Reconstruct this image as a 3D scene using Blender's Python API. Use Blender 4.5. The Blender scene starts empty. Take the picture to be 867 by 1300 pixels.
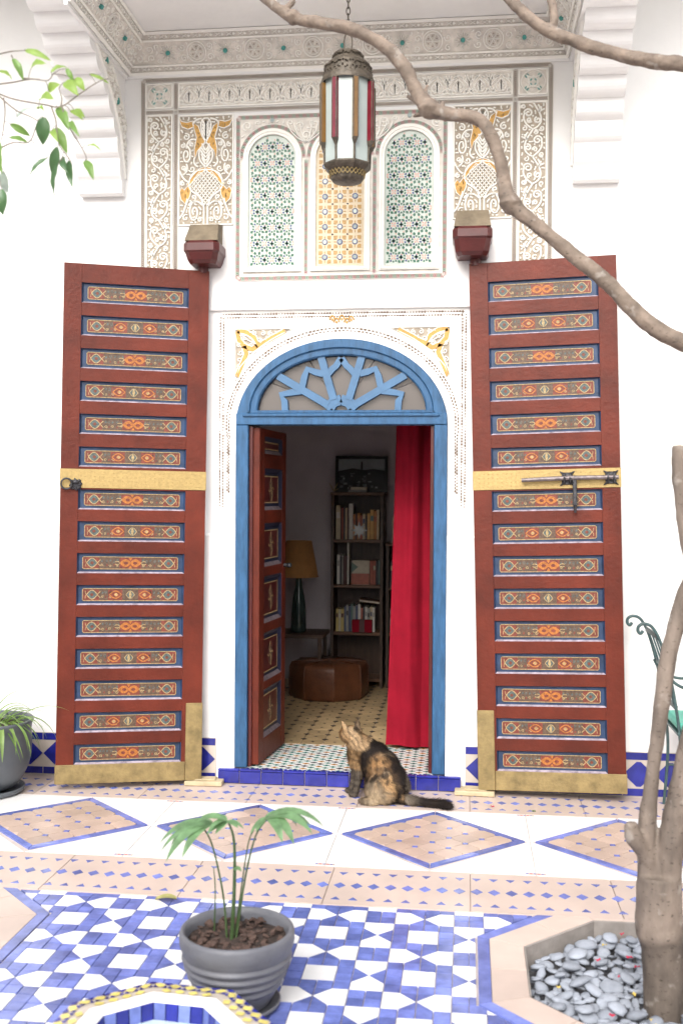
import bpy, bmesh, math, random
import numpy as np
from mathutils import Vector, Matrix, noise

R_ = math.radians
rng = random.Random(7)
scene = bpy.context.scene
COL = scene.collection

# ------------------------------------------------------------------ camera
cam_d = bpy.data.cameras.new('camera')
cam = bpy.data.objects.new('camera', cam_d)
COL.objects.link(cam)
cR = Vector((0.99299486, 0.11799696, 0.00615775))
cU = Vector((-0.00780692, 0.01351929, 0.99987813))
cF = Vector((-0.11789933, 0.99292192, -0.01434578))
cam.matrix_world = Matrix(((cR.x, cU.x, -cF.x, 0.7374), (cR.y, cU.y, -cF.y, -6.1357), (cR.z, cU.z, -cF.z, 1.6832), (0, 0, 0, 1)))
cam_d.sensor_fit = 'VERTICAL'
cam_d.sensor_height = 36.0
cam_d.lens = 37.385
cam_d.clip_start = 0.05
cam_d.clip_end = 500
cam_d.dof.use_dof = True
cam_d.dof.focus_distance = 5.95
cam_d.dof.aperture_fstop = 2.6
scene.camera = cam

# ------------------------------------------------------------------ sky, sun, exposure
SUN_EL, SUN_AZ = 40.0, 190.0       # soft high light falling into the courtyard from behind the viewer
world = bpy.data.worlds.new('World')
scene.world = world
world.use_nodes = True
wn = world.node_tree
for n in list(wn.nodes):
    wn.nodes.remove(n)
w_out = wn.nodes.new('ShaderNodeOutputWorld')
w_bg = wn.nodes.new('ShaderNodeBackground')
w_sky = wn.nodes.new('ShaderNodeTexSky')
w_sky.sky_type = 'NISHITA'
w_sky.sun_disc = False
w_sky.sun_elevation = R_(SUN_EL)
w_sky.sun_rotation = R_(SUN_AZ)
w_sky.dust_density = 4.0
w_sky.air_density = 1.0
w_hs = wn.nodes.new('ShaderNodeHueSaturation')   # thin white cloud: paler than a clear sky
w_hs.inputs['Saturation'].default_value = 0.48
wn.links.new(w_sky.outputs[0], w_hs.inputs['Color'])
wn.links.new(w_hs.outputs[0], w_bg.inputs['Color'])
w_bg.inputs['Strength'].default_value = 0.15
wn.links.new(w_bg.outputs[0], w_out.inputs['Surface'])

sun_d = bpy.data.lights.new('sun', 'SUN')
sun_d.energy = 1.3
sun_d.angle = R_(40)
sun_d.color = (1.0, 0.993, 0.98)
sun = bpy.data.objects.new('sun', sun_d)
COL.objects.link(sun)
sd = Vector((math.sin(R_(SUN_AZ)) * math.cos(R_(SUN_EL)), math.cos(R_(SUN_AZ)) * math.cos(R_(SUN_EL)), math.sin(R_(SUN_EL))))
sun.rotation_euler = sd.to_track_quat('Z', 'Y').to_euler()
sun.location = sd * 20

vs = scene.view_settings
vs.view_transform = 'Standard'
vs.look = 'None'
vs.exposure = .92
vs.gamma = 1.0
scene.cycles.max_bounces = 8
scene.cycles.diffuse_bounces = 4
scene.cycles.glossy_bounces = 2
scene.cycles.transmission_bounces = 2
scene.cycles.caustics_reflective = False
scene.cycles.caustics_refractive = False
scene.cycles.adaptive_threshold = .03
scene.cycles.transparent_max_bounces = 16

# ------------------------------------------------------------------ materials
MATS = {}
def lin(c):
    return tuple(((x / 255) / 12.92 if x / 255 <= .04045 else ((x / 255 + .055) / 1.055) ** 2.4) for x in c)

def M(name, col, rough=.5, var=.12, scale=6., bump=0., bscale=60., metal=0., rnd=0., col2=None, spec=.5, stretch=None, coat=0.):
    m = bpy.data.materials.new(name)
    m.use_nodes = True
    nt = m.node_tree
    b = nt.nodes['Principled BSDF']
    geo = nt.nodes.new('ShaderNodeNewGeometry')
    vec = geo.outputs['Position']
    if stretch:
        mp = nt.nodes.new('ShaderNodeMapping')
        mp.inputs['Scale'].default_value = stretch
        nt.links.new(vec, mp.inputs['Vector'])
        vec = mp.outputs[0]
    nz = nt.nodes.new('ShaderNodeTexNoise')
    nz.inputs['Scale'].default_value = scale
    nz.inputs['Detail'].default_value = 5
    nz.inputs['Roughness'].default_value = .62
    nt.links.new(vec, nz.inputs['Vector'])
    rp = nt.nodes.new('ShaderNodeValToRGB')
    rp.color_ramp.elements[0].position = .32
    rp.color_ramp.elements[1].position = .68
    a = tuple(max(0, c * (1 - var)) for c in col)
    c2 = col2 if col2 else tuple(min(1, c * (1 + var)) for c in col)
    rp.color_ramp.elements[0].color = (*a, 1)
    rp.color_ramp.elements[1].color = (*c2, 1)
    nt.links.new(nz.outputs[0], rp.inputs[0])
    out = rp.outputs[0]
    if rnd:
        oi = nt.nodes.new('ShaderNodeObjectInfo')
        mr = nt.nodes.new('ShaderNodeMapRange')
        mr.inputs['To Min'].default_value = 1 - rnd
        mr.inputs['To Max'].default_value = 1 + rnd
        nt.links.new(oi.outputs['Random'], mr.inputs['Value'])
        hs = nt.nodes.new('ShaderNodeHueSaturation')
        nt.links.new(mr.outputs[0], hs.inputs['Value'])
        nt.links.new(out, hs.inputs['Color'])
        out = hs.outputs[0]
    nt.links.new(out, b.inputs['Base Color'])
    b.inputs['Roughness'].default_value = rough
    b.inputs['Metallic'].default_value = metal
    b.inputs['Specular IOR Level'].default_value = spec
    if coat:
        b.inputs['Coat Weight'].default_value = coat
        b.inputs['Coat Roughness'].default_value = .15
    if bump:
        n2 = nt.nodes.new('ShaderNodeTexNoise')
        n2.inputs['Scale'].default_value = bscale
        n2.inputs['Detail'].default_value = 4
        nt.links.new(vec, n2.inputs['Vector'])
        bp = nt.nodes.new('ShaderNodeBump')
        bp.inputs['Strength'].default_value = bump
        bp.inputs['Distance'].default_value = .01
        nt.links.new(n2.outputs[0], bp.inputs['Height'])
        nt.links.new(bp.outputs[0], b.inputs['Normal'])
    MATS[name] = m
    return m

def leaf_mat(name, col, tr, mix=.5, rough=.35, var=.2):
    m = M(name, col, rough, var, 30)
    nt = m.node_tree
    b = nt.nodes['Principled BSDF']
    out = nt.nodes['Material Output']
    t = nt.nodes.new('ShaderNodeBsdfTranslucent')
    t.inputs['Color'].default_value = (*tr, 1)
    mx = nt.nodes.new('ShaderNodeMixShader')
    mx.inputs[0].default_value = mix
    nt.links.new(b.outputs[0], mx.inputs[1])
    nt.links.new(t.outputs[0], mx.inputs[2])
    nt.links.new(mx.outputs[0], out.inputs['Surface'])
    return m

M('plaster', (.83, .825, .81), .8, .045, 1.6, .25, 16)
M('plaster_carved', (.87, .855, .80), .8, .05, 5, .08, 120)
M('carve_ground', (.36, .31, .245), .9, .22, 18)  # recess pigment, darkened to put the shade between carved strands into the colour
M('carve_ground_pale', (.70, .66, .60), .9, .18, 18)  # paler recess colour for carving that the gallery already shades
M('ochre', (.52, .30, .085), .7, .2, 30)
M('paint_red', (.26, .03, .04), .7, .25, 40)
M('paint_green', (.05, .17, .10), .7, .25, 40)
M('paint_teal', (.07, .30, .27), .7, .2, 40)
M('navy', (.02, .035, .16), .4, .2, 40)
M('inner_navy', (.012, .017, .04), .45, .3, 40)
M('inner_ledge', (.16, .13, .14), .5, .4, 30)  # dimmer version of the painted ledge sheen, for the inner door
M('mosaic_green', (.015, .10, .055), .35, .3, 60)
M('mosaic_pink', (.60, .32, .26), .35, .2, 60)
M('mosaic_tan', (.42, .25, .08), .4, .2, 60)
M('mosaic_white', (.52, .58, .52), .4, .06, 40)
M('mosaic_cream', (.62, .52, .36), .4, .1, 40)
M('mosaic_grey', (.30, .36, .36), .4, .2, 40)
M('lattice_ground', (.16, .11, .075), .9, .3, 30)
M('scallop_line', (.72, .66, .42), .8, .08, 9)
M('door_red', (.108, .0175, .0078), .46, .30, 4, .2, 45, rnd=.05, spec=.3)
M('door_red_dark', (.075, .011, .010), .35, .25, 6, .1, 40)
M('door_panel_blue', (.018, .040, .092), .45, .35, 14, .1, 70)
M('door_ledge', (.34, .285, .33), .5, .45, 30, .3, 90)  # worn paint, made pale lavender to put the sky's reflection into the colour
M('brass', (.42, .30, .115), .45, .12, 60, .15, 90, metal=.3)
M('brass_old', (.27, .20, .085), .5, .3, 14, .25, 70, metal=.3)
M('iron_dark', (.06, .06, .065), .45, .4, 40, .3, 80, metal=.7)
M('iron_bolt', (.20, .17, .17), .5, .35, 40, .2, 80, metal=.6)
M('orn_red', (.16, .034, .02), .5, .45, 60)
M('orn_orange', (.38, .13, .022), .5, .4, 90)
M('orn_cream', (.36, .26, .12), .5, .4, 90)
M('orn_olive', (.095, .058, .036), .5, .45, 90)
M('orn_teal', (.075, .10, .095), .5, .45, 90)
M('corbel_top', (.17, .135, .09), .8, .25, 12, .4, 40)
M('frame_blue', (.032, .098, .20), .4, .26, 7, .2, 30, stretch=(5, 5, 1), spec=.35)
M('tracery_blue', (.055, .14, .26), .35, .12, 8)
M('floor_grout', (.55, .48, .44), .85, .12, 8)
M('tile_white', (.80, .80, .80), .22, .05, 6, .04, 30, rnd=.05)
M('tile_blue', (.14, .18, .47), .2, .3, 11, .06, 40, rnd=.25)
M('tile_blue_dark', (.02, .025, .24), .2, .3, 9, .05, 40, rnd=.2)
M('slab_white', (.80, .79, .78), .3, .05, 2.2, .03, 12, rnd=.03)
M('slab_pink', (.535, .435, .38), .45, .10, 3, .06, 20, rnd=.06)
M('tile_pink', (.49, .375, .31), .35, .14, 5, .05, 30, rnd=.12)
M('tile_yellow', (.68, .58, .17), .25, .2, 20, rnd=.12)
M('tile_cream', (.52, .46, .40), .3, .1, 8, rnd=.06)
M('kerb_grey', (.27, .245, .225), .8, .2, 10, .3, 40)
M('wood_stop', (.50, .41, .26), .7, .15, 14, .1, 50)
M('room_wall', (.58, .53, .55), .8, .1, 2)
M('room_tile', (.42, .30, .16), .35, .2, 6, .05, 40, rnd=.16)
M('room_dark', (.025, .022, .03), .35, .2, 20)
M('star_white', (.72, .72, .70), .25, .06, 20)
M('star_green', (.03, .16, .13), .25, .3, 30)
M('star_amber', (.34, .17, .05), .25, .3, 30)
M('wood_dark', (.055, .027, .014), .45, .3, 8, .15, 40, stretch=(6, 6, 1))
M('wood_shelf', (.12, .055, .025), .45, .3, 8, .15, 40, stretch=(1, 6, 6))
M('leather', (.10, .035, .015), .35, .3, 9, .25, 50)
M('lampshade', (.42, .20, .06), .8, .1, 20)
M('lamp_base', (.03, .05, .045), .12, .3, 10)
M('curtain', (.235, .006, .018), .85, .14, 5, .12, 300, spec=.12)
M('soil', (.035, .022, .017), .95, .5, 50, 1.0, 60)
M('soil_chip', (.075, .045, .035), .9, .4, 60)
M('pot_grey', (.118, .122, .14), .5, .16, 7, .15, 60)
M('pot_smooth', (.10, .112, .125), .42, .14, 5, .06, 60)
M('pebble', (.29, .315, .36), .85, .16, 18, .2, 60, rnd=.17, spec=.2)
M('pebble_gap', (.12, .12, .125), .95, .4, 40)
M('petal_red', (.45, .02, .06), .6, .2, 40)
M('petal_yellow', (.6, .45, .1), .6, .2, 40)
M('bark', (.165, .132, .106), .8, .42, 11, .6, 34, stretch=(1, 1, .4))
def bark_collar(m):
    # the old bark collar at the foot of the trunk is a darker brown, with a ragged upper edge
    nt = m.node_tree; b = nt.nodes['Principled BSDF']
    src = b.inputs['Base Color'].links[0].from_socket
    geo = nt.nodes.new('ShaderNodeNewGeometry'); sx = nt.nodes.new('ShaderNodeSeparateXYZ')
    nt.links.new(geo.outputs['Position'], sx.inputs[0])
    nz = nt.nodes.new('ShaderNodeTexNoise'); nz.inputs['Scale'].default_value = 9
    nt.links.new(geo.outputs['Position'], nz.inputs['Vector'])
    ma = nt.nodes.new('ShaderNodeMath'); ma.operation = 'MULTIPLY_ADD'; ma.inputs[1].default_value = .09
    nt.links.new(nz.outputs[0], ma.inputs[0]); nt.links.new(sx.outputs['Z'], ma.inputs[2])
    mr = nt.nodes.new('ShaderNodeMapRange'); mr.inputs['From Min'].default_value = .225; mr.inputs['From Max'].default_value = .245
    nt.links.new(ma.outputs[0], mr.inputs['Value'])
    mx = nt.nodes.new('ShaderNodeMix'); mx.data_type = 'RGBA'
    dk = nt.nodes.new('ShaderNodeHueSaturation'); dk.inputs['Value'].default_value = .62
    nt.links.new(src, dk.inputs['Color'])
    nt.links.new(mr.outputs[0], mx.inputs['Factor']); nt.links.new(dk.outputs[0], mx.inputs[6]); nt.links.new(src, mx.inputs[7])
    nt.links.new(mx.outputs[2], b.inputs['Base Color'])
bark_collar(MATS['bark'])
def lenticels(m):
    # corky marks and grey lichen flecks scattered over the bark
    nt = m.node_tree; b = nt.nodes['Principled BSDF']
    src = b.inputs['Base Color'].links[0].from_socket
    geo = nt.nodes.new('ShaderNodeNewGeometry')
    for sc, lo, hi, colr, st in ((55, .63, .70, (.04, .028, .02, 1), (1, 1, 2.2)), (20, .62, .72, (.30, .27, .235, 1), (1, 1, 1))):
        mp = nt.nodes.new('ShaderNodeMapping'); mp.inputs['Scale'].default_value = st
        nt.links.new(geo.outputs['Position'], mp.inputs['Vector'])
        nz = nt.nodes.new('ShaderNodeTexNoise'); nz.inputs['Scale'].default_value = sc; nz.inputs['Detail'].default_value = 3
        nt.links.new(mp.outputs[0], nz.inputs['Vector'])
        mr = nt.nodes.new('ShaderNodeMapRange'); mr.inputs['From Min'].default_value = lo; mr.inputs['From Max'].default_value = hi; mr.inputs['To Max'].default_value = .75
        nt.links.new(nz.outputs[0], mr.inputs['Value'])
        mx = nt.nodes.new('ShaderNodeMix'); mx.data_type = 'RGBA'; mx.inputs[7].default_value = colr
        nt.links.new(mr.outputs[0], mx.inputs['Factor']); nt.links.new(src, mx.inputs[6]); src = mx.outputs[2]
    nt.links.new(src, b.inputs['Base Color'])
lenticels(MATS['bark'])
M('bark_branch', (.18, .138, .106), .75, .36, 16, .5, 44); lenticels(MATS['bark_branch'])
M('bark_cut', (.46, .40, .32), .8, .15, 30)
M('twig', (.20, .17, .14), .7, .2, 40)
M('chair_iron', (.045, .085, .085), .4, .3, 30, .2, 80)
M('chair_seat', (.07, .36, .27), .5, .15, 20)
M('lantern_metal', (.085, .07, .052), .5, .4, 40, .4, 60, metal=.35)
M('lantern_white', (.36, .41, .39), .2, .05, 8)
M('lantern_red', (.14, .015, .024), .15, .2, 12)
M('lantern_amber', (.16, .085, .026), .15, .2, 12)
M('water', (.55, .66, .66), .06, .1, 6)
M('paper_cream', (.55, .50, .40), .7, .1, 30)
M('photo_dark', (.02, .02, .022), .35, .4, 12)
M('photo_grey', (.16, .17, .17), .35, .3, 20)
M('photo_sky', (.30, .34, .34), .35, .15, 6)
M('cat_nose', (.03, .02, .02), .5)
leaf_mat('leaf_bright', (.26, .40, .10), (.45, .68, .14), .6)
leaf_mat('leaf_mid', (.15, .27, .075), (.28, .48, .10), .5)
leaf_mat('leaf_dark', (.07, .145, .065), (.12, .24, .08), .35, .3)
leaf_mat('leaf_pale', (.42, .50, .44), (.5, .6, .5), .4, .25)
leaf_mat('palm_leaf', (.15, .27, .13), (.24, .42, .16), .35, .4, .4)
leaf_mat('palm_stem', (.055, .095, .035), (.10, .16, .05), .1, .4)
leaf_mat('spider_leaf', (.22, .34, .10), (.32, .5, .12), .35, .4)

def glass_mat():
    m = bpy.data.materials.new('fan_glass')
    m.use_nodes = True
    nt = m.node_tree
    for n in list(nt.nodes):
        nt.nodes.remove(n)
    o = nt.nodes.new('ShaderNodeOutputMaterial')
    tr = nt.nodes.new('ShaderNodeBsdfTransparent'); tr.inputs[0].default_value = (.75, .72, .70, 1)
    df = nt.nodes.new('ShaderNodeBsdfDiffuse'); df.inputs[0].default_value = (.17, .15, .138, 1)
    gl = nt.nodes.new('ShaderNodeBsdfGlossy'); gl.inputs['Roughness'].default_value = .06
    fr = nt.nodes.new('ShaderNodeFresnel'); fr.inputs[0].default_value = 1.5
    m1 = nt.nodes.new('ShaderNodeMixShader'); m1.inputs[0].default_value = .7
    m2 = nt.nodes.new('ShaderNodeMixShader')
    nt.links.new(tr.outputs[0], m1.inputs[1]); nt.links.new(df.outputs[0], m1.inputs[2])
    nt.links.new(fr.outputs[0], m2.inputs[0]); nt.links.new(m1.outputs[0], m2.inputs[1]); nt.links.new(gl.outputs[0], m2.inputs[2])
    nt.links.new(m2.outputs[0], o.inputs['Surface'])
    MATS['fan_glass'] = m
glass_mat()

def attr_mat(name, attr, rough=.8):
    m = bpy.data.materials.new(name)
    m.use_nodes = True
    nt = m.node_tree
    a = nt.nodes.new('ShaderNodeAttribute'); a.attribute_name = attr
    b = nt.nodes['Principled BSDF']
    nt.links.new(a.outputs['Color'], b.inputs['Base Color'])
    b.inputs['Roughness'].default_value = rough
    b.inputs['Specular IOR Level'].default_value = .25
    MATS[name] = m
attr_mat('cat_fur', 'Col', .7)

# ------------------------------------------------------------------ mesh helpers
class Fr:
    """a flat drawing plane: u right, v up, h out of the surface"""
    def __init__(s, o=(0, 0, 0), u=(1, 0, 0), v=(0, 0, 1), n=(0, -1, 0)):
        s.o, s.u, s.v, s.n = Vector(o), Vector(u), Vector(v), Vector(n)
    def __call__(s, a, b, h=0):
        return s.o + s.u * a + s.v * b + s.n * h
WALL = Fr()
GROUND = Fr((0, 0, 0), (1, 0, 0), (0, 1, 0), (0, 0, 1))

class MB:
    def __init__(s):
        s.v, s.f, s.m, s.s = [], [], [], []
    def add(s, vs, fs, mi=0, sm=False):
        k = len(s.v)
        s.v += [tuple(p) for p in vs]
        for f in fs:
            s.f.append([i + k for i in f]); s.m.append(mi); s.s.append(sm)
    def box(s, x0, x1, y0, y1, z0, z1, mi=0, c=0.):
        if c <= 0:
            vs = [(x, y, z) for z in (z0, z1) for y in (y0, y1) for x in (x0, x1)]
            s.add(vs, [(0, 2, 3, 1), (4, 5, 7, 6), (0, 1, 5, 4), (2, 6, 7, 3), (0, 4, 6, 2), (1, 3, 7, 5)], mi)
            return
        X, Y, Z = (x0, x1), (y0, y1), (z0, z1)
        vs = []; ix = {}
        for i in (0, 1):
            for j in (0, 1):
                for k in (0, 1):
                    sx, sy, sz = (1, -1)[i], (1, -1)[j], (1, -1)[k]
                    for a in range(3):
                        p = [X[i], Y[j], Z[k]]
                        if a != 0: p[0] += sx * c
                        if a != 1: p[1] += sy * c
                        if a != 2: p[2] += sz * c
                        ix[i, j, k, a] = len(vs); vs.append(p)
        fs = []
        for i in (0, 1):
            q = [ix[i, 0, 0, 0], ix[i, 1, 0, 0], ix[i, 1, 1, 0], ix[i, 0, 1, 0]]; fs.append(q if i else q[::-1])
            q = [ix[0, i, 0, 1], ix[1, i, 0, 1], ix[1, i, 1, 1], ix[0, i, 1, 1]]; fs.append(q[::-1] if i else q)
            q = [ix[0, 0, i, 2], ix[1, 0, i, 2], ix[1, 1, i, 2], ix[0, 1, i, 2]]; fs.append(q if i else q[::-1])
        cen = Vector(((x0 + x1) / 2, (y0 + y1) / 2, (z0 + z1) / 2))
        ex = []
        for a in (0, 1):
            for b in (0, 1):
                ex.append([ix[0, a, b, 1], ix[1, a, b, 1], ix[1, a, b, 2], ix[0, a, b, 2]])
                ex.append([ix[a, 0, b, 0], ix[a, 1, b, 0], ix[a, 1, b, 2], ix[a, 0, b, 2]])
                ex.append([ix[a, b, 0, 0], ix[a, b, 1, 0], ix[a, b, 1, 1], ix[a, b, 0, 1]])
        for i in (0, 1):
            for j in (0, 1):
                for k in (0, 1):
                    ex.append([ix[i, j, k, 0], ix[i, j, k, 1], ix[i, j, k, 2]])
        for q in ex:
            ps = [Vector(vs[t]) for t in q]
            nn = (ps[1] - ps[0]).cross(ps[2] - ps[0])
            mid = sum(ps, Vector()) / len(ps)
            fs.append(q if nn.dot(mid - cen) > 0 else q[::-1])
        s.add(vs, fs, mi)
    def poly(s, fr, pts, h, mi=0):
        s.add([fr(a, b, h) for a, b in pts], [list(range(len(pts)))], mi)
    def prism(s, fr, pts, h0, h1, mi=0, mside=None, bev=0.):
        """polygon (any order) raised from h0 to h1 in a frame, open at the back"""
        ar = sum(pts[i][0] * pts[(i + 1) % len(pts)][1] - pts[(i + 1) % len(pts)][0] * pts[i][1] for i in range(len(pts)))
        if ar < 0: pts = pts[::-1]
        n = len(pts)
        top = pts
        if bev:
            cx = sum(p[0] for p in pts) / n; cy = sum(p[1] for p in pts) / n
            top = []
            for i in range(n):
                d = Vector((pts[i][0] - cx, pts[i][1] - cy)); L = max(d.length, 1e-6)
                top.append((pts[i][0] - d.x / L * bev, pts[i][1] - d.y / L * bev))
        if fr.u.cross(fr.v).dot(fr.n) < 0:
            pts = pts[::-1]; top = top[::-1]
        vs = [fr(a, b, h0) for a, b in pts] + [fr(a, b, h1) for a, b in top]
        s.add(vs, [list(range(n, 2 * n))], mi)
        s.add(vs, [(i, (i + 1) % n, n + (i + 1) % n, n + i) for i in range(n)], mi if mside is None else mside)
    def ribbon(s, fr, pts, w, h, mi=0, h0=0., closed=False, top=.55, taper=False):
        n = len(pts)
        if n < 2: return
        P = [Vector((p[0], p[1])) for p in pts]
        vs = []
        for i in range(n):
            a = P[i - 1] if (i > 0 or closed) else P[i]
            b = P[(i + 1) % n] if (i < n - 1 or closed) else P[i]
            t = b - a
            if t.length < 1e-9: t = Vector((1, 0))
            t.normalize()
            nn = Vector((-t.y, t.x))
            ww = (w[i] if isinstance(w, (list, tuple)) else w) / 2
            if taper:
                q = i / (n - 1); ww *= 1 - .65 * q
            for k, hh in ((1, 0), (top, 1), (-top, 1), (-1, 0)):
                c = P[i] + nn * ww * k
                vs.append(fr(c.x, c.y, h0 + h * hh))
        fs = []
        m = n if closed else n - 1
        for i in range(m):
            j = (i + 1) % n
            for k in range(3):
                fs.append((i * 4 + k, j * 4 + k, j * 4 + k + 1, i * 4 + k + 1))
        if fr.u.cross(fr.v).dot(fr.n) > 0:
            fs = [f[::-1] for f in fs]
        s.add(vs, fs, mi)
        if not closed:
            s.add(vs, [(0, 1, 2, 3), ((n - 1) * 4 + 3, (n - 1) * 4 + 2, (n - 1) * 4 + 1, (n - 1) * 4)], mi)
    def tube(s, pts, rad, n=8, mi=0, caps=True, jit=0., seed=0, sq=None):
        P = [Vector(p) for p in pts]
        m = len(P)
        up = Vector((.3, .5, .8)).normalized()
        vs = []
        t0 = (P[1] - P[0]).normalized()
        u = t0.orthogonal().normalized()
        for i in range(m):
            t = (P[min(i + 1, m - 1)] - P[max(i - 1, 0)])
            t.normalize()
            u = (u - t * u.dot(t)).normalized()
            w = t.cross(u)
            r = rad[i] if isinstance(rad, (list, tuple)) else rad
            for k in range(n):
                a = 2 * math.pi * k / n
                d = u * math.cos(a) + w * math.sin(a)
                rr = r
                if jit:
                    q = P[i] + d * r
                    rr = r * (1 + jit * noise.noise(q * 14 + Vector((seed, 0, 0))) + jit * .6 * noise.noise(q * 45 + Vector((seed, 3, 0))))
                vs.append(P[i] + d * rr)
        fs = [(i * n + k, i * n + (k + 1) % n, (i + 1) * n + (k + 1) % n, (i + 1) * n + k) for i in range(m - 1) for k in range(n)]
        s.add(vs, fs, mi, True)
        if caps:
            s.add(vs[:n], [list(range(n))[::-1]], mi)
            s.add(vs[-n:], [list(range(n))], mi)
    def lathe(s, prof, n=32, o=(0, 0, 0), mi=0, sm=True, ph=0.):
        o = Vector(o)
        vs = []
        for r, z in prof:
            for k in range(n):
                a = 2 * math.pi * k / n + ph
                vs.append(o + Vector((r * math.cos(a), r * math.sin(a), z)))
        fs = [(i * n + k, i * n + (k + 1) % n, (i + 1) * n + (k + 1) % n, (i + 1) * n + k) for i in range(len(prof) - 1) for k in range(n)]
        s.add(vs, fs, mi, sm)
    def mesh(s, name, mats, off=None):
        me = bpy.data.meshes.new(name)
        V = s.v if off is None else [(p[0] - off[0], p[1] - off[1], p[2] - off[2]) for p in s.v]
        me.from_pydata(V, [], s.f)
        if isinstance(mats, str): mats = [mats]
        for m in mats: me.materials.append(MATS[m])
        me.polygons.foreach_set('material_index', s.m)
        me.polygons.foreach_set('use_smooth', s.s)
        me.update()
        return me
    def build(s, name, mats, parent=None, local=False, kind=None):
        """vertices are in world metres unless local; a child is stored relative to its parent"""
        off = None
        if not local and parent is not None:
            off = wloc(parent)
        elif not local:
            a = np.array(s.v); lo = a.min(0); hi = a.max(0)
            off = ((lo[0] + hi[0]) / 2, (lo[1] + hi[1]) / 2, lo[2])
        o = bpy.data.objects.new(name, s.mesh(name, mats, off))
        COL.objects.link(o)
        if parent is not None: o.parent = parent
        elif off is not None: o.location = off
        if kind: o['kind'] = kind
        return o

def wloc(o):
    p = Vector((0, 0, 0))
    while o is not None:
        p += o.location; o = o.parent
    return p

def inst(name, me, loc, parent=None, rot=None, kind=None, rel=False):
    o = bpy.data.objects.new(name, me)
    COL.objects.link(o)
    if parent is not None:
        o.parent = parent
        o.location = Vector(loc) if rel else Vector(loc) - wloc(parent)
    else:
        o.location = loc
    if rot: o.rotation_euler = rot
    if kind: o['kind'] = kind
    return o

def tag(o, label=None, cat=None, group=None, kind=None):
    if label: o['label'] = label
    if cat: o['category'] = cat
    if group: o['group'] = group
    if kind: o['kind'] = kind
    return o

def thing(name, loc, label, cat, group=None, rot=None):
    o = bpy.data.objects.new(name, None)
    COL.objects.link(o)
    o.empty_display_size = .1
    o.location = loc
    if rot: o.rotation_euler = rot
    return tag(o, label, cat, group)

def copy_tree(o, parent=None):
    c = o.copy(); COL.objects.link(c); c.parent = parent
    for ch in [x for x in bpy.data.objects if x.parent == o]:
        copy_tree(ch, c)
    return c

# ------------------------------------------------------------------ ornament drawing (2-D)
def spiral(cx, cy, r, turns=1.35, a0=0., d=1, n=None):
    n = n or max(9, int(11 * turns))
    out = []
    for i in range(n + 1):
        t = i / n
        rr = r * (1 - .82 * t)
        a = a0 + d * t * turns * 2 * math.pi
        out.append((cx + rr * math.cos(a), cy + rr * math.sin(a)))
    return out
def arc(cx, cy, rx, ry, a0, a1, n=14):
    return [(cx + rx * math.cos(R_(a0 + (a1 - a0) * i / n)), cy + ry * math.sin(R_(a0 + (a1 - a0) * i / n))) for i in range(n + 1)]
def bez(p0, p1, p2, p3=None, n=10):
    out = []
    for i in range(n + 1):
        t = i / n
        if p3 is None:
            out.append(tuple((1 - t) ** 2 * p0[k] + 2 * t * (1 - t) * p1[k] + t * t * p2[k] for k in (0, 1)))
        else:
            out.append(tuple((1 - t) ** 3 * p0[k] + 3 * t * (1 - t) ** 2 * p1[k] + 3 * t * t * (1 - t) * p2[k] + t ** 3 * p3[k] for k in (0, 1)))
    return out
def mirror(pl):
    return [(-x, y) for x, y in pl]
def densify(pl, st=.004):
    out = []
    for (a, b), (c, d) in zip(pl[:-1], pl[1:]):
        L = math.hypot(c - a, d - b); k = max(1, int(L / st))
        out += [(a + (c - a) * i / k, b + (d - b) * i / k) for i in range(k)]
    out.append(pl[-1])
    return out
def pack(bbox, inside, occ, rmin, rmax, gap, seed, N=2500):
    """greedy circles that keep clear of the drawn lines: the places for the leaf curls"""
    g = np.random.RandomState(seed)
    pts = np.array(occ) if len(occ) else np.zeros((0, 2))
    c = np.column_stack([g.uniform(bbox[0], bbox[1], N), g.uniform(bbox[2], bbox[3], N)])
    d = np.full(N, 9.)
    for i in range(0, len(pts), 400):
        q = pts[i:i + 400]
        d = np.minimum(d, np.sqrt(((c[:, None, :] - q[None]) ** 2).sum(-1)).min(1))
    for i in range(N):
        if not inside(c[i, 0], c[i, 1]): d[i] = 0
    out = []
    for _ in range(400):
        k = int(np.argmax(np.minimum(d, rmax + gap) + g.uniform(0, 1e-3, N)))
        r = min(d[k] - gap, rmax)
        if r < rmin: break
        out.append((c[k, 0], c[k, 1], r))
        d = np.minimum(d, np.sqrt(((c - c[k]) ** 2).sum(1)) - r)
    return out
def rect_occ(x0, x1, y0, y1, st=.006):
    o = []
    n = max(2, int((x1 - x0) / st)); m = max(2, int((y1 - y0) / st))
    for i in range(n + 1): o += [(x0 + (x1 - x0) * i / n, y0), (x0 + (x1 - x0) * i / n, y1)]
    for i in range(m + 1): o += [(x0, y0 + (y1 - y0) * i / m), (x1, y0 + (y1 - y0) * i / m)]
    return o
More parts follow.
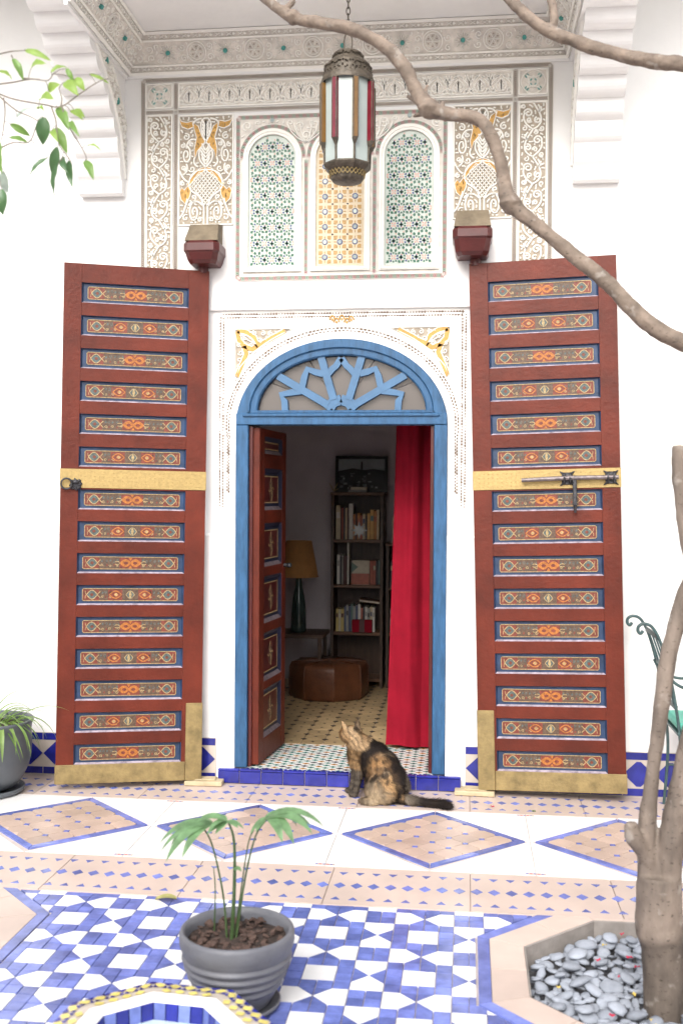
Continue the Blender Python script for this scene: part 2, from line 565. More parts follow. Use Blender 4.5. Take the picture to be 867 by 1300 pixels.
# ornament material slots used by every carved piece
OM = ['plaster_carved', 'carve_ground', 'ochre', 'paint_red', 'paint_green', 'paint_teal', 'navy', 'mosaic_green', 'mosaic_pink', 'mosaic_tan', 'mosaic_white', 'mosaic_grey', 'carve_ground_pale', 'lattice_ground', 'mosaic_cream']
def curls(mb, fr, circles, w, h, h0, seed, mirr=False, leaf=True):
    g = random.Random(seed)
    for x, y, r in circles:
        d = g.choice((-1, 1)); a0 = g.uniform(0, 6.28); tn = g.uniform(1.0, 1.5)
        pls = []
        if r > 1.6 * w:
            pls.append(spiral(x, y, r, tn, a0, d))
        else:
            t = g.uniform(0, 3.14)
            pls.append([(x - r * math.cos(t), y - r * math.sin(t)), (x + r * .2 * math.sin(t), y - r * .2 * math.cos(t)), (x + r * math.cos(t), y + r * math.sin(t))])
        for pl in pls:
            mb.ribbon(fr, pl, w, h, 0, h0)
            if mirr: mb.ribbon(fr, mirror(pl), w, h, 0, h0)
def lattice(mb, fr, path, w, per, h0, h=.003, lw=.0036, cols=(3, 4), edges=True, base=None):
    """a band of crossing plaster straps along a path with painted lozenges between them"""
    P = densify(path, .002)
    L = [0]
    for a, b in zip(P[:-1], P[1:]): L.append(L[-1] + math.hypot(b[0] - a[0], b[1] - a[1]))
    n = max(2, int(round(L[-1] / per))) * 2
    S = []; j = 0
    for i in range(n + 1):
        t = L[-1] * i / n
        while j < len(L) - 2 and L[j + 1] < t: j += 1
        k = (t - L[j]) / max(1e-9, L[j + 1] - L[j])
        p = (P[j][0] + (P[j + 1][0] - P[j][0]) * k, P[j][1] + (P[j + 1][1] - P[j][1]) * k)
        j0, j1 = max(0, j - 3), min(len(P) - 1, j + 3)
        dx, dy = P[j1][0] - P[j0][0], P[j1][1] - P[j0][1]; q = math.hypot(dx, dy)
        S.append((p, (dx / q, dy / q)))
    def off(i, o): (p, t) = S[i]; return (p[0] - t[1] * o, p[1] + t[0] * o)
    hw = w / 2 - lw * .4
    if base is not None:
        for i in range(n):
            mb.add([fr(*off(i, hw), h0), fr(*off(i + 1, hw), h0), fr(*off(i + 1, -hw), h0), fr(*off(i, -hw), h0)], [(0, 1, 2, 3)], cols[i % len(cols)])
    mb.ribbon(fr, [off(i, hw * (1 if i % 2 else -1)) for i in range(n + 1)], lw, h, 0, h0)
    mb.ribbon(fr, [off(i, hw * (-1 if i % 2 else 1)) for i in range(n + 1)], lw, h * .9, 0, h0)
    if edges:
        mb.ribbon(fr, [off(i, w / 2) for i in range(n + 1)], lw * .9, h, 0, h0)
        mb.ribbon(fr, [off(i, -w / 2) for i in range(n + 1)], lw * .9, h, 0, h0)
    for i in range(0):
        c = off(i, 0)
        t = S[i][1]; a = per * .17; b = w * .22
        if i % 2 == 0 or True:
            col = cols[(i // 1) % len(cols)]
            for sg in (1, -1):
                o = off(i, sg * w * .26)
                q = [(o[0] + t[0] * a * x - t[1] * b * y * .6, o[1] + t[1] * a * x + t[0] * b * y * .6) for x, y in ((1, 0), (0, 1), (-1, 0), (0, -1))]
                mb.poly(fr, q, h0 + .001, col)
# ------------------------------------------------------------------ courtyard shell
g = MB()
g.add([(-60, -60, -.3), (60, -60, -.3), (60, 60, -.3), (-60, 60, -.3)], [(0, 1, 2, 3)])
tag(g.build('ground', ['floor_grout']), kind='structure')
g = MB()
hx, hy, hA = 1.45, -2.32, .491                       # opening for the planting bed
ht = hA * math.tan(math.pi / 8)
zf = -.008
for q in ([(-4.3, -9.1), (hx - hA, -9.1), (hx - hA, .02), (-4.3, .02)], [(hx + hA, -9.1), (4.3, -9.1), (4.3, .02), (hx + hA, .02)],
          [(hx - hA, hy + hA), (hx + hA, hy + hA), (hx + hA, .02), (hx - hA, .02)], [(hx - hA, -9.1), (hx + hA, -9.1), (hx + hA, hy - hA), (hx - hA, hy - hA)],
          [(hx - hA, hy + ht), (hx - ht, hy + hA), (hx - hA, hy + hA)], [(hx + hA, hy + ht), (hx + hA, hy + hA), (hx + ht, hy + hA)],
          [(hx - hA, hy - ht), (hx - hA, hy - hA), (hx - ht, hy - hA)], [(hx + hA, hy - ht), (hx + ht, hy - hA), (hx + hA, hy - hA)]):
    g.add([(a, b, zf) for a, b in q], [list(range(len(q)))])
court_floor = g.build('courtyard_floor', ['floor_grout'])
tag(court_floor, kind='structure')
for nm, b in (('unseen_wall_left', (-4.5, -4.3, -9.1, .25, -.05, 4.4)), ('unseen_wall_right', (4.3, 4.5, -9.1, .25, -.05, 4.4)), ('unseen_wall_behind', (-4.5, 4.5, -9.3, -9.1, -.05, 2.6))):  # out-of-view walls added to shape the light; rear one low to admit sun
    g = MB(); g.box(*b)
    tag(g.build(nm, ['plaster']), kind='structure')

# ------------------------------------------------------------------ facade wall
facade = thing('facade_wall', (0, 0, 0), 'white plaster courtyard wall with carved stucco and an arched doorway', 'wall')
AW, AZ, AB = .6175, 2.10, .50           # arch: half width, spring height, rise
def arch_z(x): return AZ + AB * math.sqrt(max(0, 1 - (x / AW) ** 2))
RX, RZ0, RZ1, RD = .80, 1.45, 2.775, .022
g = MB()
T = 4.9
g.add([(-4.3, 0, -.05), (-RX, 0, -.05), (-RX, 0, T), (-4.3, 0, T)], [(0, 1, 2, 3)])
g.add([(RX, 0, -.05), (4.3, 0, -.05), (4.3, 0, T), (RX, 0, T)], [(0, 1, 2, 3)])
g.add([(-RX, 0, RZ1), (RX, 0, RZ1), (RX, 0, T), (-RX, 0, T)], [(0, 1, 2, 3)])
g.add([(-RX, 0, RZ1), (-RX, RD, RZ1), (RX, RD, RZ1), (RX, 0, RZ1)], [(0, 1, 2, 3)])
for s in (-1, 1):
    g.add([(s * AW, 0, -.05), (s * RX, 0, -.05), (s * RX, 0, RZ0), (s * AW, 0, RZ0)], [(0, 1, 2, 3)])
    g.add([(s * AW, 0, RZ0), (s * RX, 0, RZ0), (s * RX, RD, RZ0 + .012), (s * AW, RD, RZ0 + .012)], [(0, 1, 2, 3)])
    g.add([(s * RX, 0, RZ0), (s * RX, RD, RZ0), (s * RX, RD, RZ1), (s * RX, 0, RZ1)], [(0, 1, 2, 3)])
    g.add([(s * AW, RD, RZ0 + .012), (s * RX, RD, RZ0 + .012), (s * RX, RD, RZ1), (s * AW, RD, RZ1)], [(0, 1, 2, 3)])
    g.add([(s * AW, RD, AZ), (s * AW, .25, AZ), (s * AW, .25, -.05), (s * AW, 0, -.05), (s * AW, 0, RZ0), (s * AW, RD, RZ0 + .012)], [(0, 1, 2, 3, 4, 5)])
NA = 40
ax = [-AW * math.cos(math.pi * i / NA) for i in range(NA + 1)]
for a, b in zip(ax[:-1], ax[1:]):
    g.add([(a, RD, arch_z(a)), (b, RD, arch_z(b)), (b, RD, RZ1), (a, RD, RZ1)], [(0, 1, 2, 3)])
    g.add([(a, RD, arch_z(a)), (b, RD, arch_z(b)), (b, .25, arch_z(b)), (a, .25, arch_z(a))], [(0, 1, 2, 3)])
g.build('plaster_face', ['plaster'], facade)

# carved stucco above the doors --------------------------------------------------
PX, PZ0, PZ1 = 1.183, 3.0, 4.13
H0 = .003
def carved(name, x0, x1, z0, z1, ground=1):
    """a carved field: ground plate plus plain rim; returns its drawing mesh"""
    mb = MB()
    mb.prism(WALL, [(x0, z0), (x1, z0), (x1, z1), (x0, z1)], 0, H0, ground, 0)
    for pl in ([(x0, z0), (x1, z0)], [(x1, z0), (x1, z1)], [(x1, z1), (x0, z1)], [(x0, z1), (x0, z0)]):
        mb.ribbon(WALL, pl, .012, .012, 0, 0)
    return mb

def part(mb, name, parent, label=None):
    o = mb.build(name, OM, parent)
    if label: o['label'] = label
    return o

# lattice borders: outer frame, below the frieze, beside the columns
for nm, pth, w in (('lattice_border', [(-PX, 3.0), (-PX, PZ1), (PX, PZ1), (PX, 3.0)], .026),
                   ('lattice_border', [(-.985, 3.0), (-.985, PZ1 - .02)], .026), ('lattice_border', [(.985, 3.0), (.985, PZ1 - .02)], .026),
                   ('lattice_border', [(-PX + .012, 3.942), (PX - .012, 3.942)], .024)):
    mb = MB()
    for a, b in zip(pth[:-1], pth[1:]):
        lattice(mb, WALL, [a, b], w, .022, .004 if nm else 0, cols=(13, 13, 13, 13), base=1)
    part(mb, nm, facade)

# frieze of palmettes
x0, x1, z0, z1 = -.966, .966, 3.966, 4.106
mb = carved('frieze', x0, x1, z0, z1, 12)
nU = 16; U = (x1 - x0) / nU; hh = z1 - z0
unit = []
unit.append(bez((0, .93), (.30, .70), (.5, .40), n=8)); unit.append(bez((.5, .40), (.42, .12), (.16, .06), n=8))
unit.append(bez((0, .74), (.18, .60), (.26, .40), n=7)); unit.append(bez((.26, .40), (.22, .22), (.06, .16), n=7))
unit.append([(0, .2), (0, .62)])
for k, (a, b) in enumerate(((.12, .52), (.14, .40), (.11, .28))): unit.append(bez((0, b - .12), (a * .6, b - .02), (a, b + .02), n=4))
unit.append(bez((.5, .40), (.5, .7), (.30, .92), n=7)); unit.append(bez((.5, .52), (.47, .75), (.42, .93), n=6))
unit.append(spiral(.36, .20, .09, 1.2, 1.0, 1)); unit.append(spiral(.40, .72, .07, 1.1, 4.0, -1)); unit.append(bez((.0, .06), (.25, .0), (.5, .14), n=6)); unit.append(spiral(.17, .82, .07, 1.0, 2, 1))
for k in range(nU):
    cx = x0 + U * (k + .5)
    for pl in unit:
        for sg in (1, -1):
            mb.ribbon(WALL, [(cx + sg * a * U, z0 + .008 + b * (hh - .016)) for a, b in pl], .0092, .0055, 0, H0)
part(mb, 'carved_frieze', facade, 'carved frieze of white plaster palmettes')

# corner medallions with a painted knot
for s in (-1, 1):
    x0, x1 = sorted((s * 1.163, s * 1.006))
    mb = carved('medallion', x0, x1, 3.966, 4.106, 12)
    cx, cz = (x0 + x1) / 2, 4.036
    for k in range(4):
        a = R_(45 + 90 * k)
        mb.prism(WALL, [(cx + .05 * math.cos(a) + .012 * math.cos(t), cz + .05 * math.sin(a) + .012 * math.sin(t)) for t in (0, 1.05, 2.1, 3.14, 4.2, 5.2)], H0, .007, 5)
        mb.prism(WALL, [(cx + .02 * math.cos(a) + .008 * math.cos(t), cz + .02 * math.sin(a) + .008 * math.sin(t)) for t in (0, 1.57, 3.14, 4.71)], H0, .007, 5)
        a2 = a + .785
        mb.ribbon(WALL, bez((cx + .065 * math.cos(a), cz + .065 * math.sin(a)), (cx, cz), (cx + .065 * math.cos(a + 1.57), cz + .065 * math.sin(a + 1.57)), n=10), .007, .01, 0, H0)
        mb.ribbon(WALL, bez((cx + .065 * math.cos(a), cz + .065 * math.sin(a)), (cx + .09 * math.cos(a2), cz + .09 * math.sin(a2)), (cx + .065 * math.cos(a + 1.57), cz + .065 * math.sin(a + 1.57)), n=10), .007, .01, 0, H0)
        mb.ribbon(WALL, [(cx + .033 * math.cos(a2), cz + .033 * math.sin(a2)), (cx + .033 * math.cos(a2 + 1.57), cz + .033 * math.sin(a2 + 1.57))], .006, .009, 0, H0)
    part(mb, 'carved_medallion', facade, 'square plaster medallion with a teal knot')

# tall side columns of vine scrolls
for s in (-1, 1):
    x0, x1 = sorted((s * 1.161, s * 1.008))
    z0, z1 = 3.0, 3.922
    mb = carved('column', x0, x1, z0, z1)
    cx = (x0 + x1) / 2; occ = rect_occ(x0, x1, z0, z1)
    nS = 6; ph = (z1 - z0) / nS; w = (x1 - x0)
    stems = []
    for k in range(nS):
        zz = z0 + k * ph; d = 1 if k % 2 else -1
        stems.append(bez((cx, zz), (cx + d * w * .62, zz + ph * .25), (cx + d * w * .1, zz + ph * .8), (cx, zz + ph), n=14))
        stems.append(bez((cx, zz), (cx - d * w * .45, zz + ph * .3), (cx - d * w * .3, zz + ph * .62), n=9))
        stems.append(spiral(cx - d * w * .17, zz + ph * .60, w * .17, 1.4, 3.0 if d > 0 else 0, -d))
        stems.append(spiral(cx + d * w * .18, zz + ph * .34, w * .13, 1.3, 2.0, d))
        for q in range(3):
            a = .9 + q * .35
            stems.append(bez((cx + d * w * .20, zz + ph * .62), (cx + d * w * (.26 + .03 * q), zz + ph * (.68 + .05 * q)), (cx + d * w * (.42 - .12 * q), zz + ph * (.74 + .08 * q)), n=4))
    for st in stems:
        mb.ribbon(WALL, st, .0105, .009, 0, H0); occ += densify(st, .006)
    cc = pack((x0, x1, z0, z1), lambda a, b: True, occ, .004, .016, .0072, 3)
    curls(mb, WALL, cc, .0088, .008, H0, 5)
    part(mb, 'carved_column', facade, 'tall strip of carved white vine scrolls')

# the two leaf panels with ochre wings and a pine cone
def leaf_panel(s):
    cx = s * .803; W_, z0, z1 = .324, 3.275, 3.915; Hh = z1 - z0
    fr = Fr((cx, 0, 0))
    def T(pl): return [(a * W_, z0 + b * Hh) for a, b in pl]
    mb = MB()
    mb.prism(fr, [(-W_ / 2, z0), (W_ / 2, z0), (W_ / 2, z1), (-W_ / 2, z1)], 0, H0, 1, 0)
    for pl in ([(-.5, 0), (.5, 0)], [(.5, 0), (.5, 1)], [(.5, 1), (-.5, 1)], [(-.5, 1), (-.5, 0)]): mb.ribbon(fr, T(pl), .011, .012, 0, 0)
    yel = [[(-.485, .985), (-.44, .945), (-.36, .935), (-.26, .945), (-.25, .90), (-.34, .885), (-.43, .905), (-.47, .945)],
           [(-.23, .905), (-.14, .875), (-.085, .80), (-.025, .757), (-.10, .715), (-.15, .69), (-.187, .625), (-.20, .70), (-.165, .79)],
           [(-.02, .515), (-.12, .50), (-.22, .452), (-.315, .385), (-.285, .365), (-.19, .425), (-.10, .465), (-.02, .482)],
           [(-.485, .305), (-.43, .335), (-.39, .315), (-.34, .345), (-.285, .345), (-.30, .28), (-.36, .205), (-.44, .245)]]
    occ = [(0, z0 + Hh * i / 120) for i in range(121)] + [(-W_ / 2, z0 + Hh * i / 120) for i in range(121)] + [(-W_ / 2 * i / 60, z0) for i in range(61)] + [(-W_ / 2 * i / 60, z1) for i in range(61)]
    def grow(q, k=1.22):
        cx_ = sum(p[0] for p in q) / len(q); cy_ = sum(p[1] for p in q) / len(q)
        return [(max(-.485, min(-.012, cx_ + (p[0] - cx_) * k)), min(.985, cy_ + (p[1] - cy_) * k)) for p in q]
    yel = [grow(q) for q in yel]
    for q in yel:
        for mm in (0, 1):
            pl = T(q)
            if mm: pl = mirror(pl)
            mb.prism(fr, pl, H0, .011, 2)
            mb.ribbon(fr, pl, .006, .012, 0, H0, closed=True)
            if not mm: occ += densify(pl + [pl[0]], .005) + [(sum(p[0] for p in pl) / len(pl), sum(p[1] for p in pl) / len(pl))]
            for t in (.3, .5, .7):
                if not mm: occ += [(pl[0][0] * (1 - t) + pl[4 if len(pl) > 6 else 3][0] * t, pl[0][1] * (1 - t) + pl[4 if len(pl) > 6 else 3][1] * t)]
    lines = [bez((0, .53), (-.20, .60), (-.14, .70), (0, .755), n=12), bez((0, .505), (-.28, .50), (-.30, .40), n=10), bez((-.30, .40), (-.34, .33), (-.20, .29), n=8), bez((-.20, .29), (-.06, .25), (-.035, .16), n=8), [(-.035, .16), (-.035, 0)],
             bez((0, .765), (-.10, .84), (-.09, .93), n=8), bez((-.09, .93), (-.05, .985), (0, .97), n=5), [(0, .78), (0, .95)],
             bez((-.24, .92), (-.20, .97), (-.08, .97), n=6), bez((-.2, .62), (-.26, .56), (-.14, .53), n=6), bez((-.34, .24), (-.40, .10), (-.49, .06), n=8),
             bez((-.04, .17), (-.20, .26), (-.32, .18), n=8), spiral(-.21, .115, .105, 1.5, 1.2, 1, 16), bez((-.49, .5), (-.40, .40), (-.33, .40), n=6), bez((-.18, .78), (-.34, .80), (-.36, .70), n=8), spiral(-.36, .64, .085, 1.5, 1.3, -1, 15), bez((-.36, .56), (-.3, .50), (-.42, .46), n=6)]
    for v in range(5):
        b = .57 + v * .032; lines.append(bez((0, b - .02), (-.05, b + .01), (-.095 + .012 * abs(v - 2), b + .045), n=4))
    for v in range(4):
        b = .82 + v * .03; lines.append(bez((0, b - .01), (-.03, b + .01), (-.06, b + .04), n=4))
    for q in lines:
        pl = [(a * W_, z0 + b * Hh) for a, b in q] if True else q
        mb.ribbon(fr, pl, .0108, .010, 0, H0); mb.ribbon(fr, mirror(pl), .0108, .010, 0, H0)
        occ += densify(pl, .005)
    # cone of crossed straps
    def in_cone(a, b): 
        if b > .5 or b < .165: return False
        if b > .33: lim = .275 * math.sqrt(max(0, 1 - ((b - .33) / .17) ** 2)) * .95
        else: lim = .03 + .22 * ((b - .165) / .165) ** 1.2
        return abs(a) < lim
    for k in range(-14, 15):
        for d in (1, -1):
            run = []
            for i in range(80):
                b = .16 + .35 * i / 79; a = d * (b - .33) * Hh / W_ * .82 + k * .072
                if in_cone(a, b): run.append((a * W_, z0 + b * Hh))
                else:
                    if len(run) > 3: mb.ribbon(fr, [run[0], run[-1]], .006, .010, 0, H0)
                    run = []
            if len(run) > 3: mb.ribbon(fr, [run[0], run[-1]], .006, .010, 0, H0)
    for i in range(70):
        for j in range(40):
            b = .165 + .335 * i / 69; a = -.275 * j / 39
            if in_cone(a, b) and i % 2 == 0 and j % 3 == 0: occ.append((a * W_, z0 + b * Hh))
    cc = pack((-W_ / 2, 0, z0, z1), lambda a, b: not in_cone(a / W_, (b - z0) / Hh), occ, .004, .022, .0074, 11)
    curls(mb, fr, cc, .009, .008, H0, 4, mirr=True)
    part(mb, 'carved_leaf_panel', facade, 'carved plaster panel with ochre leaf wings and a latticed cone')
leaf_panel(-1); leaf_panel(1)

# central block: three arched mosaic lights ---------------------------------------
CBX0, CBX1, CBZ0, CBZ1 = -.612, .592, 2.955, 3.893
mb = MB()
mb.prism(WALL, [(CBX0, CBZ0), (CBX1, CBZ0), (CBX1, CBZ1), (CBX0, CBZ1)], 0, .002, 12, 0)
ncx = (-.408, -.010, .388); NW, NT, NB = .172, 3.822, 2.992
pth = [(CBX0, CBZ0), (CBX1, CBZ0), (CBX1, CBZ1), (CBX0, CBZ1), (CBX0, CBZ0)]
for a, b in zip(pth[:-1], pth[1:]): lattice(mb, WALL, [a, b], .026, .021, .003, cols=(3, 3, 4, 4), base=12)
part(mb, 'lattice_border', facade)
def arch_path(cx, hw, top, bot, n=20, el=1.0):
    sp = top - hw * el
    return [(cx - hw, bot)] + [(cx - hw * math.cos(math.pi * i / n), sp + hw * el * math.sin(math.pi * i / n)) for i in range(n + 1)] + [(cx + hw, bot)]
mb = MB()
for i, cx in enumerate(ncx):
    pa = arch_path(cx, NW + .013, NT + .016, NB)
    lattice(mb, WALL, pa[1:-1], .024, .020, .003, cols=(3, 3, 4, 4), base=12)
    if i < 2:
        xm = (cx + ncx[i + 1]) / 2
        lattice(mb, WALL, [(xm, CBZ0 + .02), (xm, NT - NW - .01)], .024, .021, .003, cols=(3, 3, 4, 4), base=12)
# leaf carving in the spandrels
occ = rect_occ(CBX0 + .012, CBX1 - .012, NB, CBZ1 - .012)
for cx in ncx: occ += densify(arch_path(cx, NW + .028, NT + .03, NB), .004)
def spand(a, b):
    if b < NT - NW * .9: return False
    for cx in ncx:
        dx = abs(a - cx); sp = NT + .03 - NW - .028
        if dx < NW + .028 and b < sp + math.sqrt(max(0, (NW + .028) ** 2 - dx * dx)): return False
    return True
cc = pack((CBX0, CBX1, 3.62, CBZ1), spand, occ, .006, .03, .0065, 21, 5000)
curls(mb, WALL, cc, .0092, .008, .002, 8)
for xm in ((ncx[0] + ncx[1]) / 2, (ncx[1] + ncx[2]) / 2):
    for sg in (1, -1):
        for k in range(3):
            mb.ribbon(WALL, bez((xm, 3.735), (xm + sg * .03 * (k + 1), 3.78), (xm + sg * .035 * (k + 1), 3.86 - .01 * k), n=8), .008, .014, 0, .002)
for cx in ncx:
    mb.prism(WALL, [(cx + .012 * math.cos(t * .785), NT + .05 + .012 * math.sin(t * .785)) for t in range(8)], .002, .012, 11)
part(mb, 'carved_spandrel', facade, 'leaf carving between the three mosaic arches')

def mosaic_window(i, cx):
    hw, top, bot = .131, 3.778, 3.028
    root = MB()
    ou = arch_path(cx, NW, NT, NB); inn = arch_path(cx, hw + .012, top + .012, bot - .012)
    n = len(ou)
    hO, hI = .014, .010
    for k in range(n - 1):
        root.add([WALL(*ou[k], hO), WALL(*ou[k + 1], hO), WALL(*inn[k + 1], hO), WALL(*inn[k], hO)], [(0, 1, 2, 3)], 0)
        root.add([WALL(*ou[k], .0), WALL(*ou[k + 1], .0), WALL(*ou[k + 1], hO), WALL(*ou[k], hO)], [(0, 1, 2, 3)], 0)
        root.add([WALL(*inn[k], .0), WALL(*inn[k + 1], .0), WALL(*inn[k + 1], hO), WALL(*inn[k], hO)], [(0, 1, 2, 3)], 0)
    root.add([WALL(ou[0][0], NB, hO), WALL(ou[-1][0], NB, hO), WALL(inn[-1][0], inn[-1][1], hO), WALL(inn[0][0], inn[0][1], hO)], [(0, 1, 2, 3)], 0)
    root.add([WALL(inn[0][0], inn[0][1], 0), WALL(inn[-1][0], inn[0][1], 0), WALL(inn[-1][0], inn[0][1], hO), WALL(inn[0][0], inn[0][1], hO)], [(0, 1, 2, 3)], 0)
    ln = arch_path(cx, hw + .028, top + .028, bot - .028)
    root.ribbon(WALL, ln, .005, .006, 0, hO, closed=True)
    root.ribbon(WALL, inn, .007, .007, 0, hO - .002, closed=True)
    win = part(root, 'mosaic_window', facade, ('arched mosaic of green and pink rosettes under the left end', 'arched mosaic of ochre squares behind the lantern', 'arched mosaic of green and pink rosettes at the right end')[i])
    mo = MB()
    mo.prism(WALL, arch_path(cx, hw + .013, top + .013, bot - .013), 0, .0035, 14 if i == 1 else 10)
    sp = top - hw
    def ins(a, b):
        if abs(a - cx) > hw or b < bot: return False
        return b < sp or (a - cx) ** 2 + (b - sp) ** 2 < hw * hw
    def piece(pts, mi):
        if all(ins(*p) for p in pts): mo.prism(WALL, pts, .0035, .0055, mi)
    def kite(x, y, r0, r1, a, w, mi):
        c, s = math.cos(a), math.sin(a); rm = r0 + (r1 - r0) * .55
        piece([(x + r0 * c, y + r0 * s), (x + rm * c - w * s, y + rm * s + w * c), (x + r1 * c, y + r1 * s), (x + rm * c + w * s, y + rm * s - w * c)], mi)
    if i != 1:
        dx, dy = .0875, .1005
        for r in range(-1, 9):
            for c in range(-2, 3):
                x = cx + (c + (.5 if r % 2 else 0)) * dx * 1.0; y = bot + .035 + r * dy * .93
                for k in range(4): kite(x, y, .002, .018, k * math.pi / 2 + .785, .0055, 8)
                piece([(x + .004 * math.cos(t), y + .004 * math.sin(t)) for t in (0, 1.57, 3.14, 4.71)], 10)
                for k in range(10):
                    a = k * math.pi / 5 + .314
                    kite(x, y, .017, .032, a, .0062, 7 if k % 3 else 6)
                    kite(x, y, .029, .052, a + .314, .0088, 7)
                    if k % 3 == 0: kite(x, y, .044, .056, a, .0042, 8)
                # long navy bars between neighbours
                piece([(x + dx / 2 - .0032, y - .014), (x + dx / 2 + .0032, y - .014), (x + dx / 2 + .0042, y), (x + dx / 2 + .0032, y + .014), (x + dx / 2 - .0032, y + .014), (x + dx / 2 - .0042, y)], 6)
    else:
        d = .0875
        for r in range(9):
            for c in (-1, 0, 1):
                x = cx + c * d; y = bot + .043 + r * d
                for k in range(4):
                    a = k * math.pi / 2 + .785
                    ca, sa = math.cos(a), math.sin(a)
                    q = [(.020, -.013), (.020, .013), (.045, .013), (.045, .0), (.045, -.013)]
                    ux, uy = ca, sa
                    pts = [(.036, .036), (.036, .014), (.022, .014), (.014, .022), (.014, .036)]
                    sx, sy = (1 if ca > 0 else -1), (1 if sa > 0 else -1)
                    piece([(x + px * sx, y + py * sy) for px, py in pts], 9)
                    kite(x, y, .016, .037, k * math.pi / 2, .0035, 9)
                    piece([(x + d / 2 * sx + .006 * math.cos(t), y + d / 2 * sy + .006 * math.sin(t)) for t in (0, 1.57, 3.14, 4.71)], 6)
                piece([(x + .0175 * math.cos(t * .785 + .39), y + .0175 * math.sin(t * .785 + .39)) for t in range(8)], 6)
                k0 = len(mo.v)
                if ins(x + .012, y + .012): mo.prism(WALL, [(x + .012 * math.cos(t * .785), y + .012 * math.sin(t * .785)) for t in range(8)], .0055, .0066, 11 if (r + c) % 2 else 10)
    o = mo.build('mosaic_tiles', OM, win); o['kind'] = 'stuff'
for i, cx in enumerate(ncx): mosaic_window(i, cx)

# carving round the door arch (in the shallow recess) ------------------------------
DF = Fr((0, RD, 0))
mb = MB()
bx, bz = .708, 2.742
# pricked borders: small drilled lozenges
def pricks(path, w, st, mi=13):
    P = densify(path, st)
    for i, (a, b) in enumerate(P[:-1]):
        c, d = P[i + 1]; L = math.hypot(c - a, d - b)
        if L < 1e-6: continue
        tx, ty = (c - a) / L, (d - b) / L
        for o in ((-.5, 0), (.5, .5)):
            x = a + (c - a) * o[1] - ty * w * o[0]; y = b + (d - b) * o[1] + tx * w * o[0]
            r = .0058 * (.75 + .5 * ((i * 7919) % 13) / 13)
            mb.poly(DF, [(x + tx * r * 1.5, y + ty * r * 1.5), (x - ty * r, y + tx * r), (x - tx * r * 1.5, y - ty * r * 1.5), (x + ty * r, y - tx * r)], .0024, mi)
for pl in ([(-bx, 1.62), (-bx, bz)], [(-bx, bz), (bx, bz)], [(bx, bz), (bx, 1.62)]):
    pricks(pl, .019, .0165)
    a, b = pl
    dx, dy = b[0] - a[0], b[1] - a[1]; L = math.hypot(dx, dy)
    for o in (-.020, .020):
        mb.ribbon(DF, [(a[0] - dy / L * o, a[1] + dx / L * o), (b[0] - dy / L * o, b[1] + dx / L * o)], .005, .005, 0, 0)
def el(off, a0=0, a1=180, n=48):
    return [((AW + off) * math.cos(R_(a0 + (a1 - a0) * i / n)), AZ + (AB + off * 1.05) * math.sin(R_(a0 + (a1 - a0) * i / n))) for i in range(n + 1)]
pricks(el(.054, -8, 188, 100), .015, .0175)
for o in (.036, .068, .10): mb.ribbon(DF, el(o, -2, 182), .005, .005, 0, 0)
for s in (-1, 1):
    pricks([(s * (AW + .05), AZ - .05), (s * (AW + .05), 1.7)], .010, .018)
# ochre crest over the key
for k, (a, b) in enumerate(((-.055, .01), (-.03, -.005), (0, .012), (.03, -.006), (.055, .006))):
    mb.ribbon(DF, bez((a - .016, 2.715 + b - .012), (a, 2.715 + b + .035), (a + .018, 2.715 + b - .010), n=6), .009, .006, 2, .004)
    mb.prism(DF, [(a - .006, 2.700 + b), (a + .006, 2.696 + b), (a + .008, 2.708 + b), (a - .004, 2.712 + b)], .003, .008, 2)
part(mb, 'door_surround', facade, 'pricked plaster border round the blue door arch')
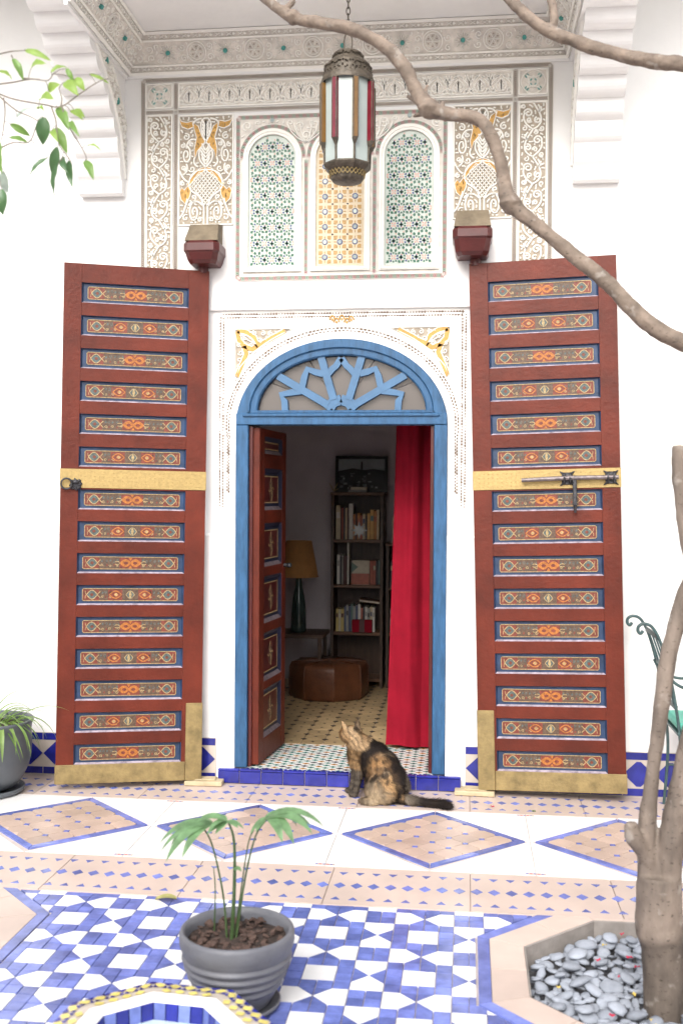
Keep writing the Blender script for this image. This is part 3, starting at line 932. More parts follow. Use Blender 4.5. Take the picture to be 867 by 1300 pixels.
# ochre corner leaves
for s in (-1, 1):
    fr = Fr((0, RD, 0), (-s, 0, 0), (0, 0, 1), (0, -1, 0))      # drawn for the left corner, mirrored for the right
    m2 = MB()
    pts = [(.628, 2.665), (.628, 2.36)] + [p for p in [((AW + .105) * math.cos(R_(t)), AZ + (AB + .11) * math.sin(R_(t))) for t in range(34, 62, 3)] if p[0] < .628 and p[1] < 2.665] + [(.285, 2.665)]
    pts = [(-a, b) for a, b in pts]
    fr2 = Fr((0, RD, 0), (s, 0, 0), (0, 0, 1), (0, -1, 0)) if s > 0 else WALL
    def mir(q): return [(-s * -abs(a) if False else (s * abs(a)), b) for a, b in q]
    F0 = Fr((0, RD, 0))
    m2.prism(F0, mir(pts), 0, .002, 1, 0)
    m2.ribbon(F0, mir(pts), .009, .010, 0, 0, closed=True)
    for q in ([(.615, 2.652), (.56, 2.645), (.515, 2.615), (.495, 2.565), (.455, 2.585), (.40, 2.615), (.33, 2.652)],
              [(.615, 2.652), (.605, 2.60), (.575, 2.565), (.525, 2.545), (.495, 2.565)], [(.575, 2.565), (.560, 2.52), (.585, 2.46), (.618, 2.385)]):
        sm = densify(q, .012)
        m2.ribbon(F0, mir(sm), .028, .007, 2, .002, top=.9)
        m2.ribbon(F0, mir(sm), .038, .004, 0, .002, top=.95)
    m2.ribbon(F0, mir(bez((.60, 2.64), (.53, 2.63), (.505, 2.575), n=8)), .008, .011, 0, .002)
    m2.ribbon(F0, mir(bez((.60, 2.64), (.56, 2.60), (.505, 2.575), n=8)), .006, .011, 0, .002)
    occ = densify([(a if a > 0 else -a, b) for a, b in pts] + [(-pts[0][0], pts[0][1])], .005)
    for q in ([(.615, 2.652), (.56, 2.645), (.515, 2.615), (.495, 2.565), (.455, 2.585), (.40, 2.615), (.33, 2.652)], [(.615, 2.652), (.605, 2.60), (.575, 2.565), (.525, 2.545), (.495, 2.565)], [(.575, 2.565), (.560, 2.52), (.585, 2.46), (.618, 2.385)]): occ += densify(q, .005)
    def tri(a, b): return (a / (AW + .105)) ** 2 + ((b - AZ) / (AB + .11)) ** 2 > 1 if True else True
    cc = pack((.29, .625, 2.37, 2.66), tri, occ, .004, .016, .008, 31)
    curls(m2, F0, [(s * a, b, r) for a, b, r in cc], .006, .008, .002, 4)
    part(m2, 'ochre_spandrel', facade, 'corner carving with ochre strapwork beside the door arch')

# ------------------------------------------------------------------ gallery ceiling, cove, brackets
CZ, CB_, CPR = 4.362, 4.165, .13      # ceiling height, foot of the cove, projection
ceil = thing('gallery_ceiling', (0, 0, CZ), None, None); ceil['kind'] = 'structure'
g = MB()
g.box(-1.30, 1.30, -.97, 0, CZ, CZ + .08)
g.build('soffit', ['plaster'], ceil)
g = MB()
g.box(-4.3, 4.3, -.97, 0, T - .1, T + .1)
g.box(-1.7, 1.7, -1.05, -.972, 4.352, T + .1)
g.build('upper_slab', ['plaster'], ceil)
# cove strips: back, left, right
LX, RXX = -1.272, 1.285
def cove(name, o, u, n, L, mit0, mit1):
    """inclined carved band. o: foot start on wall, u: along, n: out from the wall"""
    hgt = CZ + .001 - CB_
    vv = Vector(n) * CPR + Vector((0, 0, hgt)); vl = vv.length; vv.normalize()
    nn = (Vector((0, 0, -1)) * CPR + Vector(n) * hgt).normalized()
    fr = Fr(o, u, vv, nn)
    mb = MB()
    def clip(a, b): return mit0 * b * CPR / vl <= a <= L - mit1 * b * CPR / vl
    mb.poly(fr, [(0, 0), (L, 0), (L - mit1 * CPR, vl), (mit0 * CPR, vl)], 0, 12)
    for b0, b1, hh in ((0, .018, .014), (.045, .056, .012), (vl - .056, vl - .045, .012), (vl - .016, vl, .012)):
        f = lambda b: (mit0 * b * CPR / vl, L - mit1 * b * CPR / vl)
        mb.prism(fr, [(f(b0)[0], b0), (f(b0)[1], b0), (f(b1)[1], b1), (f(b1)[0], b1)], 0, hh, 0)
    # little crosses between the rails
    k = 0
    a = .02
    while a < L - .02:
        for b in (.032, vl - .030):
            if clip(a, b) and clip(a + .055, b):
                for (p, q) in (((a, b - .009), (a + .03, b + .009)), ((a, b + .009), (a + .03, b - .009))): mb.ribbon(fr, [p, q], .005, .006, 0, .001)
                mb.prism(fr, [(a + .04, b - .009), (a + .052, b), (a + .04, b + .009), (a + .034, b)], 0, .008, 0)
                mb.poly(fr, [(a + .010, b), (a + .015, b + .004), (a + .020, b), (a + .015, b - .004)], .0015, 1)
        a += .066
    mid = vl / 2; rad = (vl - .125) / 2
    per = .165; nU = max(1, int(L // per)); per = L / nU
    occ = []
    for j in range(nU):
        cx = per * (j + .5)
        if j % 2 == 0:
            ring = arc(cx, mid, rad, rad, 0, 360, 22)[:-1]; ring2 = arc(cx, mid, rad * .74, rad * .74, 0, 360, 18)[:-1]
            if all(clip(*p) for p in ring):
                mb.ribbon(fr, ring, .008, .006, 0, .001, closed=True); mb.ribbon(fr, ring2, .005, .005, 0, .001, closed=True)
                for q in range(6):
                    aa = q * math.pi / 3
                    mb.ribbon(fr, [(cx, mid), (cx + rad * .7 * math.cos(aa), mid + rad * .7 * math.sin(aa))], .005, .010, 0, .001)
                    mb.poly(fr, [(cx + rad * .48 * math.cos(aa + .52) + .005 * math.cos(t), mid + rad * .48 * math.sin(aa + .52) + .005 * math.sin(t)) for t in (0, 1.57, 3.14, 4.71)], .0025, 1)
                occ += densify(ring, .006) + [(cx, mid)]
                occ += [(cx + rad * f * math.cos(t * .5), mid + rad * f * math.sin(t * .5)) for f in (.25, .5, .75) for t in range(13)]
        else:
            if clip(cx - .06, mid) and clip(cx + .06, mid):
                mb.prism(fr, [(cx + .0125 * math.cos(t * .785), mid + .0125 * math.sin(t * .785)) for t in range(8)], 0, .016, 5)
                for q in range(8):
                    aa = q * math.pi / 4
                    pet = [(cx + .018 * math.cos(aa), mid + .018 * math.sin(aa)), (cx + rad * .6 * math.cos(aa - .22), mid + rad * .6 * math.sin(aa - .22)), (cx + rad * .92 * math.cos(aa), mid + rad * .92 * math.sin(aa)), (cx + rad * .6 * math.cos(aa + .22), mid + rad * .6 * math.sin(aa + .22))]
                    mb.ribbon(fr, pet, .005, .005, 0, .001, closed=True)
                occ += [(cx + rad * f * math.cos(t * .4), mid + rad * f * math.sin(t * .4)) for f in (0, .25, .5, .75, .95) for t in range(16)]
    occ += [(L * i / 300, b) for i in range(301) for b in (.056, vl - .056)]
    cc = pack((0, L, .056, vl - .056), clip, occ, .0055, .022, .0065, 9, 4000)
    curls(mb, fr, cc, .0075, .0045, .001, 2)
    return part(mb, name, ceil)
cove('carved_cove', (LX, 0, CB_), (1, 0, 0), (0, -1, 0), RXX - LX, 1, 1)
cove('carved_cove', (LX, -.97, CB_), (0, 1, 0), (1, 0, 0), .97, 0, 1)
cove('carved_cove', (RXX, 0, CB_), (0, -1, 0), (-1, 0, 0), .97, 1, 0)
g = MB()       # plain plaster fascia behind and below the side coves
g.box(-1.292, LX - .001, -.97, 0, CB_ - .022, CZ)
g.box(RXX + .001, 1.305, -.97, 0, CB_ - .022, CZ)
g.box(LX, RXX, -.012, 0, CB_ - .022, CB_ - .001)
g.build('fascia', ['plaster'], ceil)

def bracket(x0, x1, inner, label):
    """scalloped arch bracket: profile in the Y-Z plane, extruded across its width"""
    ctrl = [(0, 3.455), (-.030, 3.56), (-.115, 3.785), (-.235, 3.925), (-.385, 4.04), (-.56, 4.155), (-.75, 4.265), (-.95, 4.36)]
    def at(t):
        k = min(int(t), len(ctrl) - 2); q = t - k
        return (ctrl[k][0] * (1 - q) + ctrl[k + 1][0] * q, ctrl[k][1] * (1 - q) + ctrl[k + 1][1] * q)
    P = [at(i * (len(ctrl) - 1) / 400) for i in range(401)]
    L = [0]
    for a, b in zip(P[:-1], P[1:]): L.append(L[-1] + math.hypot(b[0] - a[0], b[1] - a[1]))
    nS = 10
    prof = [(0.0, 3.455)]; line_ix = []
    def pt(s):
        for i in range(400):
            if L[i + 1] >= s:
                q = (s - L[i]) / (L[i + 1] - L[i]); return Vector((P[i][0] * (1 - q) + P[i + 1][0] * q, P[i][1] * (1 - q) + P[i + 1][1] * q))
        return Vector(P[-1])
    nose = Vector((-.06, 3.47))
    prof += [(-.045, 3.450), (-.060, 3.462), (-.064, 3.49), (-.058, 3.515)]
    s0 = .075; ds = (L[-1] - s0) / nS
    for k in range(nS):
        a, b = pt(s0 + k * ds), pt(s0 + (k + 1) * ds)
        c = (a + b) / 2; d = (b - a); nn = Vector((d.y, -d.x)).normalized()
        if nn.y > 0: nn = -nn
        r = d.length
        m = 8
        for i in range(m + 1):
            t = i / m
            p = a + d * t + nn * (.020 + .034 * math.sin(math.pi * t))
            prof.append((p.x, p.y))
        e = b + nn * .006
        line_ix.append(len(prof)); prof.append((e.x + .002, e.y)); 
    for i in range(1, len(prof)): prof[i] = (min(prof[i][0], prof[i - 1][0]), prof[i][1])
    top = [(-.97, prof[-1][1]), (-.97, T - .1), (0, T - .1)]
    poly = prof + top
    br = thing('scalloped_bracket', ((x0 + x1) / 2, 0, 3.455), label, 'bracket', 'scalloped brackets under the gallery')
    mb = MB(); n = len(poly)
    vs = [(x0, y, z) for y, z in poly] + [(x1, y, z) for y, z in poly]
    for i in range(n - 1):
        sm = i < len(prof) - 1
        is_line = any(i in (k - 1, k) for k in line_ix)
        mb.add([vs[i], vs[i + 1], vs[n + i + 1], vs[n + i]], [(0, 1, 2, 3)], 1 if is_line else 0, sm)
    np_ = len(prof) + 1
    for xx in (x0, x1):
        for i in range(np_ - 1):
            (ya, za), (yb, zb_) = poly[i], poly[i + 1]
            if ya - yb > 1e-5: mb.add([(xx, ya, za), (xx, yb, zb_), (xx, yb, T - .1), (xx, ya, T - .1)], [(0, 1, 2, 3)], 0)
    mb.build('body', ['plaster', 'scallop_line'], br)
    # narrow carved band that follows the curve on the inner cheek
    xi = x1 if inner > 0 else x0
    fr = Fr((xi, 0, 0), (0, 1, 0), (0, 0, 1), (inner, 0, 0))
    cb = MB(); band_a = []; band_b = []
    for i in range(0, 60):
        t = .10 + (L[-1] * .80) * i / 59
        p = pt(t); q = pt(t + .01); d = (q - p).normalized(); nn = Vector((d.y, -d.x)).normalized()
        if nn.y < 0: nn = -nn
        band_a.append(p + nn * .02); band_b.append(p + nn * (.06 + .09 * min(1, i / 14)))
    for i in range(59):
        cb.add([fr(*band_a[i], .002), fr(*band_a[i + 1], .002), fr(*band_b[i + 1], .002), fr(*band_b[i], .002)], [(0, 1, 2, 3)], 12)
    cb.ribbon(fr, [tuple(p) for p in band_a], .02, .012, 0, 0); cb.ribbon(fr, [tuple(p) for p in band_b], .014, .012, 0, 0)
    occ = [tuple(p) for p in band_a] + [tuple(p) for p in band_b]
    A = np.array([tuple(p) for p in band_a]); B = np.array([tuple(p) for p in band_b])
    def inb(a, b):
        k = int(np.argmin((A[:, 0] - a) ** 2 + (A[:, 1] - b) ** 2)); w = np.linalg.norm(A[k] - B[k])
        return np.dot(B[k] - A[k], np.array([a, b]) - A[k]) > 0 and np.linalg.norm(A[k] - (a, b)) < w
    cc = pack((-.8, 0, 3.5, 4.4), inb, occ, .006, .024, .006, 14, 5000)
    curls(cb, fr, cc, .0075, .010, .002, 6)
    for t in (22, 34, 48):
        p = (band_a[t] + band_b[t]) / 2
        cb.prism(fr, [(p.x + .012 * math.cos(q * .785), p.y + .02 * math.sin(q * .785)) for q in range(8)], .002, .014, 5)
    cb.build('carved_band', OM, br)
bracket(-1.555, -1.293, 1, 'white scalloped plaster bracket beside the hanging green leaves')
bracket(1.306, 1.56, -1, 'white scalloped plaster bracket above the right red door')
# ------------------------------------------------------------------ the big painted door leaves
def motif(variant, seed=0):
    """flat painted band on a door panel, in panel coordinates (u along, v up)"""
    f = Fr()
    mb = MB()
    gm = random.Random(seed)
    W, H = .268, .0345            # half sizes of the painted field
    k = .0004
    def rect(a0, a1, b0, b1, h, mi): mb.poly(f, [(a0, b0), (a1, b0), (a1, b1), (a0, b1)], h, mi)
    rect(-W, W, -H, H, k, 0)
    for s in (-1, 1):
        q = .075 if variant else .11
        rect(*sorted((s * .045 if variant else s * .055, s * .175)), -H * .9, H * .9, 2 * k, 3)
        for t in range(5):
            cx = s * (.07 + t * .022); r = .0085
            cyy = (.013 if t % 2 else -.013) + gm.uniform(-.003, .003); cx += gm.uniform(-.004, .004)
            mb.ribbon(f, spiral(cx, cyy, r * gm.uniform(.8, 1.15), 1.2, t + gm.uniform(0, 3), s * gm.choice((-1, 1))), .0028, .0003, 4 if t % 2 else 2, 3 * k)
            mb.poly(f, [(cx - .006, -cyy - .004), (cx, -cyy - .008), (cx + .007, -cyy), (cx, -cyy + .008)], 3 * k, 0 if t % 2 else 4)
    def ogee(cx, a, b, wd, mi, fill, h):
        pts = bez((cx - a, 0), (cx - a * .45, 0), (cx - a * .30, b * .55), (cx, b), n=8) + bez((cx, b), (cx + a * .30, b * .55), (cx + a * .45, 0), (cx + a, 0), n=8)[1:]
        pts = bez((cx - a, 0), (cx - a * .55, b * .75), (cx - a * .3, b * .95), (cx, b), n=7) + bez((cx, b), (cx + a * .3, b * .95), (cx + a * .55, b * .75), (cx + a, 0), n=7)[1:]
        full = pts + [(x, -y) for x, y in pts[::-1][1:-1]]
        if fill is not None: mb.poly(f, full, h, fill)
        if mi is not None: mb.ribbon(f, full, wd, .0004, mi, h + k, closed=True)
    for s in (-1, 1):            # end lozenges in cream
        rect(*sorted((s * .175, s * (W - .003))), -H * .92, H * .92, 2 * k, 0)
        ogee(s * .216 + gm.uniform(-.003, .003), .030, .026, .0046, 2, 4, 4 * k)
        ogee(s * .216, .010, .009, .002, 3, 0, 7 * k)
        for t in (-1, 1):
            mb.ribbon(f, bez((s * .186, 0), (s * .176, t * .012), (s * .168, t * .018), n=5), .004, .0003, 2, 5 * k)
            mb.ribbon(f, bez((s * .246, 0), (s * .254, t * .010), (s * .252, t * .022), n=5), .003, .0003, 2, 5 * k)
    if variant == 0:
        rect(-.062, .062, -H * .92, H * .92, 3 * k, 0)
        for s in (-1, 1):
            ogee(s * .028, .030, .020, .0055, 1, 1, 5 * k); ogee(s * .026, .013, .008, .002, 0, 0, 8 * k)
            mb.poly(f, [(-.010, s * .030), (0, s * .012), (.010, s * .030)], 8 * k, 1)
            mb.ribbon(f, bez((s * .058, 0), (s * .07, .014), (s * .088, .006), n=5), .004, .0003, 2, 6 * k)
            mb.ribbon(f, bez((s * .058, 0), (s * .07, -.014), (s * .088, -.006), n=5), .004, .0003, 2, 6 * k)
    else:
        for s in (-1, 1):
            rect(*sorted((s * .045, s * .125)), -H * .92, H * .92, 3 * k, 0)
            ogee(s * .083, .034, .021, .006, 1, 0, 5 * k); ogee(s * .080, .012, .010, .003, 1, 2, 8 * k)
        rect(-.045, .045, -H * .92, H * .92, 3 * k, 3)
        ogee(0, .024, .022, .004, 2, 4, 5 * k)
        ogee(0, .009, .026, .002, 4, 2, 8 * k)
    c = .006
    mb.ribbon(f, [(-W, -H + c), (-W + c, -H), (W - c, -H), (W, -H + c), (W, H - c), (W - c, H), (-W + c, H), (-W, H - c)], .0042, .0005, 2, 9 * k, closed=True)
    return mb.mesh('painted_motif', ['orn_red', 'orn_orange', 'orn_cream', 'orn_olive', 'orn_teal'])
MOTIF = [[motif(0, i) for i in range(5)], [motif(1, 10 + i) for i in range(5)]]
PW, PH = .605, .114
# panel bed: sunk board with splayed sides
pb = MB(); f = Fr()
dp, sl = .016, .0105
o4 = [(-PW / 2, -PH / 2), (PW / 2, -PH / 2), (PW / 2, PH / 2), (-PW / 2, PH / 2)]
i4 = [(-PW / 2 + sl, -PH / 2 + sl * .8), (PW / 2 - sl, -PH / 2 + sl * .8), (PW / 2 - sl, PH / 2 - sl * .5), (-PW / 2 + sl, PH / 2 - sl * .5)]
pb.poly(f, i4, 0, 0)
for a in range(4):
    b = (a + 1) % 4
    pb.add([f(*o4[a], dp), f(*o4[b], dp), f(*i4[b], 0), f(*i4[a], 0)], [(0, 1, 2, 3)], 1 if a == 0 else 0)  # bottom slope carries the painted sky sheen
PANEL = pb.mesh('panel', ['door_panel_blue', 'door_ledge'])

def door_leaf(sgn, loc, rot, w, h, label):
    d = thing('door_leaf', loc, label, 'door')
    d.rotation_mode = 'YXZ'
    d.rotation_euler = rot
    g = random.Random(5 + sgn)
    zc = [2.795 - .187 * i for i in range(6)] + [1.616 - .1818 * i for i in range(9)]
    zc = [z * h / 2.96 for z in zc]
    m0 = .099; mi = w - PW - m0           # outer and inner stile widths
    def X(a, b): return tuple(sorted((sgn * a, sgn * b)))
    xo = X(w - m0, w); xi = X(0, mi); xp = X(mi, mi + PW)
    TH = .052
    for xs in (xo, xi):
        b = MB(); b.box(xs[0], xs[1], 0, TH, 0, h, 0, .0009); b.build('stile', ['door_red'], d, local=True)
    edges = [h] + [e for z in zc for e in (z + PH / 2, z - PH / 2)] + [0]
    for i in range(0, len(edges), 2):
        b = MB(); b.box(xp[0] + .0004, xp[1] - .0004, .0006 * (i % 3), TH - .002, edges[i + 1], edges[i], 0, .0008)
        b.build('rail', ['door_red'], d, local=True)
    px = (xp[0] + xp[1]) / 2
    for i, z in enumerate(zc):
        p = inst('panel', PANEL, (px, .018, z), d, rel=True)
        q_ = inst('painted_motif', MOTIF[i % 2][(i * 3 + (sgn > 0)) % 5], (0, -.0005, (PH * .012)), p, rel=True)
        q_.rotation_euler = (0, g.gauss(0, .004), 0); q_.location.x += g.gauss(0, .002)
    b = MB(); b.box(xp[0] - .01, xp[1] + .01, .022, .04, .01, h - .01); b.build('back_board', ['door_red_dark'], d, local=True)
    # brass
    zb = 1.735 * h / 2.96; bh = .054
    b = MB(); b.box(*X(-.002, w + .003), -.005, TH + .004, zb - bh, zb + bh, 0, .002)
    band = b.build('brass_band', ['brass'], d, local=True)
    b = MB()
    for r in range(4):
        for c in range(30):
            x = sgn * (.035 + (w - .07) * c / 29); z = zb - .036 + .024 * r + g.uniform(-.002, .002)
            q = .0032
            b.add([(x - q, -.005, z - q), (x + q, -.005, z - q), (x + q, -.005, z + q), (x - q, -.005, z + q), (x, -.0075, z)], [(0, 1, 4), (1, 2, 4), (2, 3, 4), (3, 0, 4)])
    s_ = b.build('stud_row', ['brass'], band, local=True); s_['kind'] = 'stuff'
    b = MB(); b.box(*X(.093, w + .004), -.006, TH + .003, -.004, .105, 0, .003); b.build('kick_plate', ['brass_old'], d, local=True)
    b = MB(); b.box(*X(-.004, .092), -.007, TH + .003, -.004, .445, 0, .003); b.build('corner_plate', ['brass_old'], d, local=True)
    b = MB()
    b.tube([(sgn * .035, TH / 2, h - .01), (sgn * .035, TH / 2, h + .06)], .032, 14)
    b.build('pivot', ['door_red_dark'], d, local=True)
    return d, zb
L_, zbL = door_leaf(-1, (-.795, -.1, .033), (R_(-.83), R_(.8), R_(18.38)), .82, 2.962, 'carved red door leaf with a ring pull on its brass band')
Rr, zbR = door_leaf(1, (.812, -.1, .037), (R_(-.74), R_(-1.6), R_(-4.3)), .807, 2.97, 'carved red door leaf with a long iron bolt on its brass band')
# ring pull (part of the left leaf)
b = MB()
cx = -.735
for k in range(8):
    a = k * math.pi / 4
    b.tube([(cx, -.008, zbL - .035), (cx + .028 * math.cos(a), -.012, zbL - .035 + .028 * math.sin(a)), (cx + .036 * math.cos(a + .25), -.010, zbL - .035 + .036 * math.sin(a + .25))], [.008, .007, .003], 6)
b.lathe([(.0, .0), (.018, .004), (.024, .014), (.020, .02)], 12, (cx, -.01, zbL - .035))
b.box(cx - .03, cx + .03, -.012, -.005, zbL - .062, zbL - .008, 0, .003)
pl = b.build('ring_plate', ['iron_dark'], L_, local=True)
b = MB()
b.tube([(cx - .05 + .03 * math.cos(t * math.pi / 10), -.024, zbL - .032 + .03 * math.sin(t * math.pi / 10)) for t in range(21)], .0055, 8, caps=False)
b.build('ring', ['iron_dark'], pl, local=True)
# sliding bolt (part of the right leaf)
b = MB()
b.tube([(.27, -.034, zbR - .004), (.40, -.034, zbR), (.55, -.034, zbR + .003), (.795, -.034, zbR + .001)], [.011, .0125, .013, .012], 12, jit=.05)
bolt = b.build('bolt_bar', ['iron_bolt'], Rr, local=True)
for x in (.52, .755):
    b = MB()
    b.box(x - .03, x + .03, -.012, -.005, zbR - .034, zbR + .034, 0, .003)
    b.tube([(x - .016, -.008, zbR - .03), (x - .016, -.05, zbR), (x - .016, -.008, zbR + .03)], .006, 8)
    b.tube([(x + .016, -.008, zbR - .03), (x + .016, -.05, zbR), (x + .016, -.008, zbR + .03)], .006, 8)
    for sx in (-1, 1):
        for sz in (-1, 1):
            b.tube([(x + sx * .026, -.012, zbR + sz * .03), (x + sx * .040, -.011, zbR + sz * .040)], [.007, .002], 6)
    b.build('bolt_staple', ['iron_dark'], bolt, local=True)
b = MB()
b.box(.548, .570, -.040, -.026, zbR - .15, zbR - .005, 0, .003)
b.tube([(.559, -.034, zbR - .15), (.559, -.034, zbR - .19)], [.011, .006], 8)
b.build('hasp', ['iron_dark'], bolt, local=True)

# corbels that hold the pivots ------------------------------------------------------
def corbel(x0, x1, zt, zm, zb, label):
    c = thing('pivot_corbel', ((x0 + x1) / 2, 0, zb), label, 'corbel', 'corbels over the door pivots')
    b = MB()
    yo = -.175; cx = (x0 + x1) / 2
    vs = [(x0 + .012, 0, zm), (x1 - .012, 0, zm), (x1, yo, zm), (x0, yo, zm), (x0 + .01, 0, zt), (x1 - .01, 0, zt), (x1 - .014, yo * .55, zt - .018), (x0 + .014, yo * .55, zt - .018)]
    b.add(vs, [(0, 3, 2, 1), (4, 5, 6, 7), (3, 7, 6, 2), (0, 4, 7, 3), (1, 2, 6, 5)], 0)
    b.build('weathered_cap', ['corbel_top'], c)
    b = MB()
    ch = .028
    def ring(e, z, y): return [(x0 - e, 0, z), (x0 - e, y + ch, z), (x0 - e + ch, y, z), (x1 + e - ch, y, z), (x1 + e, y + ch, z), (x1 + e, 0, z)]
    rs = [ring(-.002, zm - .001, yo - .002), ring(.008, zm - .016, yo - .012), ring(.008, zm - .058, yo - .012), ring(.0, zm - .068, yo - .004), ring(-.010, zb + .02, yo + .012), ring(-.022, zb, yo + .03)]
    for r0, r1 in zip(rs[:-1], rs[1:]):
        b.add(r0 + r1, [(i, i + 6, i + 7, i + 1) for i in range(5)], 0)
    b.add(rs[0], [(0, 1, 2, 3, 4, 5)], 0); b.add(rs[-1], [(5, 4, 3, 2, 1, 0)], 0)
    b.build('red_block', ['door_red_dark'], c)
corbel(-.885, -.692, 3.272, 3.145, 3.02, 'stepped wooden corbel above the left door leaf')
corbel(.648, .852, 3.315, 3.19, 3.035, 'stepped wooden corbel above the right door leaf')

# ------------------------------------------------------------------ blue arched door frame with fanlight
frame = thing('arched_door_frame', (0, .03, .085), 'blue painted arched door frame with a traceried fanlight', 'door frame')
FO, FI = .6165, .542
Y0, Y1 = -.012, .10
for s in (-1, 1):
    b = MB(); x = sorted((s * FI, s * FO)); b.box(x[0], x[1], Y0, Y1, .086, AZ, 0, .004)
    b.build('jamb', ['frame_blue'], frame)
    b = MB(); x = sorted((s * (FI - .022), s * (FI - .0005))); b.box(x[0], x[1], .018, .13, .086, 2.097, 0, .003)
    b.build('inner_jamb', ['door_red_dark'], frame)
b = MB()
IC, IA, IB = 2.180, .492, .325
NN = 44
for i in range(NN):
    t0, t1 = math.pi * i / NN, math.pi * (i + 1) / NN
    def O(t, o=0): return ((FO - o) * math.cos(t), AZ + (AB - .001 - o) * math.sin(t))
    def I(t, o=0): return ((IA + o) * math.cos(t), IC + (IB + o) * math.sin(t))
    sec = [(O, 0, Y1), (O, 0, Y0 + .006), (O, .006, Y0), (I, .046, Y0), (I, .038, Y0 + .014), (I, .008, Y0 + .014), (I, 0, Y0 + .022), (I, 0, Y1)]
    for (f0, o0, y0), (f1, o1, y1) in zip(sec[:-1], sec[1:]):
        p0, p1, q0, q1 = f0(t0, o0), f0(t1, o0), f1(t0, o1), f1(t1, o1)
        b.add([(p0[0], y0, p0[1]), (p1[0], y0, p1[1]), (q1[0], y1, q1[1]), (q0[0], y1, q0[1])], [(0, 1, 2, 3)], 0, True)
b.build('arch_head', ['frame_blue'], frame)
b = MB()
b.box(-FO + .002, FO - .002, Y0 - .004, Y1 - .002, 2.101, 2.168, 0, .004); b.box(-FI - .03, FI + .03, Y0 - .016, Y0 - .0045, 2.148, 2.166, 0, .004)
b.box(-FO + .05, FO - .05, Y0 + .012, Y1 - .004, 2.1685, 2.186, 0, .003)
b.build('transom_bar', ['frame_blue'], frame)
# tracery
TF = Fr((0, .030, 0))
b = MB()
CZt = 2.188
def pol(r, a): return (r * math.cos(R_(a)), CZt + r * .68 * math.sin(R_(a)) * 1.0)
def rim(a):                # radius at which a ray meets the arch
    for k in range(200):
        r = .2 + k * .002
        x, z = pol(r, a)
        if (x / IA) ** 2 + ((z - IC) / IB) ** 2 > 1: return r
    return .5
bh2 = .03
def tp(x, y): return (x * .001218, 2.190 + y * .001218)      # drawn in units of about a millimetre from the foot of the fan
for k, (pl, w) in enumerate((([(101, 262), (36, 48)], 31), ([(306, 164), (62, 22)], 31), ([(66, 168), (40, 198), (26, 208), (1, 246)], 26),
              ([(88, 172), (124, 180), (163, 194), (178, 158), (188, 112)], 27), ([(192, 90), (240, 84), (290, 74), (274, 42), (271, -4)], 27),
              ([(72, 4), (47, 36), (0, 54)], 34), ([(40, 2), (26, 22), (0, 30)], 14))):
    for sg in (1, -1):
        q = [tp(sg * x, y) for x, y in pl]
        b.ribbon(TF, q, w * 1.28 * .001218, bh2, 0, -.0150 - .0006 * k, top=.88)
b.build('tracery', ['tracery_blue'], frame)
# glass panes between the bars
angs = [0, 30, 66, 114, 150, 180]
for a0, a1 in zip(angs[:-1], angs[1:]):
    pts = [pol(0, a0)] + [pol(rim(a) - .002, a) for a in np.linspace(a0 + .3, a1 - .3, 9)]
    m = MB(); m.prism(Fr((0, .052, 0)), pts, 0, .004, 0)
    m.build('glass_pane', ['fan_glass'], frame)

# ------------------------------------------------------------------ inner panelled leaf, opened into the room
leaf = thing('inner_door_leaf', (-.530, .035, .095), 'narrow dark red panelled door standing open inside the arch', 'door')
leaf.rotation_euler = (0, 0, R_(-6.0))
LW, LH, LT = .57, 1.992, .05
LF = Fr((LT, 0, 0), (0, 1, 0), (0, 0, 1), (1, 0, 0))
pz = [(1.845, 1.945), (1.505, 1.755), (1.165, 1.425), (.825, 1.105), (.475, .765), (.135, .425)]
for y0, y1 in ((0, .105), (LW - .085, LW)):
    b = MB(); b.box(0, LT, y0, y1, 0, LH, 0, .003); b.build('stile', ['door_red'], leaf, local=True)
ed = [LH] + [e for a, c in pz for e in (c, a)] + [0]
for i in range(0, len(ed), 2):
    b = MB(); b.box(0, LT - .001, .1055, LW - .0855, ed[i + 1], ed[i], 0, .003); b.build('rail', ['door_red'], leaf, local=True)
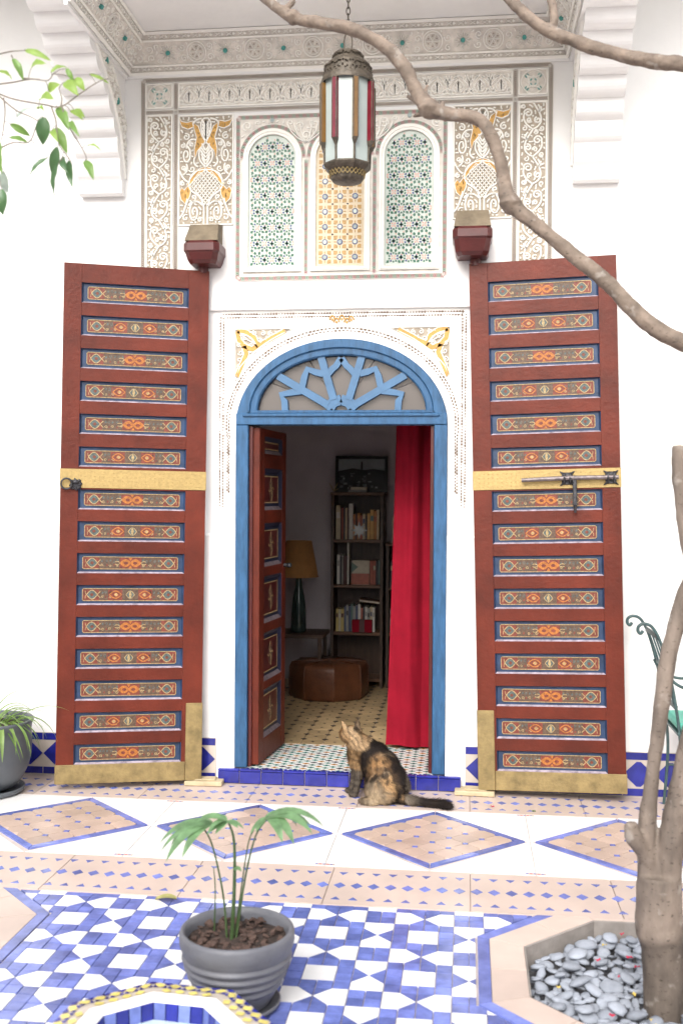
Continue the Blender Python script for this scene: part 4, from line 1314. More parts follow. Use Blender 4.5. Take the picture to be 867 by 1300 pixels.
for z0, z1 in pz:
    b = MB(); y0, y1 = .1055, LW - .0855
    fr = Fr((LT - .018, 0, 0), (0, 1, 0), (0, 0, 1), (1, 0, 0))
    o4 = [(y0, z0), (y1, z0), (y1, z1), (y0, z1)]; e = .022; i4 = [(y0 + e, z0 + e), (y1 - e, z0 + e), (y1 - e, z1 - e), (y0 + e, z1 - e)]
    for a in range(4):
        c = (a + 1) % 4
        b.add([fr(*o4[a], .016), fr(*o4[c], .016), fr(*i4[c], 0), fr(*i4[a], 0)], [(0, 1, 2, 3)], 2 if a == 0 else 1)  # bottom slope carries the painted sheen here too
    b.poly(fr, i4, 0, 1)
    e2 = .045; j4 = [(y0 + e2, z0 + e2), (y1 - e2, z0 + e2), (y1 - e2, z1 - e2), (y0 + e2, z1 - e2)]
    if z1 - z0 < .12: j4 = [(y0 + .035, z0 + .03), (y1 - .035, z0 + .03), (y1 - .035, z1 - .03), (y0 + .035, z1 - .03)]
    b.poly(fr, j4, .001, 0)
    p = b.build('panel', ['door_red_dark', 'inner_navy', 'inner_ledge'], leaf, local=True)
    m = MB()
    m.ribbon(fr, j4, .008, .0012, 0, .001, closed=True)
    if z1 - z0 > .12:
        cy, cz = (y0 + y1) / 2, (z0 + z1) / 2
        for k in range(8):
            a = k * math.pi / 4
            m.ribbon(fr, bez((cy, cz), (cy + .05 * math.cos(a + .5), cz + .05 * math.sin(a + .5)), (cy + .055 * math.cos(a), cz + .075 * math.sin(a)), n=6), .008, .0012, 1 if k % 2 else 0, .0015)
        m.ribbon(fr, [(cy + .03 * math.cos(t * .785), cz + .045 * math.sin(t * .785)) for t in range(8)], .007, .0012, 1, .0015, closed=True)
    m.build('painted_motif', ['orn_cream', 'orn_olive'], p, local=True)
b = MB(); b.tube([(LT + .03, LW - .04, 1.15), (LT, LW - .04, 1.15)], .012, 8); b.lathe([(0, -.015), (.014, -.012), (.018, 0), (.014, .012), (0, .015)], 10, (LT + .035, LW - .04, 1.15))
b.build('door_knob', ['iron_dark'], leaf, local=True)

# ------------------------------------------------------------------ doorstep with blue nosing tiles
step = thing('doorstep', (0, 0, 0), 'low doorstep faced with glazed blue tiles', 'doorstep')
b = MB(); b.box(-.70, .705, -.040, .25, -.005, .078); b.build('step_block', ['floor_grout'], step)
SZ = .085
nt_ = 11; x0 = -.705; dx = 1.415 / nt_
tm = MB(); tm.box(-dx / 2 + .002, dx / 2 - .002, -.0035, .0085, 0, .068, 0, .002); NOSE = tm.mesh('nosing_tile', ['tile_blue_dark'])
for k in range(nt_): inst('nosing_tile', NOSE, (x0 + dx * (k + .5), -.050 + rng.uniform(-.001, .001), .0 + .004), step)
tm = MB(); tm.box(-dx / 2 + .0015, dx / 2 - .0015, -.030, .0, 0, .012, 0, .003); TOPT = tm.mesh('edge_tile', ['tile_blue_dark'])
for k in range(nt_): inst('edge_tile', TOPT, (x0 + dx * (k + .5), -.0245, .0735 + rng.uniform(0, .0008)), step)
b = MB()
b.box(-.545, .55, -.0235, .64, .0785, SZ - .002)
b.build('mosaic_bed', ['star_white'], step)
b = MB(); pit = .085
for r in range(22):
    for c in range(-7, 8):
        y = -.004 + r * .0295; x = (c + (.5 if r % 2 else 0)) * pit
        if abs(x) > .53 or y > .62: continue
        mi = (0, 1, 0, 2, 0, 1, 2, 0)[(r * 3 + c * 2) % 8] if True else 0
        pts = []
        for k in range(8):
            a = k * math.pi / 4; rr = .0215 if k % 2 == 0 else .0105
            pts.append((x + rr * math.cos(a), y + rr * .8 * math.sin(a)))
        b.prism(GROUND, pts, SZ - .003, SZ + .0005, mi)
for c in range(-19, 20):                           # sawtooth of blue at the front edge
    b.prism(GROUND, [(c * .028 - .012, -.0225), (c * .028 + .012, -.0225), (c * .028, -.006)], SZ - .003, SZ + .0008, 3)
tag(b.build('mosaic_stars', ['star_green', 'star_amber', 'room_dark', 'tile_blue_dark'], step), kind='stuff')
# ------------------------------------------------------------------ the room behind
g = MB()
g.box(-2.2, 2.2, .251, 3.2, -.02, SZ - .006)
room_floor = g.build('room_floor', ['floor_grout']); tag(room_floor, kind='structure')
RB = 3.10
g = MB()
g.add([(-2.2, RB, 0), (2.2, RB, 0), (2.2, RB, 2.9), (-2.2, RB, 2.9)], [(0, 1, 2, 3)]); tag(g.build('room_wall_back', ['room_wall']), kind='structure')
g = MB(); g.add([(-1.35, .25, 0), (-1.35, RB, 0), (-1.35, RB, 2.9), (-1.35, .25, 2.9)], [(0, 1, 2, 3)]); tag(g.build('room_wall_left', ['room_wall']), kind='structure')
g = MB(); g.add([(1.8, .25, 0), (1.8, RB, 0), (1.8, RB, 2.9), (1.8, .25, 2.9)], [(0, 1, 2, 3)]); tag(g.build('room_wall_right', ['room_wall']), kind='structure')
g = MB(); g.box(-2.2, 2.2, .25, 3.2, 2.85, 2.95); tag(g.build('room_ceiling', ['room_wall']), kind='structure')
g = MB()                                             # inside face of the facade
for s in (-1, 1): g.add([(s * AW, .251, 0), (s * 2.2, .251, 0), (s * 2.2, .251, 2.9), (s * AW, .251, 2.9)], [(0, 1, 2, 3)])
for a, b in zip(ax[:-1], ax[1:]): g.add([(a, .251, arch_z(a)), (b, .251, arch_z(b)), (b, .251, 2.9), (a, .251, 2.9)], [(0, 1, 2, 3)])
tag(g.build('room_wall_front', ['room_wall']), kind='structure')
pit = .142
tm = MB(); q = pit / 2 - .0015; c = .022
tm.prism(GROUND, [(-q + c, -q), (q - c, -q), (q, -q + c), (q, q - c), (q - c, q), (-q + c, q), (-q, q - c), (-q, -q + c)], -.007, 0, 0, bev=.001)
RT = tm.mesh('floor_tile', ['room_tile'])
dots = MB()
for r in range(18):
    for k in range(-8, 7):
        x, y = k * pit + .03, .71 + r * pit
        if y > RB - .05: continue
        inst('floor_tile', RT, (x, y, SZ + rng.uniform(-.0006, .0006)), room_floor)
        for ddx, ddy in ((pit / 2, pit / 2), (0, 0)):
            cx, cy = x + ddx, y + ddy
            s_ = .020 if ddx else .011
            dots.prism(GROUND, [(cx - s_, cy), (cx, cy - s_), (cx + s_, cy), (cx, cy + s_)], SZ - .006, SZ + .0014, 0)
tag(dots.build('dot_tiles', ['room_dark'], room_floor), kind='stuff')

# curtain
cu = MB(); nx, nz = 90, 30
def cpt(i, j, off=0):
    u = i / nx; v = j / nz
    z = .105 + 2.12 * v
    xl = .228 + .058 * v ** .8; xr = .56
    x = xl + (xr - xl) * u
    amp = .020 + .020 * v
    y = .60 + amp * .8 * math.sin(u * 9 + 2.2 * u * u + .5 * math.sin(v * 3)) * (.35 + .65 * v) + .004 * math.sin(u * 23 + 1.3 * math.sin(u * 5)) * v + .003 * math.sin(u * 41 + v * 2) * v + .012 * math.sin(v * 9 + u * 4) * (1 - v) - .045 * math.sin(min(1, u * 1.5) * math.pi) * (1 - v) + off
    if v < .5: y += .008 * math.sin((u * 1.3 + v) * 22) * (.5 - v)
    z += .008 * math.sin(u * 7) * (1 - v)
    return (x, y, z)
for off in (0, .004):
    vs = [cpt(i, j, off) for j in range(nz + 1) for i in range(nx + 1)]
    cu.add(vs, [(j * (nx + 1) + i, j * (nx + 1) + i + 1, (j + 1) * (nx + 1) + i + 1, (j + 1) * (nx + 1) + i) for j in range(nz) for i in range(nx)], 0, True)
curt = thing('curtain', (.4, .6, .1), 'long crimson curtain hanging inside the right of the doorway', 'curtain')
cu.build('cloth', ['curtain'], curt)
b = MB(); b.tube([(.62, .60, 2.235), (-.62, .60, 2.235)], .014, 10); b.build('rod', ['iron_dark'], curt)

# bookcases -------------------------------------------------------------------------
def bookcase(x0, x1, ztop, shelves, label):
    t = thing('bookcase', ((x0 + x1) / 2, 2.86, SZ), label, 'bookcase')
    y0, y1 = 2.72, 3.02; th = .026
    for a in (x0, x1 - th):
        b = MB(); b.box(a, a + th, y0, y1, SZ, ztop - th - .0005, 0, .002); b.build('side_panel', ['wood_dark'], t)
    b = MB(); b.box(x0 - .006, x1 + .006, y0 - .008, y1 + .002, ztop - th, ztop, 0, .003); b.build('top_board', ['wood_shelf'], t)
    for z in shelves:
        b = MB(); b.box(x0 + th + .0005, x1 - th - .0005, y0 + .004, y1 - .012, z - th, z, 0, .002); b.build('shelf', ['wood_shelf'], t)
    b = MB(); b.box(x0 + .004, x1 - .004, y1 - .01, y1 - .002, SZ + .02, ztop - th - .001); b.build('back_panel', ['wood_dark'], t)
    return t
bookcase(-.402, .038, 1.722, [1.325, .945, .548, .16], 'tall dark wooden bookcase under the framed picture')
bookcase(.062, .66, 1.298, [.93, .548, .16], 'lower dark bookcase half hidden by the curtain')
BC = [(.50, .44, .30), (.32, .08, .05), (.08, .03, .03), (.55, .45, .30), (.62, .60, .55), (.50, .22, .06), (.60, .36, .12), (.07, .09, .16), (.30, .30, .28), (.40, .12, .08), (.12, .20, .18), (.52, .40, .15), (.04, .04, .05)]
for i, c in enumerate(BC): M('book_cover_%d' % i, c, .55, .12, 30)
CN = ['straw', 'brick red', 'dark maroon', 'beige', 'off white', 'orange', 'light orange', 'navy', 'grey', 'rust red', 'teal', 'mustard', 'black']
SH = {'top': 'top shelf of the tall bookcase', 'middle': 'middle shelf of the tall bookcase', 'bottom': 'bottom shelf of the tall bookcase', 'low upper': 'upper shelf of the lower bookcase', 'low bottom': 'bottom shelf of the lower bookcase'}
def book(x, z, w, h, ci, shelf, lean=0, dpt=.16):
    b = MB(); y0 = 2.75 + rng.uniform(0, .015)
    t = .0035
    o = thing('book', (x + w / 2, y0, z), '%s book standing upright on the %s' % (CN[ci], SH[shelf]), 'book', 'books on the %s' % SH[shelf])
    b.box(-w / 2, w / 2, 0, t, 0, h, 0, .001); b.box(-w / 2, -w / 2 + t, t + .0003, dpt, 0, h); b.box(w / 2 - t, w / 2, t + .0003, dpt, 0, h)
    b.build('cover', ['book_cover_%d' % ci], o, local=True)
    p = MB(); p.box(-w / 2 + t + .0002, w / 2 - t - .0002, t + .0005, dpt - .004, .004, h - .005); p.build('pages', ['paper_cream'], o, local=True)
    if rng.random() < .6 and w > .018:
        p = MB(); p.box(-w / 2 + .003, w / 2 - .003, -.0006, .0, h * .62, h * .8); p.build('title_block', ['book_cover_%d' % ((ci + 4) % len(BC))], o, local=True)
    o.rotation_euler = (0, R_(lean), 0)
    return o
def row(x, xe, z, spec, shelf):
    for w, h, c in spec:
        if x + w > xe: break
        book(x, z, w, h, c, shelf); x += w + .0015
row(-.365, .01, 1.3255, [(.036, .285, 0), (.010, .27, 2), (.012, .265, 1), (.014, .27, 12), (.016, .262, 3), (.012, .26, 2), (.034, .30, 4), (.020, .21, 5), (.014, .215, 2), (.022, .22, 5), (.018, .20, 9), (.022, .215, 3), (.016, .19, 12), (.022, .22, 6), (.03, .25, 6), (.022, .24, 5), (.02, .25, 3)], 'top')
row(-.355, -.24, .9455, [(.024, .25, 4), (.014, .24, 12), (.012, .25, 8), (.012, .235, 2), (.018, .24, 2), (.014, .35, 4)], 'middle')
row(-.075, .01, .9455, [(.024, .20, 9), (.022, .20, 9), (.02, .20, 12), (.012, .205, 10)], 'middle')
row(-.36, .01, .5485, [(.02, .19, 11), (.02, .185, 0), (.024, .19, 11), (.016, .21, 7), (.02, .22, 8), (.018, .21, 7), (.016, .23, 10), (.02, .215, 8), (.018, .22, 7), (.022, .23, 4), (.016, .20, 9), (.016, .21, 12), (.02, .21, 4), (.02, .20, 8), (.02, .21, 3), (.02, .205, 4)], 'bottom')
row(.095, .60, .9305, [(.03, .22, 12), (.02, .23, 8), (.025, .22, 7), (.02, .24, 2), (.03, .22, 12), (.02, .23, 10)], 'low upper')
row(.095, .60, .5485, [(.024, .19, 8), (.02, .20, 11), (.022, .20, 4), (.02, .19, 12), (.03, .2, 2)], 'low bottom')
# a book propped face out, a pile lying flat, a red box, a metal star, a small frame, dry coral
o = thing('propped_book', (-.155, 2.735, .9455), 'large book propped face out on the middle shelf', 'book'); o.rotation_euler = (R_(-9), 0, 0)
b = MB(); b.box(-.075, .075, 0, .016, 0, .205, 0, .002); b.build('cover', ['paper_cream'], o, local=True)
b = MB(); b.box(-.074, .074, -.0008, 0, .002, .095); b.poly(Fr((0, -.0011, 0)), [(-.074, .10), (-.02, .15), (-.074, .19)], 0, 1)
b.build('cover_picture', ['book_cover_9', 'book_cover_10'], o, local=True)
o = thing('flat_book', (-.08, 2.85, .79), 'old brown book lying on top of the bottom row', 'book'); o.rotation_euler = (0, R_(6), 0)
b = MB(); b.box(-.09, .09, -.08, .09, 0, .022, 0, .003); b.build('cover', ['leather'], o, local=True); b = MB(); b.box(-.085, .085, -.083, .083, .004, .018); b.build('pages', ['paper_cream'], o, local=True)
o = thing('red_box', (-.135, 2.70, .5485), 'small red box in front of the bottom row of books', 'box')
b = MB(); b.box(-.085, .085, 0, .045, 0, .105, 0, .004); b.build('body', ['curtain'], o, local=True); b = MB(); b.box(-.022, .022, -.002, .047, .002, .107); b.build('ribbon', ['book_cover_2'], o, local=True)
b = MB()
pts = []
for k in range(16):
    a = k * math.pi / 8; r = .075 if k % 2 == 0 else .033; pts.append((r * math.cos(a), r * math.sin(a)))
b.prism(Fr((-.165, 2.725, 1.325 + .078)), pts, 0, .006, 0); b.prism(Fr((-.165, 2.719, 1.403)), [(p[0] * .5, p[1] * .5) for p in pts], 0, .006, 0)
M('pewter', (.30, .30, .29), .4, .2, 20, metal=.6)
tag(b.build('star_ornament', ['pewter']), 'grey metal star leaning on the top row of books', 'ornament')
o = thing('small_frame', (.165, 2.74, 1.2985), 'small pale picture frame on the lower bookcase', 'picture frame'); o.rotation_euler = (R_(-8), 0, R_(10))
b = MB(); b.box(-.055, .055, 0, .015, 0, .23, 0, .003); b.build('frame', ['paper_cream'], o, local=True)
b = MB(); b.prism(Fr((0, -.001, .12)), [(.03 * math.cos(t * .5), .045 * math.sin(t * .5)) for t in range(13)], 0, .001, 0); b.build('picture', ['photo_dark'], o, local=True)
o = thing('dried_coral', (-.385, 2.76, 1.722), 'small spiky dried sprig at the left end of the bookcase top', 'ornament')
b = MB(); gg = random.Random(4)
for k in range(9):
    a = gg.uniform(0, 6.28); e = gg.uniform(.2, 1.2); r = gg.uniform(.05, .085)
    b.tube([(0, 0, .008), (r * .5 * math.cos(a) * math.cos(e), r * .4 * math.sin(a), r * .5 * math.sin(e) + .01), (r * math.cos(a) * math.cos(e), r * .7 * math.sin(a), r * math.sin(e) + .012)], [.005, .004, .0015], 5)
b.build('sprig', ['orn_cream'], o, local=True)
o = thing('stacked_books', (-.18, 2.76, 1.722), 'two pale books lying flat on the bookcase top', 'books')
b = MB(); b.box(-.08, .075, -.02, .09, 0, .02, 0, .002); b.build('lower_book', ['book_cover_8'], o, local=True); b = MB(); b.box(-.06, .07, -.018, .085, .0205, .043, 0, .002); b.build('upper_book', ['paper_cream'], o, local=True)
# framed picture leaning on the wall
o = thing('framed_picture', (-.172, 2.93, 1.7225), 'dark framed black and white view of a town with a tower', 'picture'); o.rotation_euler = (R_(-7), 0, 0)
fw, fh, fb = .226, .315, .026
b = MB(); b.box(-fw, fw, 0, .02, 0, fb, 0, .003); b.box(-fw, fw, 0, .02, fh - fb, fh, 0, .003); b.box(-fw, -fw + fb, 0, .02, fb + .0005, fh - fb - .0005, 0, .003); b.box(fw - fb, fw, 0, .02, fb + .0005, fh - fb - .0005, 0, .003)
b.build('frame', ['photo_dark'], o, local=True)
b = MB(); f = Fr((0, .012, 0))
b.poly(f, [(-fw + fb, fb), (fw - fb, fb), (fw - fb, fh - fb), (-fw + fb, fh - fb)], 0, 0)
b.poly(f, [(-fw + fb, fb), (fw - fb, fb), (fw - fb, .19), (.1, .205), (.02, .195), (-.08, .21), (-fw + fb, .185)], .0006, 1)
b.poly(f, [(-.006, .19), (.010, .19), (.009, .262), (.002, .272), (-.005, .262)], .0009, 1)
gg = random.Random(9)
for k in range(26):
    x = gg.uniform(-.19, .16); z = gg.uniform(.03, .16); w = gg.uniform(.012, .04); h = gg.uniform(.006, .02)
    b.poly(f, [(x, z), (x + w, z), (x + w, z + h), (x, z + h)], .0012 + k * .00003, 2 if k % 3 else 0)
b.build('print', ['photo_sky', 'photo_dark', 'photo_grey'], o, local=True)
# lamp, table, pouf
o = thing('side_table', (-.60, 2.45, SZ), 'small dark square table under the lamp', 'table')
b = MB(); b.box(-.84, -.40, 2.28, 2.66, .545, .578, 0, .003); b.build('table_top', ['wood_dark'], o)
for x in (-.82, -.45):
    for y in (2.30, 2.61):
        b = MB(); b.box(x, x + .03, y, y + .03, SZ, .544, 0, .002); b.build('leg', ['wood_dark'], o)
o = thing('table_lamp', (-.625, 2.42, .5785), 'table lamp with an amber shade and dark bottle base', 'lamp')
b = MB(); b.lathe([(0, 0), (.055, 0), (.062, .012), (.060, .16), (.052, .26), (.032, .36), (.026, .44), (.028, .455), (.012, .46), (.010, .50), (0, .50)], 24, (-.625, 2.42, .5785)); b.build('base', ['lamp_base'], o)
b = MB(); b.lathe([(.165, .452), (.16, .455), (.105, .745), (.103, .745), (.158, .457), (.165, .452)], 32, (-.625, 2.42, .5785)); b.build('lamp_shade', ['lampshade'], o)
b = MB(); b.tube([(-.625, 2.42, 1.08), (-.625, 2.42, 1.27)], .006, 8); b.build('stem', ['brass_old'], o)
o = thing('pouf', (-.36, 2.32, SZ), 'low octagonal brown leather pouf on the room floor', 'pouf')
b = MB(); rr = .315
prof = [(.0, 0), (.95, 0), (1.0, .02), (1.01, .12), (1.0, .24), (.95, .275), (.4, .285), (0, .287)]
for i in range(8):
    m = MB()
    a0, a1 = i * math.pi / 4 + .25, (i + 1) * math.pi / 4 + .25
    vs = []
    for f_, z in prof:
        for a in (a0, (a0 * .5 + a1 * .5), a1):
            k = rr * f_ * (1 if a != a0 * .5 + a1 * .5 else .955)
            vs.append((-.36 + k * math.cos(a), 2.32 + k * .95 * math.sin(a), SZ + z))
    m.add(vs, [(j * 3 + q, j * 3 + q + 1, j * 3 + q + 4, j * 3 + q + 3) for j in range(len(prof) - 1) for q in (0, 1)], 0, True)
    m.build('panel', ['leather'], o)
for i in range(8):
    a0 = i * math.pi / 4 + .25
    m = MB(); m.tube([(-.36 + rr * f_ * math.cos(a0), 2.32 + rr * .95 * f_ * math.sin(a0), SZ + z + .001) for f_, z in prof[1:]], .006, 6); m.build('piping', ['leather'], o)

# ------------------------------------------------------------------ tiled skirting
def skirting(x0, x1, label):
    t = thing('tile_skirting', ((x0 + x1) / 2, -.01, 0), label, 'skirting', 'tiled skirting along the wall')
    b = MB(); b.box(x0, x1, -.010, 0, 0, .255); b.build('field', ['tile_cream'], t)
    per = .172; n = max(1, int(round((x1 - x0) / per))); per = (x1 - x0) / n
    a = MB(); a.box(-per / 2 + .002, per / 2 - .002, -.0125, -.0101, -.0205, .0205, 0, .0008); strip = a.mesh('strip_tile', ['tile_blue_dark'])
    d = MB(); q = per / 2 - .003; d.prism(Fr(), [(-q, 0), (-.012, -.070), (.012, -.070), (q, 0), (.012, .070), (-.012, .070)], .0101, .0125, 0); dm = d.mesh('diamond_tile', ['tile_blue_dark'])
    for k in range(n):
        x = x0 + per * (k + .5)
        inst('strip_tile', strip, (x, 0, .028), t); inst('strip_tile', strip, (x, 0, .232), t)
        inst('diamond_tile', dm, (x, 0, .130), t)
skirting(-3.2, -.728, 'blue and cream tiled skirting left of the doorway')
skirting(.733, 3.2, 'blue and cream tiled skirting right of the doorway')

# ------------------------------------------------------------------ courtyard paving
PER, X0, YC, DY = .951, -.850, -.873, .455
def gtile(name, pts, mat, h=0., bev=.0015, kind=None, parent=None, top=.0):
    cx = sum(p[0] for p in pts) / len(pts); cy = sum(p[1] for p in pts) / len(pts)
    m = MB(); m.prism(GROUND, [(a - cx, b - cy) for a, b in pts], -.008, 0, 0, bev=bev)
    return inst(name, m.mesh(name, [mat]), (cx, cy, h), court_floor)
def below(P, y0):
    out = []
    for i in range(len(P)):
        p, q = P[i], P[(i + 1) % len(P)]
        if p[1] <= y0: out.append(p)
        if (p[1] - y0) * (q[1] - y0) < 0:
            t = (y0 - p[1]) / (q[1] - p[1]); out.append((p[0] + (q[0] - p[0]) * t, y0))
    return out
def shrink(pts, d):
    """inset a convex polygon by d"""
    n = len(pts); ar = sum(pts[i][0] * pts[(i + 1) % n][1] - pts[(i + 1) % n][0] * pts[i][1] for i in range(n))
    if ar < 0: pts = pts[::-1]
    L = []
    for i in range(n):
        a, b = Vector(pts[i]), Vector(pts[(i + 1) % n]); t = (b - a).normalized(); nn = Vector((-t.y, t.x)); L.append((a + nn * d, t))
    out = []
    for i in range(n):
        (p, t), (q, u) = L[i - 1], L[i]
        cr = t.x * u.y - t.y * u.x
        if abs(cr) < 1e-6: out.append(tuple(q)); continue
        s = ((q.x - p.x) * u.y - (q.y - p.y) * u.x) / cr
        out.append(tuple(p + t * s))
    return out
rows_white = []
Yt, Yb = -.428, -1.352        # white strip
dots = MB()
for k in range(-2, 4):
    xl, xr = X0 + PER * k, X0 + PER * (k + 1); xm = (xl + xr) / 2
    # white triangles above and below the waist of the lozenges
    for (ya, yb) in ((Yt, 1), (Yb, -1)):
        xa, xb = xm - PER, xm
        for xs in (-1, 1): gtile('white_slab', shrink([(xl + xs * PER / 2, ya), (xl, YC), (xl, ya)], .0012), 'slab_white', rng.uniform(-.0006, .0004))
    hw = PER / 2 - .022; ys = DY - .022
    V2 = [(xm, YC - ys), (xm + hw, YC), (xm, YC + ys), (xm - hw, YC)]
    kf = 1 - .036 / (hw * ys / math.hypot(hw, ys))
    inn = [(xm + (p[0] - xm) * kf, YC + (p[1] - YC) * kf) for p in V2]
    for i in range(4):
        a, b = V2[i], V2[(i + 1) % 4]; c, d = inn[(i + 1) % 4], inn[i]
        m1 = ((a[0] + b[0]) / 2, (a[1] + b[1]) / 2); m2 = ((c[0] + d[0]) / 2, (c[1] + d[1]) / 2)
        gtile('border_tile', shrink([a, m1, m2, d], .0012), 'tile_blue', .0004); gtile('border_tile', shrink([m1, b, c, m2], .0012), 'tile_blue', .0004)
    # pink field: octagon tiles with blue dots in the gaps, on the lozenge's own grid
    n = 5
    o = Vector(inn[0]); 
    pts4 = [Vector(p) for p in inn]
    e1 = (pts4[1] - pts4[0]) / n; e2 = (pts4[3] - pts4[0]) / n
    c_ = .17
    for i in range(n):
        for j in range(n):
            q = [(c_, .012), (1 - c_, .012), (.988, c_), (.988, 1 - c_), (1 - c_, .988), (c_, .988), (.012, 1 - c_), (.012, c_)]
            gtile('pink_tile', [tuple(pts4[0] + e1 * (i + a) + e2 * (j + b)) for a, b in q], 'tile_pink', -.0002)
    for i in range(n + 1):
        for j in range(n + 1):
            cc = pts4[0] + e1 * i + e2 * j
            q = [(-c_, 0), (0, -c_), (c_, 0), (0, c_)]
            if 0 < i < n and 0 < j < n: dots.prism(GROUND, [tuple(cc + (e1 * a + e2 * b) * .9) for a, b in q], -.006, .0004, 0)
    dots.prism(GROUND, [(xl - .045, Yb + .012), (xl + .045, Yb + .012), (xl + .045, Yb + .030), (xl - .045, Yb + .030)], -.002, .0008, 1)
    for w in range(5): dots.prism(GROUND, [(xl - .04 + w * .017, Yb + .015), (xl - .030 + w * .017, Yb + .021), (xl - .04 + w * .017, Yb + .027), (xl - .046 + w * .017, Yb + .021)], -.001, .0014, 2 if w % 2 else 0)
    dots.prism(GROUND, [(xl - .045, Yt - .030), (xl + .045, Yt - .030), (xl + .045, Yt - .012), (xl - .045, Yt - .012)], -.002, .0008, 1)
    for w in range(5): dots.prism(GROUND, [(xl - .04 + w * .017, Yt - .027), (xl - .030 + w * .017, Yt - .021), (xl - .04 + w * .017, Yt - .015), (xl - .046 + w * .017, Yt - .021)], -.001, .0014, 2 if w % 2 else 0)
tag(dots.build('dot_tiles', ['tile_blue', 'tile_pink', 'petal_red'], court_floor), kind='stuff')
# bands of pink slabs with rows of blue lozenges
def band(ya, yb, per, dh, rows):
    n = 10; xs = [-2.9 + .61 * i for i in range(11)]
    for a, b in zip(xs[:-1], xs[1:]):
        gtile('pink_slab', shrink([(a, ya), (b, ya), (b, yb), (a, yb)], .001), 'slab_pink', 0)
    m = MB(); w_ = per * .35; m.prism(GROUND, [(-w_, 0), (0, -dh / 2), (w_, 0), (0, dh / 2)], -.002, .0016, 0); me = m.mesh('diamond_tile', ['tile_blue'])
    tri = MB()
    for yy, kind in rows:
        k = 0; x = -2.3
        while x < 2.7:
            if kind == 'd': inst('diamond_tile', me, (x, yy, 0), court_floor)
            else:
                s_ = 1 if kind == 'u' else -1
                tri.prism(GROUND, [(x - w_ * .75, yy - s_ * dh * .2), (x + w_ * .75, yy - s_ * dh * .2), (x, yy + s_ * dh * .28)], -.002, .0016, 0)
            x += per
    tag(tri.build('triangle_tiles', ['tile_blue'], court_floor), kind='stuff')
band(-1.354, -1.800, .0735, .066, [(-1.44, 'n'), (-1.585, 'd'), (-1.735, 'u')])
band(-.012, -.426, .0735, .060, [(-.115, 'n'), (-.235, 'd'), (-.36, 'u')])
# blue and white star field ---------------------------------------------------------
BEDX, BEDY = 1.45, -2.32
BLX = -1.585
def in_field(x, y, m=0.):
    if y > -1.812 - m: return False
    for cx, s in ((BEDX, 1), (BLX, -1)):
        dx, dy = abs(x - cx), abs(y - BEDY)
        A = .66 + m
        if dx < A and dy < A and dx + dy < A * 1.414 + .0 : return False
        if s * (x - cx) > 0 and dy < A * 3: return False
        if s * (x - cx) > -.0 : return False
    return True
a_ = .1165; PP = 3 * a_
ox, oy = .463, -1.848
whites, blues = [], []
def R4(x, y, w, h): return [(x, y), (x + w, y), (x + w, y + h), (x, y + h)]
for i in range(-6, 4):
    for j in range(-6, 2):
        x, y = ox + i * PP, oy + j * PP
        h = a_ / 2
        # W cell: origin at its lower-left corner, 2a x 2a
        whites.append(R4(x + h, y + h, a_, a_))
        for (u, v) in ((0, 0), (3, 0), (0, 3), (3, 3), (1, 0), (2, 0), (1, 3), (2, 3), (0, 1), (0, 2), (3, 1), (3, 2)): blues.append(R4(x + u * h, y + v * h, h, h))
        # H cell above: 2a x a
        hy = y + 2 * a_
        whites.append([(x, hy), (x + h, hy), (x + a_, hy + h), (x + h, hy + a_), (x, hy + a_)])
        whites.append([(x + 2 * a_, hy), (x + 2 * a_, hy + a_), (x + 2 * a_ - h, hy + a_), (x + a_, hy + h), (x + 2 * a_ - h, hy)])
        for q in ([(x + h, hy), (x + a_, hy), (x + a_, hy + h)], [(x + a_, hy), (x + a_ + h, hy), (x + a_, hy + h)], [(x + h, hy + a_), (x + a_, hy + h), (x + a_, hy + a_)], [(x + a_, hy + a_), (x + a_, hy + h), (x + a_ + h, hy + a_)]): blues.append(q)
        # V cell to the right: a x 2a
        vx = x + 2 * a_
        whites.append([(vx, y), (vx + a_, y), (vx + a_, y + h), (vx + h, y + a_), (vx, y + h)])
        whites.append([(vx, y + 2 * a_), (vx, y + 2 * a_ - h), (vx + h, y + a_), (vx + a_, y + 2 * a_ - h), (vx + a_, y + 2 * a_)])
        for q in ([(vx, y + h), (vx + h, y + a_), (vx, y + a_)], [(vx, y + a_), (vx + h, y + a_), (vx, y + a_ + h)], [(vx + a_, y + h), (vx + a_, y + a_), (vx + h, y + a_)], [(vx + a_, y + a_), (vx + a_, y + a_ + h), (vx + h, y + a_)]): blues.append(q)
        for u in (0, 1):
            for v in (0, 1): blues.append(R4(vx + u * h, hy + v * h, h, h))
def field_clip(poly):
    """cut a tile against the straight edges of the field (convex clipping per half-plane where it applies)"""
    def half(P, n, d):
        out = []
        for i in range(len(P)):
            p, q = P[i], P[(i + 1) % len(P)]
            a = p[0] * n[0] + p[1] * n[1] - d; b = q[0] * n[0] + q[1] * n[1] - d
            if a <= 0: out.append(p)
            if a * b < 0:
                t = a / (a - b); out.append((p[0] + (q[0] - p[0]) * t, p[1] + (q[1] - p[1]) * t))
        return out
    P = half(poly, (0, 1), -1.813)
    if len(P) < 3: return P
    cx = sum(p[0] for p in P) / len(P); cy = sum(p[1] for p in P) / len(P)
    A = .672; k = 1.4142
    for bx_, s in ((BEDX, 1), (BLX, -1)):
        # three edges of the octagon that face the field; a tile belongs outside at least one of them
        e = [((s * 1., 0.), s * bx_ - A), ((s / k, 1 / k), (s * bx_ + BEDY) / k - A), ((s / k, -1 / k), (s * bx_ - BEDY) / k - A)]
        best = min(e, key=lambda q: cx * q[0][0] + cy * q[0][1] - q[1])
        P = half(P, best[0], best[1])
        if len(P) < 3: return P
    return P
